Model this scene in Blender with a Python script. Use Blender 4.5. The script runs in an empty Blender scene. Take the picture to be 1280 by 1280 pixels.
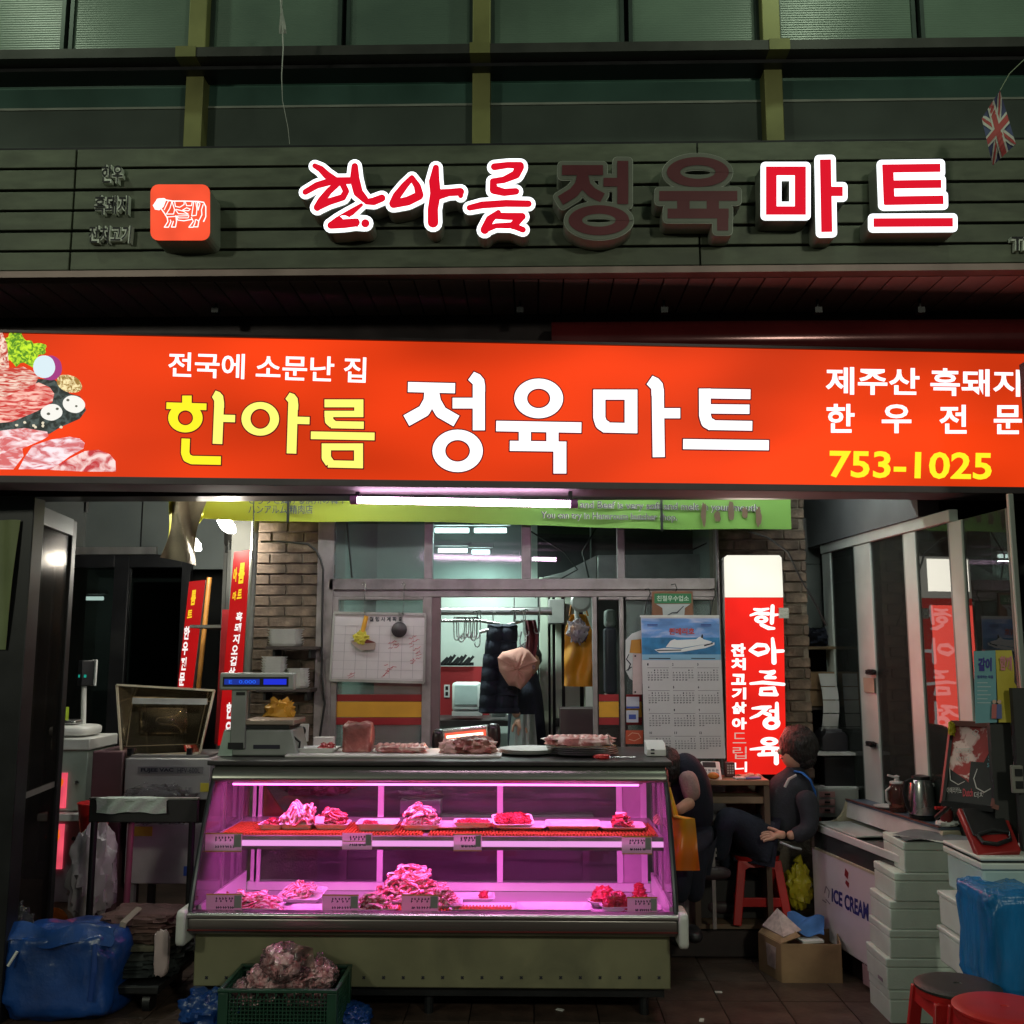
import bpy, bmesh, math, random
from mathutils import Vector, Matrix, noise
random.seed(7)
S = bpy.context.scene
C = S.collection
# ---------------------------------------------------------------- camera, world, light, exposure
FPX, PITCH, YAW, CZ = 1250.0, math.radians(8), math.radians(1.2), 1.7
cd = bpy.data.cameras.new('camera'); cam = bpy.data.objects.new('camera', cd); C.objects.link(cam)
cam.location = (0, 0, CZ); cam.rotation_euler = (math.pi/2+PITCH, 0, YAW)
cd.sensor_width = 36; cd.lens = 36*FPX/1280; cd.clip_end = 300; cd.clip_start = .05
S.camera = cam
W = bpy.data.worlds.new('World'); S.world = W; W.use_nodes = True
W.node_tree.nodes['Background'].inputs[0].default_value = (.45, .62, .52, 1)
W.node_tree.nodes['Background'].inputs[1].default_value = .12
S.view_settings.view_transform = 'Standard'; S.view_settings.look = 'None'
S.view_settings.exposure = 0; S.view_settings.gamma = 1
S.render.engine = 'CYCLES'
S.cycles.use_denoising = True
S.cycles.max_bounces = 8; S.cycles.transparent_max_bounces = 16
S.cycles.sample_clamp_indirect = 4; S.cycles.caustics_reflective = False; S.cycles.caustics_refractive = False

def lamp(name, typ, loc, energy, col, size=.1, sy=None, aim=None):
    l = bpy.data.lights.new(name, typ); l.energy = energy; l.color = col
    if typ == 'AREA':
        l.size = size
        if sy: l.shape = 'RECTANGLE'; l.size_y = sy
    else: l.shadow_soft_size = size
    o = bpy.data.objects.new(name, l); C.objects.link(o); o.location = loc
    if aim is not None:
        o.rotation_euler = (Vector(aim)-Vector(loc)).to_track_quat('-Z', 'Y').to_euler()
    return o
# the two arcade lamps hanging over the alley (their housings are built further down)
LAMPS = [(-3.3, 3.5, 6.35), (1.8, 3.45, 6.35)]
for lp in LAMPS:
    lamp('arcade_light', 'SPOT', (lp[0], lp[1], lp[2]-.12), 48, (.80, 1.0, .70), .10, aim=(lp[0], lp[1]+1.2, 0)).data.spot_size = math.radians(165)

FILL_LAMPS = [(-5.2, -3.0, 4.6), (3.3, -3.2, 4.6)]  # added lamps giving frontal fill, in place of lit shops opposite
for lp in FILL_LAMPS:
    lamp('front_fill_light', 'SPOT', (lp[0], lp[1]+.05, lp[2]-.15), 420, (.98, 1.0, .78), .3, aim=(lp[0]*.2, 5, 1.4)).data.spot_size = math.radians(150)

# ---------------------------------------------------------------- pixel -> world
ca, sa, cyw, syw = math.cos(math.pi/2+PITCH), math.sin(math.pi/2+PITCH), math.cos(YAW), math.sin(YAW)
def ray(px, py):
    x, y, z = (px-640)/FPX, -(py-640)/FPX, -1
    y, z = y*ca-z*sa, y*sa+z*ca
    return Vector((x*cyw-y*syw, x*syw+y*cyw, z))
O = Vector((0, 0, CZ))
def P(px, py, Y=None, Z=None, X=None):
    r = ray(px, py)
    t = Y/r.y if Y is not None else ((Z-CZ)/r.z if Z is not None else X/r.x)
    return O+r*t
class Plane:
    def __init__(s, p, n): s.p = Vector(p); s.n = Vector(n).normalized()
    def at(s, px, py, d=0):
        r = ray(px, py); t = (s.p-O).dot(s.n)/r.dot(s.n)
        return O+r*t+s.n*d
def YP(Y): return Plane((0, Y, 0), (0, -1, 0))

# ---------------------------------------------------------------- materials
MT = {}
def mat(key, col=(.5,.5,.5), rough=.6, metal=0, var=.12, scale=6, bump=0, bs=40, emit=None, es=0, col2=None, c2scale=3, thr=(.5,.6), spec=None, stretch=(1,1,1), coat=0):
    if key in MT: return MT[key]
    m = bpy.data.materials.new(key); m.use_nodes = True; nt = m.node_tree; N = nt.nodes; L = nt.links
    b = N['Principled BSDF']; b.inputs['Roughness'].default_value = rough; b.inputs['Metallic'].default_value = metal
    if spec is not None: b.inputs['Specular IOR Level'].default_value = spec
    if coat: b.inputs['Coat Weight'].default_value = coat; b.inputs['Coat Roughness'].default_value = .15
    tc = N.new('ShaderNodeTexCoord'); mp = N.new('ShaderNodeMapping'); mp.inputs['Scale'].default_value = stretch
    L.new(tc.outputs['Object'], mp.inputs[0])
    base = None
    if var or col2:
        n = N.new('ShaderNodeTexNoise'); n.inputs['Scale'].default_value = scale; n.inputs['Detail'].default_value = 6
        L.new(mp.outputs[0], n.inputs['Vector'])
        r = N.new('ShaderNodeValToRGB'); L.new(n.outputs[0], r.inputs[0])
        r.color_ramp.elements[0].position = .3; r.color_ramp.elements[1].position = .7
        lo = [max(0, c*(1-var*1.6)) for c in col]+[1]; hi = [min(1, c*(1+var)) for c in col]+[1]
        r.color_ramp.elements[0].color = lo; r.color_ramp.elements[1].color = hi
        base = r.outputs[0]
        if col2:
            n2 = N.new('ShaderNodeTexNoise'); n2.inputs['Scale'].default_value = c2scale; n2.inputs['Detail'].default_value = 8; n2.inputs['Distortion'].default_value = .6
            L.new(mp.outputs[0], n2.inputs['Vector'])
            r2 = N.new('ShaderNodeValToRGB'); r2.color_ramp.elements[0].position = thr[0]; r2.color_ramp.elements[1].position = thr[1]
            L.new(n2.outputs[0], r2.inputs[0])
            mx = N.new('ShaderNodeMixRGB'); L.new(r2.outputs[0], mx.inputs[0]); L.new(base, mx.inputs[1]); mx.inputs[2].default_value = (*col2, 1)
            base = mx.outputs[0]
        L.new(base, b.inputs['Base Color'])
        mr = N.new('ShaderNodeMapRange'); mr.inputs['To Min'].default_value = max(0, rough-.08); mr.inputs['To Max'].default_value = min(1, rough+.12)
        L.new(n.outputs[0], mr.inputs[0]); L.new(mr.outputs[0], b.inputs['Roughness'])
    else: b.inputs['Base Color'].default_value = (*col, 1)
    if bump:
        nb = N.new('ShaderNodeTexNoise'); nb.inputs['Scale'].default_value = bs; nb.inputs['Detail'].default_value = 5
        L.new(mp.outputs[0], nb.inputs['Vector'])
        bp = N.new('ShaderNodeBump'); bp.inputs['Strength'].default_value = bump; bp.inputs['Distance'].default_value = .02
        L.new(nb.outputs[0], bp.inputs['Height']); L.new(bp.outputs[0], b.inputs['Normal'])
    if emit:
        b.inputs['Emission Color'].default_value = (*emit, 1); b.inputs['Emission Strength'].default_value = es
    MT[key] = m; return m
def glow(key, col, es, var=0, scale=1.5, stretch=(1,1,1)):
    """a translucent face lit from behind; var = unevenness of the tubes behind it"""
    if key in MT: return MT[key]
    m = bpy.data.materials.new(key); m.use_nodes = True; nt = m.node_tree; N = nt.nodes; L = nt.links
    b = N['Principled BSDF']; b.inputs['Base Color'].default_value = (*[c*.08 for c in col], 1); b.inputs['Roughness'].default_value = .45; b.inputs['Specular IOR Level'].default_value = .12
    b.inputs['Emission Color'].default_value = (*col, 1); b.inputs['Emission Strength'].default_value = es
    if var:
        tc = N.new('ShaderNodeTexCoord'); mp = N.new('ShaderNodeMapping'); mp.inputs['Scale'].default_value = stretch
        n = N.new('ShaderNodeTexNoise'); n.inputs['Scale'].default_value = scale; n.inputs['Detail'].default_value = 1
        mr = N.new('ShaderNodeMapRange'); mr.inputs['From Min'].default_value = .3; mr.inputs['From Max'].default_value = .7
        mr.inputs['To Min'].default_value = es*(1-var); mr.inputs['To Max'].default_value = es*(1+var)
        L.new(tc.outputs['Object'], mp.inputs[0]); L.new(mp.outputs[0], n.inputs['Vector']); L.new(n.outputs[0], mr.inputs[0]); L.new(mr.outputs[0], b.inputs['Emission Strength'])
    MT[key] = m; return m
def glassm(key, tint=(.9,.95,.93), rough=.02, ior=1.5, haze=0, hcol=(.6,.65,.62), bump=0):
    if key in MT: return MT[key]
    m = bpy.data.materials.new(key); m.use_nodes = True; nt = m.node_tree; N = nt.nodes; L = nt.links
    N.remove(N['Principled BSDF']); out = N['Material Output']
    t = N.new('ShaderNodeBsdfTransparent'); t.inputs[0].default_value = (*tint, 1)
    g = N.new('ShaderNodeBsdfGlossy'); g.inputs['Roughness'].default_value = rough
    fr = N.new('ShaderNodeFresnel'); fr.inputs[0].default_value = ior
    if bump:
        nb = N.new('ShaderNodeTexNoise'); nb.inputs['Scale'].default_value = 26; bp = N.new('ShaderNodeBump'); bp.inputs['Strength'].default_value = bump; bp.inputs['Distance'].default_value = .02
        tc = N.new('ShaderNodeTexCoord'); L.new(tc.outputs['Object'], nb.inputs['Vector'])
        L.new(nb.outputs[0], bp.inputs['Height']); L.new(bp.outputs[0], g.inputs['Normal']); L.new(bp.outputs[0], fr.inputs['Normal'])
    mx = N.new('ShaderNodeMixShader'); L.new(fr.outputs[0], mx.inputs[0])
    if haze:
        d = N.new('ShaderNodeBsdfDiffuse'); d.inputs[0].default_value = (*hcol, 1)
        m2 = N.new('ShaderNodeMixShader'); m2.inputs[0].default_value = haze
        L.new(t.outputs[0], m2.inputs[1]); L.new(d.outputs[0], m2.inputs[2]); L.new(m2.outputs[0], mx.inputs[1])
    else: L.new(t.outputs[0], mx.inputs[1])
    L.new(g.outputs[0], mx.inputs[2]); L.new(mx.outputs[0], out.inputs[0])
    MT[key] = m; return m

# ---------------------------------------------------------------- objects
RM = {}   # world matrix of every top-level object
def T(name, label, cat, loc=(0,0,0), rz=0, group=None):
    o = bpy.data.objects.new(name, None); C.objects.link(o); o.empty_display_size = .1
    o.location = loc; o.rotation_euler = (0, 0, rz); o['label'] = label; o['category'] = cat
    if group: o['group'] = group
    RM[o.name] = Matrix.Translation(Vector(loc)) @ Matrix.Rotation(rz, 4, 'Z')
    return o
def rootof(o):
    while o.parent: o = o.parent
    return o
class MB:
    def __init__(s): s.v = []; s.f = []
    def add(s, vs, fs):
        n = len(s.v); s.v += [Vector(p) for p in vs]; s.f += [[i+n for i in f] for f in fs]; return s
    def box(s, x0, x1, y0, y1, z0, z1, M=None):
        vs = [Vector((x, y, z)) for x in (x0, x1) for y in (y0, y1) for z in (z0, z1)]
        if M is not None: vs = [M @ p for p in vs]
        return s.add(vs, [(0,1,3,2),(4,6,7,5),(0,4,5,1),(2,3,7,6),(0,2,6,4),(1,5,7,3)])
    def cbox(s, c, sz, M=None):
        c = Vector(c); R = Matrix.Translation(c) @ (M if M is not None else Matrix())
        return s.box(-sz[0]/2, sz[0]/2, -sz[1]/2, sz[1]/2, -sz[2]/2, sz[2]/2, R)
    def bar(s, a, b, w, h=None):
        """rectangular bar from a to b"""
        a, b = Vector(a), Vector(b); d = (b-a).normalized(); h = h or w
        up = Vector((0,0,1)) if abs(d.z) < .9 else Vector((0,1,0))
        u = d.cross(up).normalized()*w/2; v = u.cross(d).normalized()*h/2
        vs = [p+i*u+j*v for p in (a, b) for i, j in ((-1,-1),(1,-1),(1,1),(-1,1))]
        return s.add(vs, [(3,2,1,0),(4,5,6,7),(0,1,5,4),(1,2,6,5),(2,3,7,6),(3,0,4,7)])
    def prism(s, pts, vec):
        n = len(pts); vec = Vector(vec); pts = [Vector(p) for p in pts]
        return s.add(pts+[p+vec for p in pts], [list(range(n)), list(range(2*n-1, n-1, -1))]+[[i, i+n, (i+1) % n+n, (i+1) % n] for i in range(n)])
    def poly(s, pts): return s.add(pts, [list(range(len(pts)))])
    def tube(s, pts, r, n=8, caps=True, flat=1):
        pts = [Vector(p) for p in pts]; rs = r if isinstance(r, (list, tuple)) else [r]*len(pts)
        vs = []; fs = []; up = None
        for i, p in enumerate(pts):
            d = (pts[min(i+1, len(pts)-1)]-pts[max(i-1, 0)])
            d = d.normalized() if d.length > 1e-9 else Vector((0,0,1))
            if up is None: up = Vector((0,0,1)) if abs(d.z) < .9 else Vector((0,1,0))
            u = d.cross(up)
            u = u.normalized() if u.length > 1e-6 else Vector((1,0,0))
            v = u.cross(d).normalized(); up = v
            for k in range(n):
                a = 2*math.pi*k/n; vs.append(p+(u*math.cos(a)+v*math.sin(a)*flat)*rs[i])
        for i in range(len(pts)-1):
            for k in range(n): fs.append((i*n+k, i*n+(k+1) % n, (i+1)*n+(k+1) % n, (i+1)*n+k))
        if caps: fs += [list(range(n-1, -1, -1)), [(len(pts)-1)*n+k for k in range(n)]]
        return s.add(vs, fs)
    def lathe(s, prof, c=(0,0,0), n=24, M=None):
        vs = []; fs = []; c = Vector(c)
        for r, z in prof:
            for k in range(n):
                a = 2*math.pi*k/n; p = Vector((r*math.cos(a), r*math.sin(a), z))
                vs.append((M @ p if M is not None else p)+c)
        for i in range(len(prof)-1):
            for k in range(n): fs.append((i*n+k, i*n+(k+1) % n, (i+1)*n+(k+1) % n, (i+1)*n+k))
        fs += [list(range(n-1, -1, -1)), [(len(prof)-1)*n+k for k in range(n)]]
        return s.add(vs, fs)
    def blob(s, c, r, e=1, amp=.1, fr=3, seed=0, nu=24, nv=14, flat=None, M=None, ridge=0):
        """super-ellipsoid with crumples: e=1 round, e->.3 boxy"""
        c = Vector(c); vs = []; fs = []
        sp = lambda x: math.copysign(abs(x)**e, x)
        for j in range(nv+1):
            ph = -math.pi/2+math.pi*j/nv
            for i in range(nu):
                th = 2*math.pi*i/nu
                d = Vector((sp(math.cos(ph))*sp(math.cos(th)), sp(math.cos(ph))*sp(math.sin(th)), sp(math.sin(ph))))
                q = d*fr+Vector((seed*7.3, seed*3.1, seed*1.7))
                k = 1+amp*(noise.noise(q)+.5*noise.noise(q*2.3))
                if ridge: k += ridge*(abs(noise.noise(q*1.7))-.25)
                p = Vector((d.x*r[0]*k, d.y*r[1]*k, d.z*r[2]*k))
                if flat is not None: p.z = max(p.z, -r[2]*flat)
                if M is not None: p = M @ p
                vs.append(p+c)
        for j in range(nv):
            for i in range(nu): fs.append((j*nu+i, j*nu+(i+1) % nu, (j+1)*nu+(i+1) % nu, (j+1)*nu+i))
        return s.add(vs, fs)
    def sheet(s, fn, nu, nv, th=0):
        """fn(u,v)->point"""
        g = [[Vector(fn(i/nu, j/nv)) for i in range(nu+1)] for j in range(nv+1)]
        vs = [p for row in g for p in row]; w = nu+1
        fs = [(j*w+i, j*w+i+1, (j+1)*w+i+1, (j+1)*w+i) for j in range(nv) for i in range(nu)]
        s.add(vs, fs)
        if th:
            ns = []
            for j in range(nv+1):
                for i in range(nu+1):
                    a = g[j][min(i+1, nu)]-g[j][max(i-1, 0)]; b = g[min(j+1, nv)][i]-g[max(j-1, 0)][i]
                    n_ = a.cross(b); ns.append(n_.normalized() if n_.length > 0 else Vector((0,0,1)))
            n0 = len(s.v); s.add([p-n_*th for p, n_ in zip(vs, ns)], [tuple(reversed(f)) for f in fs])
            base = n0-len(vs)
            rim = [i for i in range(w)]+[j*w+nu for j in range(1, nv+1)]+[nv*w+i for i in range(nu-1, -1, -1)]+[j*w for j in range(nv-1, 0, -1)]
            s.f += [[base+rim[k], n0+rim[k], n0+rim[(k+1) % len(rim)], base+rim[(k+1) % len(rim)]] for k in range(len(rim))]
        return s
    def build(s, name, m, parent=None, bevel=0, smooth=False, local=False, kind=None, angle=40, seg=2):
        me = bpy.data.meshes.new(name); vs = s.v
        loc = Vector((0,0,0))
        if parent is not None and not local:
            Ri = RM[rootof(parent).name].inverted(); vs = [Ri @ p for p in vs]
        elif parent is None and not local:
            lo = [min(p[i] for p in vs) for i in range(3)]; hi = [max(p[i] for p in vs) for i in range(3)]
            loc = Vector(((lo[0]+hi[0])/2, (lo[1]+hi[1])/2, lo[2])); vs = [p-loc for p in vs]
        me.from_pydata([tuple(p) for p in vs], [], s.f); me.update()
        bm = bmesh.new(); bm.from_mesh(me); bmesh.ops.recalc_face_normals(bm, faces=bm.faces); bm.to_mesh(me); bm.free()
        if smooth:
            me.polygons.foreach_set('use_smooth', [True]*len(me.polygons)); me.set_sharp_from_angle(angle=math.radians(angle))
        o = bpy.data.objects.new(name, me); C.objects.link(o); me.materials.append(m)
        if parent is not None: o.parent = parent
        else: o.location = loc; RM[o.name] = Matrix.Translation(loc)
        if bevel:
            b = o.modifiers.new('bevel', 'BEVEL'); b.width = bevel; b.segments = seg; b.limit_method = 'ANGLE'; b.angle_limit = math.radians(35)
            me.polygons.foreach_set('use_smooth', [True]*len(me.polygons)); me.set_sharp_from_angle(angle=math.radians(50))
        if kind: o['kind'] = kind
        return o
def tag(o, label, cat, group=None):
    o['label'] = label; o['category'] = cat
    if group: o['group'] = group
    return o
def struct(mb, name, m, **k): return mb.build(name, m, None, kind='structure', **k)
def dup(r, loc, rz=0, label=None):
    c = r.copy(); C.objects.link(c); c.location = loc; c.rotation_euler = (0, 0, rz)
    RM[c.name] = Matrix.Translation(Vector(loc)) @ Matrix.Rotation(rz, 4, 'Z')
    if label: c['label'] = label
    for ch in list(r.children):
        d = ch.copy(); C.objects.link(d); d.parent = c
        for g in list(ch.children):
            e = g.copy(); C.objects.link(e); e.parent = d
    return c

# ---------------------------------------------------------------- text and strokes on planes
TC = {}
def glyphs(body, bold=0):
    k = (body, bold)
    if k not in TC:
        c = bpy.data.curves.new('t', 'FONT'); c.body = body; c.offset = bold; c.resolution_u = 3
        ob = bpy.data.objects.new('t', c); C.objects.link(ob)
        me = bpy.data.meshes.new_from_object(ob.evaluated_get(bpy.context.evaluated_depsgraph_get()))
        vs = [(v.co.x, v.co.y) for v in me.vertices]; fs = [list(p.vertices) for p in me.polygons]
        bpy.data.objects.remove(ob); bpy.data.curves.remove(c); bpy.data.meshes.remove(me)
        x0 = min(v[0] for v in vs); x1 = max(v[0] for v in vs); y0 = min(v[1] for v in vs); y1 = max(v[1] for v in vs)
        TC[k] = ([((x-x0)/(x1-x0), (y1-y)/(y1-y0)) for x, y in vs], fs)
    return TC[k]
def text(mb, body, q, pl, d=.002, bold=.02, depth=0):
    """text filling the pixel quad q=(x0,y0,x1,y1) or 4 corners TL,TR,BR,BL"""
    if len(q) == 4 and not isinstance(q[0], tuple): q = ((q[0], q[1]), (q[2], q[1]), (q[2], q[3]), (q[0], q[3]))
    vs, fs = glyphs(body, bold)
    def m(u, v):
        x = (q[0][0]*(1-u)+q[1][0]*u)*(1-v)+(q[3][0]*(1-u)+q[2][0]*u)*v
        y = (q[0][1]*(1-u)+q[1][1]*u)*(1-v)+(q[3][1]*(1-u)+q[2][1]*u)*v
        return pl.at(x, y, d)
    pts = [m(u, v) for u, v in vs]; mb.add(pts, fs)
    if depth:
        mb.add([p-pl.n*depth for p in pts], fs)
        cnt = {}
        for f in fs:
            for i in range(len(f)):
                e = (f[i], f[(i+1) % len(f)]); cnt[tuple(sorted(e))] = cnt.get(tuple(sorted(e)), 0)+1
        for (a, b), n_ in cnt.items():
            if n_ == 1: mb.add([pts[a], pts[b], pts[b]-pl.n*depth, pts[a]-pl.n*depth], [(0,1,2,3)])
def rr(a, b, w, ex=0, r=0):
    """rectangle round segment a-b, width w, lengthened by ex, corner radius r -> polygon"""
    ax, ay = a; bx, by = b; L = math.hypot(bx-ax, by-ay) or 1e-6; ux, uy = (bx-ax)/L, (by-ay)/L
    hx, hy = L/2+ex, w/2; cx, cy = (ax+bx)/2, (ay+by)/2; r = min(r, hx, hy); out = []
    for sx, sy, a0 in ((1,1,0), (-1,1,90), (-1,-1,180), (1,-1,270)):
        for k in range(5 if r else 1):
            t = math.radians(a0+k*22.5); lx = sx*(hx-r)+r*math.cos(t); ly = sy*(hy-r)+r*math.sin(t)
            out.append((cx+lx*ux-ly*uy, cy+lx*uy+ly*ux))
    return out
def circ(c, r, n=14, ry=None):
    return [(c[0]+r*math.cos(2*math.pi*k/n), c[1]+(ry or r)*math.sin(2*math.pi*k/n)) for k in range(n)]
def glyph_polys(spec, e=0, rc=0):
    """convex polygons of a hand-drawn glyph, grown by e. spec rows:
    ('b',x0,y0,x1,y1) box | ('s',w,[pts]) stroke butt ends | ('v',[(x,y,w)..]) brush | ('r',cx,cy,rx,ry,ix,iy) ring | ('p',[pts]) polygon"""
    out = []
    for g in spec:
        if g[0] == 'b':
            _, x0, y0, x1, y1 = g; out.append(rr((x0-e, (y0+y1)/2), (x1+e, (y0+y1)/2), y1-y0+2*e, 0, rc))
        elif g[0] == 's':
            pts = g[2]
            for i in range(len(pts)-1):
                out.append(rr(pts[i], pts[i+1], g[1]+2*e, e, rc))
                if i: out.append(circ(pts[i], g[1]/2+e))
        elif g[0] == 'v':
            pts = g[1]
            for i in range(len(pts)-1):
                (ax, ay, aw), (bx, by, bw) = pts[i], pts[i+1]; L = math.hypot(bx-ax, by-ay) or 1
                nx, ny = -(by-ay)/L, (bx-ax)/L; aw = aw/2+e; bw = bw/2+e
                out.append([(ax+nx*aw, ay+ny*aw), (bx+nx*bw, by+ny*bw), (bx-nx*bw, by-ny*bw), (ax-nx*aw, ay-ny*aw)])
            for x, y, w in pts: out.append(circ((x, y), w/2+e))
        elif g[0] == 'r':
            _, cx, cy, rx, ry, ix, iy = g; n = 36; rx += e; ry += e; ix = max(.1, ix-e); iy = max(.1, iy-e)
            for k in range(n):
                a0, a1 = 2*math.pi*k/n, 2*math.pi*(k+1)/n
                out.append([(cx+rx*math.cos(a0), cy+ry*math.sin(a0)), (cx+rx*math.cos(a1), cy+ry*math.sin(a1)), (cx+ix*math.cos(a1), cy+iy*math.sin(a1)), (cx+ix*math.cos(a0), cy+iy*math.sin(a0))])
        elif g[0] == 'p':
            out.append(g[1])
            if e:
                for i in range(len(g[1])): out.append(rr(g[1][i], g[1][(i+1) % len(g[1])], 2*e, e, rc or e*.6))
    return out
def draw(mb, polys, pl, d, sc=(1,1,0,0), depth=0, step=.00012):
    """polys in zoom pixels -> image pixels by sc=(kx,ky,ox,oy) -> plane"""
    for i, p in enumerate(polys):
        pts = [pl.at(sc[2]+x*sc[0], sc[3]+y*sc[1], d+i*step) for x, y in p]
        if depth: mb.prism(pts, -pl.n*depth)
        else: mb.poly(pts)

# ---------------------------------------------------------------- common materials
m_green = mat('green_cladding', (.108,.125,.085), .45, .25, .16, 5, .06, 60, col2=(.075,.085,.06), c2scale=1.3, thr=(.48,.72), stretch=(1.5,1,5))
m_dgreen = mat('dark_green_panel', (.035,.055,.045), .4, .2, .2, 3)
m_olive = mat('olive_steel', (.20,.20,.07), .45, .3, .15, 4)
m_black = mat('black_frame', (.012,.012,.014), .4, .2, .25, 8)
m_dark = mat('dark_brown_metal', (.022,.014,.016), .3, .5, .2, 5)
m_alu = mat('brushed_aluminium', (.42,.40,.39), .42, .75, .15, 9, .03, 50, stretch=(1,1,.2))
m_alud = mat('worn_aluminium_frame', (.30,.26,.26), .5, .45, .2, 9, .03, 60)
m_steel = mat('stainless_steel', (.55,.54,.53), .25, .95, .1, 4, .02, 20, stretch=(.2,1,1))
m_grout = mat('mortar', (.19,.155,.12), .9, 0, .2, 20, .3, 90)
m_brick = mat('brown_brick', (.15,.105,.075), .75, 0, .4, 14, .25, 60, col2=(.07,.05,.035), c2scale=9, thr=(.5,.75))
m_white = mat('white_plastic', (.62,.62,.60), .4, 0, .08, 5)
m_foam = mat('white_foam', (.72,.73,.70), .8, 0, .06, 12, .12, 160)
m_styro = mat('styrofoam', (.56,.63,.57), .85, 0, .05, 9, .18, 220)
m_red = mat('red_plastic', (.50,.018,.018), .38, 0, .12, 6)
m_redpaint = mat('red_panel', (.30,.012,.016), .45, 0, .15, 4)
m_yel = mat('yellow_film', (.62,.30,.02), .5, 0, .1, 5)
m_concrete = mat('grey_wall', (.17,.18,.175), .85, 0, .18, 2, .1, 30)
m_roomwall = mat('pale_room_wall', (.48,.55,.50), .6, 0, .1, 3)
m_wood = mat('brown_wood', (.17,.095,.05), .5, 0, .25, 6, .05, 30, stretch=(1,8,8))
m_card = mat('cardboard', (.32,.20,.11), .9, 0, .12, 10, .05, 60)
m_paper = mat('white_paper', (.68,.66,.64), .8, 0, .04, 9)
m_ink = mat('dark_ink', (.02,.02,.035), .7, var=0)
m_navy = mat('navy_cloth', (.012,.015,.03), .9, 0, .2, 12, .2, 80)
m_skin = mat('skin', (.48,.27,.19), .55, 0, .08, 12)
m_hair = mat('black_hair', (.010,.008,.007), .55, 0, .3, 60, 1.0, 90, stretch=(1,1,.35))
g_clear = glassm('clear_glass')
g_case = glassm('case_glass', (.93,.9,.93), .01, 1.42)
g_dark = glassm('smoked_glass', (.30,.33,.32), .03, 1.55)
g_frost = glassm('frosted_glass', (.6,.7,.68), .12, 1.5, .35, (.35,.42,.40))
g_bag = glassm('clear_plastic_bag', (.80,.72,.74), .16, 1.45, .28, (.72,.6,.6), .8)
m_meat = mat('red_meat', (.42,.035,.04), .35, 0, .35, 16, .25, 60, col2=(.72,.40,.36), c2scale=12, thr=(.56,.66), coat=.4)
m_lean = mat('lean_red_meat', (.50,.02,.03), .35, 0, .35, 22, .4, 70, coat=.4)
m_pork = mat('pork_belly', (.74,.30,.30), .4, 0, .25, 20, .2, 60, col2=(.86,.66,.62), c2scale=14, thr=(.42,.6), coat=.3)
m_rawside = mat('dull_beef', (.24,.055,.045), .5, 0, .4, 14, .35, 50, col2=(.50,.30,.24), c2scale=12, thr=(.52,.66))
m_cable = mat('black_cable', (.01,.01,.01), .5, var=0)

for nm_, c1_, c2_, sc2_ in (('belly_banded', (.55,.10,.11,1), (.88,.68,.63,1), 20), ('sliced_red', (.42,.025,.035,1), (.72,.36,.34,1), 16)):
    mbl = mat(nm_, (.6,.2,.2), .32, 0, .0, 20, .25, 70, col2=(.5,.2,.2), coat=.5); nt_ = mbl.node_tree; wv_ = nt_.nodes.new('ShaderNodeTexWave'); wv_.bands_direction = 'Y'; wv_.inputs['Scale'].default_value = sc2_; wv_.inputs['Distortion'].default_value = 5; wv_.inputs['Detail'].default_value = 3; wv_.inputs['Detail Scale'].default_value = 2
    tc_ = nt_.nodes.new('ShaderNodeTexCoord'); rp_ = nt_.nodes.new('ShaderNodeValToRGB'); rp_.color_ramp.elements[0].color = c1_; rp_.color_ramp.elements[1].color = c2_; rp_.color_ramp.elements[0].position = .40 if nm_[0] == 'b' else .68; rp_.color_ramp.elements[1].position = .55 if nm_[0] == 'b' else .9
    nt_.links.new(tc_.outputs['Object'], wv_.inputs['Vector']); nt_.links.new(wv_.outputs[0], rp_.inputs[0]); nt_.links.new(rp_.outputs[0], nt_.nodes['Principled BSDF'].inputs['Base Color'])
m_pork = MT['belly_banded']; m_slice = MT['sliced_red']
# ================================================================ THE SETTING
mb = MB().box(-40, 40, -30, 50, -.3, 0)
m_ground = mat('dirty_tile_floor', (.060,.040,.032), .42, 0, .35, 3, .12, 25, col2=(.03,.022,.02), c2scale=2, thr=(.45,.7))
struct(mb, 'ground', m_ground)
# floor tiles of the alley, laid with open joints
m_tile = mat('brown_floor_tile', (.085,.052,.040), .40, 0, .4, 5, .15, 30, col2=(.035,.026,.022), c2scale=3, thr=(.42,.7))
flo = struct(MB().box(-5, 5, 4.25, 6.55, .001, .004), 'floor', m_ground)
RMf = RM[flo.name]
tb = MB().box(-.148, .148, -.148, .148, 0, .005); tile0 = None
for i in range(-10, 10):
    for j in range(6):
        loc = Vector((i*.302+.15, 4.45+j*.302, .004+random.random()*.0012))-flo.location
        if tile0 is None:
            tile0 = tb.build('tile', m_tile, flo, local=True); t = tile0
        else: t = tile0.copy(); C.objects.link(t); t.parent = flo
        t.location = loc; t.rotation_euler = (random.uniform(-.002, .002), random.uniform(-.002, .002), 0)
# raised platform of the shop
plat = struct(MB().box(-1.2, 2.05, 5.93, 9.0, 0, .165), 'platform', mat('dark_riser', (.03,.022,.02), .6, 0, .3, 6))
MB().box(-1.2, 2.05, 5.90, 9.0, .166, .19).build('floorboard', mat('platform_board', (.17,.11,.07), .5, 0, .25, 4, .05, 30), plat)
MB().box(-1.2, 2.05, 5.895, 5.905, .02, .155).build('riser_trim', mat('riser_trim', (.035,.02,.02), .5, 0, .3, 6), plat)

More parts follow.
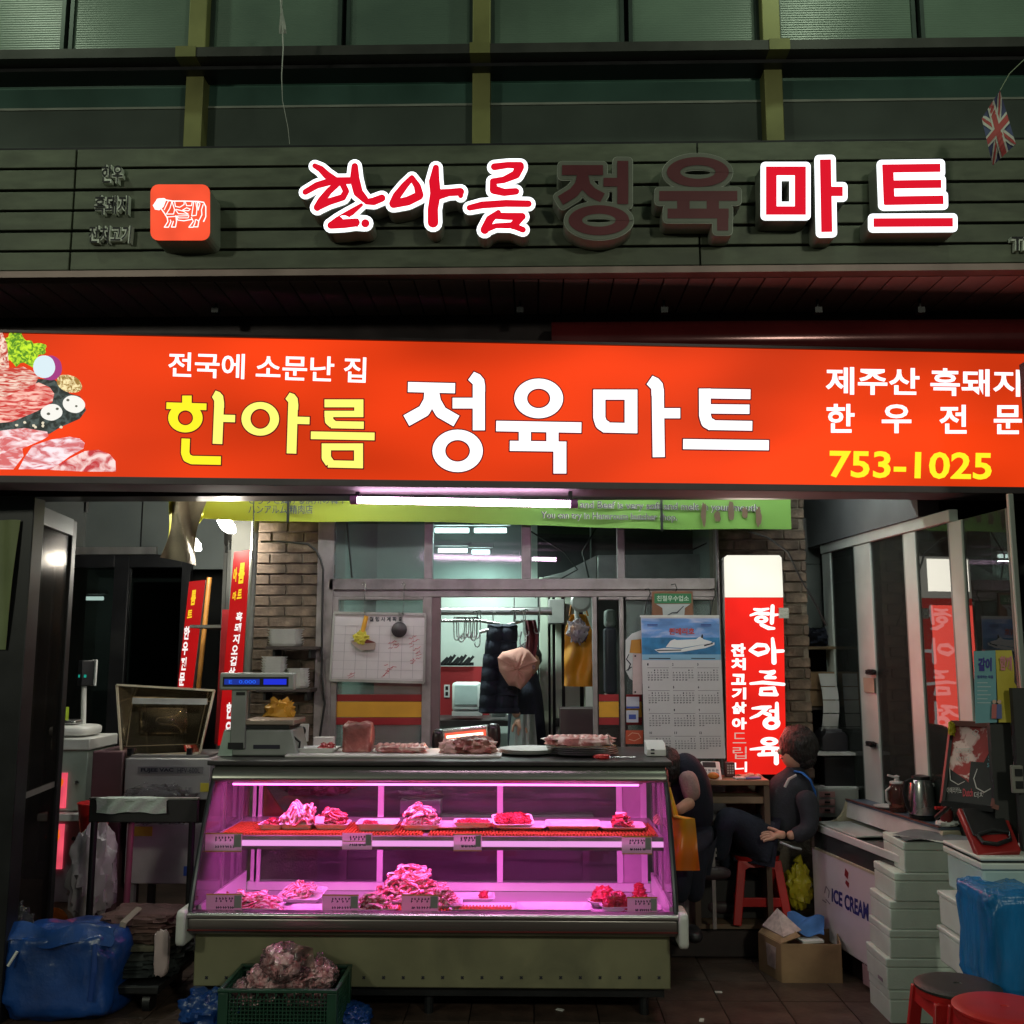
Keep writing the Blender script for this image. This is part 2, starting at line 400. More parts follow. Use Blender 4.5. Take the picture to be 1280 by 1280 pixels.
# ---- upper facade
XL, XR = -4.6, 4.6
fac = T('shop_facade', 'green metal upper facade with olive mullions over the shopfront', 'building', (0, 4.8, 3.5))
def zf(y, Y, x=640): return P(x, y, Y=Y).z
MB().box(XL, XR, 4.80, 5.2, 3.52, 6.1).build('wall', mat('facade_backing', (.02,.025,.02), .7), fac)
# corrugated polycarbonate window panels above the ledge
poly = mat('window_panel', (.115,.175,.13), .33, 0, .25, .9, col2=(.07,.11,.085), c2scale=1.1, thr=(.45,.68))
nt = poly.node_tree; wv = nt.nodes.new('ShaderNodeTexWave'); wv.bands_direction = 'Z'; wv.inputs['Scale'].default_value = 24; wv.inputs['Distortion'].default_value = .3
tcn = nt.nodes.new('ShaderNodeTexCoord'); nt.links.new(tcn.outputs['Object'], wv.inputs['Vector'])
bpn = nt.nodes.new('ShaderNodeBump'); bpn.inputs['Strength'].default_value = .15; bpn.inputs['Distance'].default_value = .01
nt.links.new(wv.outputs[0], bpn.inputs['Height']); nt.links.new(bpn.outputs[0], nt.nodes['Principled BSDF'].inputs['Normal'])
mull = [P(x, 120, Y=4.7).x for x in (246, 602, 965)]
step = (mull[2]-mull[0])/2
mull = [mull[0]-2*step, mull[0]-step]+mull+[mull[2]+step, mull[2]+2*step]
zl = zf(66, 4.6)
mids = [P(x, 30, Y=4.72).x for x in (84, 430, 783, 1148)]
for i in range(len(mull)-1):
    a, b = mull[i]+.045, mull[i+1]-.045
    if b < XL or a > XR: continue
    near = [m for m in mids if a < m < b]; m_ = near[0] if near else (a+b)/2
    for c, d in ((a, m_-.012), (m_+.012, b)):
        MB().box(c+.02, d-.02, 4.735, 4.75, zl+.03, 5.7).build('window', poly, fac)
        fr = MB(); fr.box(c, c+.02, 4.72, 4.76, zl+.01, 5.72); fr.box(d-.02, d, 4.72, 4.76, zl+.01, 5.72); fr.box(c+.02, d-.02, 4.72, 4.76, zl+.01, zl+.03)
        fr.build('window_frame', m_dgreen, fac)
    z1, z2, z3 = zf(90, 4.75), zf(131, 4.75), zf(181, 4.72)
    MB().box(a, b, 4.752, 4.765, z2+.008, z1+.1).build('panel', mat('teal_panel', (.045,.10,.08), .3, 0, .25, 2), fac)
    MB().box(a, b, 4.748, 4.765, z3, z2-.006).build('panel', mat('lower_panel', (.055,.075,.06), .4, 0, .2, 2), fac)
    MB().box(a, b, 4.742, 4.765, z2-.005, z2+.007).build('trim', mat('pale_trim', (.3,.33,.28), .4, .3), fac)
for x in mull:
    if XL < x < XR:
        MB().box(x-.045, x+.045, 4.66, 4.79, zf(181, 4.66), 6.0).build('mullion', m_olive, fac, bevel=.004)
MB().box(XL, XR, 4.52, 4.655, zl-.05, zl).build('ledge', mat('ledge_steel', (.05,.05,.045), .4, .4), fac)
MB().box(XL, XR, 4.60, 4.735, zl-.07, zl-.052).build('ledge_soffit', m_black, fac)
for x in mull:
    if XL < x < XR: MB().box(x-.05, x+.05, 4.515, 4.6, zl-.052, zl+.004).build('mullion_cap', m_olive, fac)
# ---- cladding band of long planks
clad = T('plank_cladding', 'band of grey-green metal planks carrying the illuminated letters', 'cladding', (0, 4.7, 3.5))
MB().box(XL, XR, 4.632, 4.798, 3.52, 4.19).build('backing', m_black, clad)
ys = [(182,204.5),(207.5,231.5),(235,257.5),(260.5,283),(286.5,308.5),(311.5,334)]
xs = P(92, 260, Y=4.6).x
for k, (a, b) in enumerate(ys):
    z1, z0 = zf(a-1, 4.6), zf(b-1, 4.6)
    for c, d in ((XL, xs-.006), (xs, xs+3.05), (xs+3.055, XR)):
        MB().box(c+.001, d-.001, 4.6, 4.631, z0, z1).build('plank', m_green, clad, bevel=.003)
MB().box(XL, XR, 4.585, 4.66, zf(342, 4.585), zf(335.5, 4.6)).build('drip_edge', mat('drip_edge', (.30,.22,.20), .4, .3), clad)
# ---- soffit of narrow slats
zs = zf(343, 4.6)
sof = T('slatted_soffit', 'brown slatted soffit between the plank band and the lit sign', 'ceiling', (0, 4.9, zs))
MB().box(XL, XR, 4.66, 5.45, zs+.012, zs+.05).build('backing', m_black, sof)
m_slat = mat('soffit_slat', (.42,.33,.33), .55, .1, .2, 5, stretch=(1,.2,1))
x = XL; sl0 = None
while x < XR:
    if sl0 is None: sl0 = MB().box(0, .113, 4.662, 5.44, zs-.004, zs+.011).build('slat', m_slat, sof); o = sl0; bx0 = x
    else: o = sl0.copy(); C.objects.link(o); o.parent = sof
    o.location.x += x-bx0 if o is not sl0 else 0
    if o is sl0: sl0.location.x = x; bx0 = x
    x += .122
# fascia behind the lit sign, beam under it
fas = T('shutter_housing', 'dark roller shutter housing behind the lit red sign', 'shutter box', (0, 5.2, 2.46))
MB().box(XL, XR, 5.16, 5.3, 2.52, zs-.006).build('housing', m_dark, fas)
MB().box(XL, XR, 5.02, 5.2, 2.492, 2.519).build('beam', m_black, fas, bevel=.004)
mbx = MB()
rp = P(1000, 424, Y=5.0)
n = 14; prof = [(5.0+.10*(1-math.cos(math.pi*k/n))*.5, rp.z+.13*math.cos(math.pi*k/n)) for k in range(n+1)]
mbx.tube([(.1, 5.06, rp.z), (XR, 5.06, rp.z)], .115, 20)
mbx.build('shutter_roll', mat('glossy_maroon', (.10,.012,.014), .16, .3, .15, 3), fas, smooth=True)
for px in (270, 650, 830, 1022, 1150):
    p = P(px, 385, Y=4.95)
    m1 = MB().box(p.x-.018, p.x+.018, 4.93, 4.97, p.z-.03, p.z+.0); m1.tube([(p.x, 4.95, p.z-.01), (p.x, 4.95, zs-.01)], .007, 6)
    m1.build('hanger_bracket', m_black, fas)

# ---- arcade lamps above the frame, added fill lamps behind the viewer
def arcade_lamp(loc, label):
    t = T('arcade_lamp', label, 'lamp', loc, 0, 'lamps hanging over the alley')
    MB().lathe([(.02,.25),(.05,.25),(.20,.03),(.21,0),(.2,0),(.05,.2),(.0,.2)], loc, 20).build('lamp_shade', m_black, t, smooth=True)
    MB().blob((loc[0], loc[1], loc[2]+.02), (.07,.07,.06), amp=0).build('bulb', glow('arcade_bulb', (.8,1,.7), 12), t, smooth=True)
arcade_lamp(LAMPS[0], 'arcade lamp hanging above the left end of the facade')
arcade_lamp(LAMPS[1], 'arcade lamp hanging above the right half of the facade')
arcade_lamp(FILL_LAMPS[0], 'added fill lamp behind the viewer on the left')
arcade_lamp(FILL_LAMPS[1], 'added fill lamp behind the viewer on the right')

# ---------------------------------------------------------------- channel letters on the planks
pf = YP(4.47)
m_face = glow('white_letter_face', (.93,.96,1.0), 1.9)
m_redface = glow('red_letter_face', (.62,.004,.018), 1.15)
m_side = mat('letter_side', (.26,.28,.23), .45, .2, .1, 6)
m_deadface = mat('unlit_grey_face', (.15,.16,.13), .4, 0, .1, 4)
m_deadred = mat('unlit_maroon_face', (.11,.014,.022), .4, 0, .1, 4)
def channel(name, label, spec, off, e, lit=True, rc=None, k=.25):
    sc = (k, k, off[0], off[1]); base = glyph_polys(spec, e, rc if rc is not None else e)
    xs_ = [p[0] for q in base for p in q]; ysx = [p[1] for q in base for p in q]
    c = pf.at(off[0]+k*(min(xs_)+max(xs_))/2, off[1]+k*max(ysx))
    t = T('channel_letter', label, 'sign letter', (c.x, 4.6, c.z), 0, 'big letters mounted on the plank band')
    b = MB(); draw(b, base, pf, -.006, sc, .112); b.build('letter_body', m_side, t)
    if not lit:
        b = MB(); draw(b, glyph_polys(spec, e, e), pf, -.003, sc); b.build('letter_rim', mat('letter_rim', (.45,.48,.42), .4, .3), t)
    b = MB(); draw(b, glyph_polys(spec, e-(0 if lit else 3), max(1, e-3)), pf, .001, sc); b.build('letter_face', m_face if lit else m_deadface, t)
    b = MB(); draw(b, glyph_polys(spec, 5 if spec[0][0] == 'v' else 0, 0), pf, .006, sc, step=.00003); b.build('letter_inlay', m_redface if lit else m_deadred, t)
    return t
z1o, z2o, z3o = (370,180), (680,180), (930,180)
channel('h', 'glowing brush-style letter 한, first of the big facade letters', [
    ('v', [(95,112,16),(125,128,24),(155,158,30),(205,190,26)]), ('v', [(48,243,20),(105,210,24),(180,188,28),(270,186,26)]),
    ('v', [(215,195,22),(165,240,24),(130,285,30),(108,320,28)]), ('v', [(108,320,24),(165,292,26),(235,270,24),(252,240,22),(235,205,22)]),
    ('v', [(295,115,24),(295,180,40),(312,245,38),(345,280,26)]), ('v', [(355,292,20),(390,290,30),(430,274,28)]),
    ('v', [(328,308,8),(270,350,26),(215,388,36),(176,410,26)]), ('v', [(176,410,26),(240,402,36),(300,396,32),(348,400,32)])], z1o, 24)
channel('a', 'glowing brush-style letter 아, second of the big facade letters', [
    ('v', [(580,172,18),(545,210,26),(505,262,32),(488,300,34)]), ('v', [(488,303,32),(560,288,36),(615,262,34)]), ('v', [(618,258,32),(608,215,26),(580,172,18)]),
    ('v', [(700,122,22),(692,190,44),(698,250,44),(685,330,42),(686,395,44)]), ('v', [(715,255,42),(765,246,28),(822,242,30),(824,262,16)])], z1o, 24)
channel('r', 'glowing brush-style letter 름, third of the big facade letters', [
    ('v', [(992,117,26),(1060,108,22),(1122,110,26)]), ('v', [(1118,118,36),(1100,155,34),(1040,182,24),(985,190,22)]), ('v', [(985,195,22),(990,232,34),(1040,245,28),(1100,240,24)]),
    ('v', [(868,322,20),(930,308,26),(1050,300,26),(1162,302,24)]), ('v', [(1012,345,16),(970,380,32),(944,432,34)]), ('v', [(1000,362,24),(1060,365,26),(1130,366,28)]),
    ('v', [(1122,370,32),(1088,410,32)]), ('v', [(944,432,22),(1000,412,16),(1080,410,22),(1135,432,20)])], z1o, 24)
channel('j', 'unlit maroon letter 정 with a grey border among the lit facade letters', [
    ('b', 90,108,295,158), ('s', 50, [(192,150),(180,205),(148,245),(82,285)]), ('s', 50, [(192,150),(208,212),(240,245),(292,272)]),
    ('b', 297,172,380,215), ('b', 366,87,421,303), ('r', 274,384,152,75,84,32)], z2o, 24, False)
channel('y', 'unlit maroon letter 육 with a grey border left of the lit 마', [
    ('r', 768,143,155,75,88,34), ('b', 575,238,965,287), ('b', 665,280,727,335), ('b', 812,280,873,335), ('b', 617,326,922,375), ('b', 864,330,920,436)], z2o, 24, False)
channel('m', 'glowing block letter 마 between the unlit letters and 트', [
    ('b', 108,115,162,357), ('b', 252,115,308,357), ('b', 108,115,308,160), ('b', 108,314,308,357), ('s', 56, [(405,80),(412,443)]), ('b', 420,216,492,264)], z3o, 25)
channel('t', 'glowing block letter 트, last of the big facade letters', [
    ('s', 56, [(716,105),(724,305)]), ('s', 42, [(690,126),(980,122)]), ('s', 42, [(695,206),(984,202)]), ('s', 44, [(700,287),(995,282)]), ('s', 44, [(645,396),(1042,394)])], z3o, 25)
# small dark raised lettering left of the cow box
pf2 = YP(4.565)
def raised(label, bodytxt, q):
    c = pf2.at((q[0][0]+q[1][0])/2, q[2][1])
    t = T('raised_lettering', label, 'sign letter', (c.x, 4.6, c.z), 0, 'small dark raised words')
    b = MB(); text(b, bodytxt, q, pf2, 0, .075, .03); b.build('letter_body', mat('letter_edge', (.75,.80,.70), .5), t)
    b = MB(); text(b, bodytxt, q, pf2, .003, .012); b.build('letter_face', m_black, t)
raised('raised dark word 한우, top of the three left of the cow box', '한우', ((128,206),(154,206),(153,229),(126,229)))
raised('raised dark word 흑돼지, middle of the three left of the cow box', '흑돼지', ((119,244),(161,244),(160,268),(117,268)))
raised('raised dark word 잔치고기, lowest of the three left of the cow box', '잔치고기', ((112,282),(165,282),(163,304),(110,304)))
raised('raised dark letters TI at the right end of the plank band', 'TI', ((1264,296),(1284,296),(1284,313),(1264,313)))
# cow box
pc = YP(4.44)
c = pc.at(226, 300)
t = T('cow_lightbox', 'square glowing orange-red lightbox with a white cow outline', 'sign', (c.x, 4.6, c.z))
bp_ = [rr((188,265.5),(262.5,265.5),70,0,10)]
b = MB(); draw(b, bp_, pc, -.004, depth=.155); b.build('box_body', m_side, t)
b = MB(); draw(b, bp_, pc, 0); b.build('box_face', glow('cow_face', (.95,.09,.035), 1.0, .15, 6), t)
k = (.15625,.15625,90,190)
cow = [('v', [(655,430,14),(690,385,22),(730,380,20)]), ('p', [(652,436),(680,378),(700,372),(745,372),(755,385),(735,440),(700,468),(665,462)]),
  ('v', [(745,385,10),(810,395,9),(900,395,9),(1010,398,9),(1055,405,9),(1072,440,9),(1072,520,8),(1055,558,10)]), ('v', [(715,455,9),(740,490,9),(765,530,9),(770,560,8),(742,605,8),(775,605,8),(795,560,8),(790,548,7)]),
  ('v', [(835,515,8),(840,560,8),(832,605,8),(800,605,8),(815,560,8)]), ('v', [(765,525,7),(840,520,7),(850,550,7),(900,556,8),(960,545,8)]), ('v', [(960,530,7),(975,560,8),(940,608,8),(975,608,8),(990,570,8),(992,548,7)]),
  ('v', [(1000,548,7),(1020,560,8),(1012,606,8),(985,606,8)]), ('v', [(1022,556,8),(1045,510,8),(1042,470,8),(1055,430,8)]), ('v', [(778,400,7),(745,470,7)]), ('v', [(808,402,7),(790,460,7),(762,505,7),(820,505,7),(828,470,7),(815,430,7),(808,402,7)]),
  ('v', [(830,410,7),(835,445,7),(870,452,7),(905,430,7),(905,405,7)]), ('v', [(915,410,6),(925,440,7),(965,440,7),(970,412,7)]), ('v', [(895,475,7),(925,458,7),(955,468,7),(940,482,6),(900,478,7)]),
  ('v', [(838,475,7),(860,505,7),(940,510,7),(900,485,7),(845,472,7)]), ('v', [(855,525,6),(945,522,6),(940,540,6),(860,540,6),(855,525,6)]), ('v', [(985,410,7),(975,480,7),(968,525,7),(1005,520,7),(1010,470,7),(1000,410,7)]), ('v', [(1015,420,7),(1020,480,7),(1035,430,7),(1015,412,7)])]
b = MB(); draw(b, glyph_polys(cow), pc, .002, k); b.build('cow_print', glow('cow_print', (1,.93,.9), 1.3), t)

# ---------------------------------------------------------------- the long lit sign
A, Bq = P(0, 590, Y=4.5), P(1280, 612, Y=4.93)
sd = Vector((Bq.x-A.x, Bq.y-A.y, 0)).normalized(); sn = Vector((sd.y, -sd.x, 0))
ps = Plane(A, sn)
ang = math.atan2(sd.y, sd.x)
zb, zt = (A.z+Bq.z)/2-.002, (P(0, 415, Y=4.5).z+P(1280, 445, Y=4.93).z)/2+.002
def sx(px, z=None):  # distance along the sign
    return (ps.at(px, 520)-Vector((A.x, A.y, 0))).dot(sd)
s0, s1 = -1.1, (Bq-A).dot(sd)+.55
def spt(s_, z, d=0): return Vector((A.x, A.y, 0))+sd*s_+sn*d+Vector((0, 0, z))
cs = spt((s0+s1)/2, zb-.06)
sg = T('lightbox_sign', 'long glowing orange-red shop sign with white and yellow lettering', 'sign', (cs.x, cs.y, cs.z), ang)
def sbox(m, a, b_, d0, d1, z0, z1):
    vs = [spt(a if i == 0 else b_, z0 if k_ == 0 else z1, d0 if j == 0 else d1) for i in (0,1) for j in (0,1) for k_ in (0,1)]
    return m.add(vs, [(0,1,3,2),(4,6,7,5),(0,4,5,1),(2,3,7,6),(0,2,6,4),(1,5,7,3)])
m_signface = glow('sign_face', (.92,.052,.006), .9, .32, 1.1, (.9,1,1.8))
sbox(MB(), s0, s1, -.002, 0, zb, zt).build('sign_panel', m_signface, sg)
sbox(MB(), s0, s1, -.22, -.003, zb+.004, zt-.004).build('sign_case', m_dark, sg)
sbox(MB(), s0-.01, s1+.01, -.22, .012, zb-.035, zb-.001).build('lower_frame', mat('sign_frame', (.12,.10,.11), .75, 0, .1), sg, bevel=.003)
sbox(MB(), s0-.01, s1+.01, -.22, .012, zt+.001, zt+.014).build('upper_frame', m_dark, sg)
m_white_l = glow('sign_white', (1,.94,.97), 1.35); m_yel_l = glow('sign_yellow', (1,.80,.02), 1.15); m_pale_l = glow('sign_pale_yellow', (1,.86,.16), 1.2)
m_out = glow('sign_outline', (.16,.012,.02), .6)
def signletters(name, specs, off, fill, e=6, k=.25):
    o_ = MB(); i_ = MB(); sc = (k, k, off[0], off[1])
    draw(o_, glyph_polys(specs, e, 3), ps, .001, sc, step=.00002)
    draw(i_, glyph_polys(specs, 0, 0), ps, .0035, sc, step=.00002)
    o_.build('letter_outline', m_out, sg); i_.build(name, fill, sg)
z4, z5, z6 = (190,460), (490,450), (720,450)
signletters('yellow_letter', [('b', 152,139,199,178), ('s', 33, [(73,189),(273,195)]), ('r', 168,250,86,73,38,37), ('s', 42, [(170,354),(167,425),(176,450),(200,461),(345,464)])], z4, m_yel_l)
signletters('yellow_letter', [('s', 48, [(337,170),(328,380)]), ('p', [(301,146),(319,114),(340,122),(356,140),(361,175),(361,200),(312,200),(312,165)]), ('s', 36, [(345,252),(416,254)])], z4, m_pale_l)
signletters('yellow_letter', [('r', 542,255,94,84,49,50)], z4, m_pale_l)
signletters('yellow_letter', [('s', 48, [(706,180),(698,428)]), ('p', [(668,155),(689,124),(712,132),(728,152),(732,185),(731,210),(682,210),(682,172)]), ('s', 36, [(715,262),(788,264)])], z4, m_pale_l)
signletters('yellow_letter', [('b', 863,158,1057,197), ('b', 1012,160,1057,246), ('b', 863,215,1057,246), ('s', 42, [(884,225),(886,265),(905,282)]), ('s', 36, [(895,284),(1059,287)]), ('s', 38, [(795,337),(1113,343)]),
    ('s', 46, [(872,378),(872,450),(890,476)]), ('b', 850,378,1055,412), ('b', 1011,378,1055,500), ('s', 36, [(880,480),(1055,484)])], z4, m_pale_l)
signletters('white_letter', [('s', 50, [(80,136),(315,142)]), ('s', 60, [(192,160),(188,205),(160,255),(72,304)]), ('s', 60, [(205,160),(215,210),(245,262),(322,306)]),
    ('b', 404,120,464,352), ('p', [(381,100),(410,60),(440,74),(460,98),(465,130),(465,160),(404,160),(404,122)]), ('b', 303,190,420,243), ('r', 328,455,126,106,62,54)], z5, m_white_l)
signletters('white_letter', [('r', 733,193,122,99,58,49), ('s', 52, [(521,331),(946,339)]), ('b', 634,345,694,420), ('b', 772,345,832,420), ('s', 50, [(589,430),(871,434)]), ('b', 807,410,871,568)], z5, m_white_l)
signletters('white_letter', [('s', 60, [(116,150),(116,290),(126,320),(150,336)]), ('b', 86,149,305,199), ('b', 243,150,306,366), ('s', 50, [(135,338),(305,342)]),
    ('s', 60, [(408,150),(413,486)]), ('p', [(353,122),(382,80),(412,94),(432,118),(438,150),(439,180),(377,180),(376,146)]), ('b', 425,242,520,292)], z6, m_white_l)
signletters('white_letter', [('s', 58, [(643,144),(644,280),(654,312),(680,326)]), ('s', 48, [(615,168),(871,172)]), ('s', 46, [(650,245),(866,247)]), ('s', 48, [(660,326),(880,330)]), ('s', 50, [(535,421),(963,427)])], z6, m_white_l)
def signtext(name, body, q, m_, bold=.022):
    b = MB(); text(b, body, q, ps, .002, bold); b.build(name, m_, sg)
signtext('lettering', '전국에 소문난 집', ((211,440),(458,447),(457,479),(210,471)), m_white_l, .016)
signtext('lettering', '제주산 흑돼지', ((1032,458),(1275,462),(1275,496),(1032,493)), m_white_l)
for w_, xa, xb in (('한',1033,1068),('우',1102,1139),('전',1174,1208),('문',1242,1277)):
    signtext('lettering', w_, (xa, 505+(xa-1032)*.008, xb, 541+(xa-1032)*.008), m_white_l)
signtext('phone_number', '753-1025', ((1037,563),(1240,566),(1239,600),(1036,597)), m_yel_l, .022)
# printed photograph of meat on the sign's left end
def blobpoly(cx, cy, rx, ry, seed=0, amp=.15, rot=0, n=26):
    o_ = []
    for k_ in range(n):
        a = 2*math.pi*k_/n; f_ = 1+amp*noise.noise(Vector((math.cos(a)*1.5+seed, math.sin(a)*1.5, seed*2.2)))
        x_, y_ = rx*f_*math.cos(a), ry*f_*math.sin(a); o_.append((cx+x_*math.cos(rot)-y_*math.sin(rot), cy+x_*math.sin(rot)+y_*math.cos(rot)))
    return o_
def pmeat(key, c1, c2, scl, stretch, es=.9):
    if key in MT: return MT[key]
    m = bpy.data.materials.new(key); m.use_nodes = True; N = m.node_tree.nodes; L = m.node_tree.links; b = N['Principled BSDF']
    tc = N.new('ShaderNodeTexCoord'); mp = N.new('ShaderNodeMapping'); mp.inputs['Scale'].default_value = stretch; mp.inputs['Rotation'].default_value = (0, .5, 0)
    n_ = N.new('ShaderNodeTexNoise'); n_.inputs['Scale'].default_value = scl; n_.inputs['Detail'].default_value = 6; n_.inputs['Distortion'].default_value = 1.2
    r = N.new('ShaderNodeValToRGB'); r.color_ramp.elements[0].color = (*c1, 1); r.color_ramp.elements[1].color = (*c2, 1); r.color_ramp.elements[0].position = .42; r.color_ramp.elements[1].position = .62
    L.new(tc.outputs['Object'], mp.inputs[0]); L.new(mp.outputs[0], n_.inputs['Vector']); L.new(n_.outputs[0], r.inputs[0]); L.new(r.outputs[0], b.inputs['Emission Color']); L.new(r.outputs[0], b.inputs['Base Color']); b.inputs['Emission Strength'].default_value = es
    MT[key] = m; return m
pk = (.15625,.15625,0,400)
def pp(name, polys, m_, d):
    b = MB(); draw(b, polys, ps, d, pk, step=.00003); b.build(name, m_, sg)
pp('slate_print', [[(-300,980),(-300,420),(300,470),(440,480),(560,590),(640,610),(690,720),(640,790),(480,860),(400,910),(200,940)]], pmeat('pr_slate', (.01,.014,.014), (.06,.08,.08), 30, (1,1,1)), .001)
pp('lettuce_print', [blobpoly(150,240,150,130,3,.9), blobpoly(310,235,75,45,5,.6,-.3), blobpoly(95,170,60,60,8,.8)], pmeat('pr_leaf', (.07,.22,.005), (.55,.80,.02), 45, (1,1,1)), .0014)
pp('meat_print', [[(-300,420),(40,390),(190,375),(320,440),(280,520),(60,620),(-300,680)]], pmeat('pr_meat1', (.50,.03,.02), (.85,.60,.52), 16, (1,1,5)), .0018)
pp('meat_print', [[(-300,640),(40,620),(150,570),(310,500),(400,540),(435,590),(420,660),(300,730),(100,815),(-300,850)]], pmeat('pr_meat2', (.55,.02,.02), (.90,.48,.42), 14, (1,1,4)), .0022)
pp('meat_print', [[(-300,100),(20,100),(60,200),(75,380),(-20,410),(-300,420)]], pmeat('pr_meat3', (.45,.03,.02), (.9,.7,.6), 40, (1,1,1)), .0026)
pp('meat_print', [[(-300,930),(60,880),(200,865),(380,895),(390,930),(340,960),(180,1030),(190,1090),(110,1195),(-300,1195)]], pmeat('pr_meat4', (.62,.12,.13), (.92,.72,.78), 13, (1,1,2.5)), .003)
pp('meat_print', [[(150,1195),(200,1100),(260,1010),(400,960),(560,935),(640,950),(680,985),(670,1030),(560,1090),(420,1195)]], pmeat('pr_meat5', (.60,.13,.15), (.90,.74,.82), 12, (1,1,2.5)), .0034)
pp('meat_print', [[(400,1200),(560,1110),(680,1050),(790,1040),(880,1075),(925,1130),(930,1215),(660,1213)]], pmeat('pr_meat6', (.50,.03,.04), (.92,.66,.66), 14, (1,1,1)), .0038)
pp('onion_print', [blobpoly(405,385,92,100,1,.05)], glow('pr_onionp', (.42,.05,.25), .9), .0018)
pp('onion_print', [blobpoly(355,375,88,92,2,.05)], glow('pr_onion', (.72,.86,.92), 1.0), .0022)
pp('bread_print', [blobpoly(555,510,105,68,4,.08,.35)], pmeat('pr_bread', (.30,.16,.03), (.93,.75,.42), 60, (1,1,1)), .0018)
pp('mushroom_print', [blobpoly(592,675,92,68,5,.06,.2), blobpoly(415,740,86,66,7,.06,-.1)], glow('pr_mush', (.95,.93,.86), 1.0), .0024)
pp('mushroom_spot', [blobpoly(545,642,13,10,5), blobpoly(612,690,10,9,6), blobpoly(390,752,14,11,7), blobpoly(460,712,13,10,8)], glow('pr_spot', (.2,.2,.15), .6), .0028)
pp('garlic_print', [blobpoly(x_, y_, 12, 11, x_, .3) for x_, y_ in ((135,842),(200,820),(270,845),(345,825),(345,848),(490,858),(285,858))], glow('pr_garlic', (.9,.8,.6), .9), .0024)

# fluorescent tube below the sign
ta, tb_ = P(447, 625, Y=4.76), P(713, 630, Y=4.76)
t = T('fluorescent_tube', 'pinkish white fluorescent tube hanging under the red sign', 'lamp', ((ta.x+tb_.x)/2, 4.76, ta.z))
MB().tube([ta, tb_], .0165, 14).build('tube', glow('pink_tube', (1,.62,.90), 34), t, smooth=True)
for p, q in ((ta, -1), (tb_, 1)):
    MB().tube([p, p+Vector((q*.035,0,0))], .021, 12).build('end_cap', mat('purple_cap', (.35,.12,.35), .4), t, smooth=True)
    MB().box(p.x-.01, p.x+.01, 4.755, 4.765, p.z+.015, 2.47).build('bracket', m_black, t)
0 and lamp('tube_light', 'AREA', ((ta.x+tb_.x)/2, 4.92, ta.z-.03), 11, (1,.66,.88), (tb_-ta).x, .05, aim=((ta.x+tb_.x)/2, 4.98, 0))

# strings and flag
t = MB(); a0 = P(353, -20, Y=4.2)
pts = [P(x_, y_, Y=4.3) for x_, y_ in ((350,-15),(352,20),(354,60),(352,95),(353,125),(360,160),(362,180))]
t.tube(pts, [.004,.004,.003,.002,.0012,.001,.001], 6)
t.sheet(lambda u, v: P(349+v*2+u*5+2*math.sin(v*5+u*3), -10+v*52, Y=4.3+.03*math.sin(v*6+u*3)), 3, 10, .001)
tag(t.build('torn_string', mat('dirty_white_string', (.5,.52,.48), .8), None, smooth=True), 'torn white rag and string dangling before the upper windows', 'string')
fY = 4.15
fc = [(1250,113),(1270,180),(1241,207),(1227,148)]
fl = T('flag', 'small faded union flag hanging point-down from a string', 'flag', tuple(P(1246, 207, Y=fY)))
def fpt(u, v, d=0):
    x_ = (fc[0][0]*(1-u)+fc[3][0]*u)*(1-v)+(fc[1][0]*(1-u)+fc[2][0]*u)*v
    y_ = (fc[0][1]*(1-u)+fc[3][1]*u)*(1-v)+(fc[1][1]*(1-u)+fc[2][1]*u)*v
    return P(x_, y_, Y=fY+.03*math.sin(v*5+u*2)-d)
fb = MB(); fb.sheet(lambda u, v: fpt(u, v), 8, 12, .0015); fb.build('cloth', mat('flag_blue', (.06,.07,.16), .8), fl, smooth=True)
def fstripe(pts, w, m_, d):
    b = MB()
    for i in range(len(pts)-1):
        (u0, v0), (u1, v1) = pts[i], pts[i+1]; du, dv = u1-u0, (v1-v0)*1.6; L_ = math.hypot(du, dv); nx, ny = -dv/L_*w, du/L_*w/1.6
        n_ = 10
        for k_ in range(n_):
            a, b2 = k_/n_, (k_+1)/n_
            cl = lambda t_: min(1, max(0, t_))
            q = []
            for tt, sgn in ((a,1),(b2,1),(b2,-1),(a,-1)):
                q.append(fpt(cl(u0+(u1-u0)*tt+sgn*nx), cl(v0+(v1-v0)*tt+sgn*ny), d))
            b.poly(q)
    b.build('stripe', m_, fl)
fw, frd = mat('flag_white', (.50,.50,.46), .8), mat('flag_red', (.38,.06,.06), .8)
fstripe([(0,0),(1,1)], .11, fw, .004); fstripe([(1,0),(0,1)], .11, fw, .005); fstripe([(0,0),(1,1)], .04, frd, .006); fstripe([(1,0),(0,1)], .04, frd, .007)
fstripe([(.5,0),(.5,1)], .17, fw, .008); fstripe([(0,.5),(1,.5)], .17, fw, .009); fstripe([(.5,0),(.5,1)], .10, frd, .010); fstripe([(0,.5),(1,.5)], .10, frd, .011)
b = MB(); b.tube([P(1250,113,Y=fY), P(1262,92,Y=fY), P(1290,65,Y=fY)], .0018, 5); b.build('string', mat('flag_string', (.25,.3,.2), .8), fl)

# ================================================================ SHOP INTERIOR
YW = 6.2
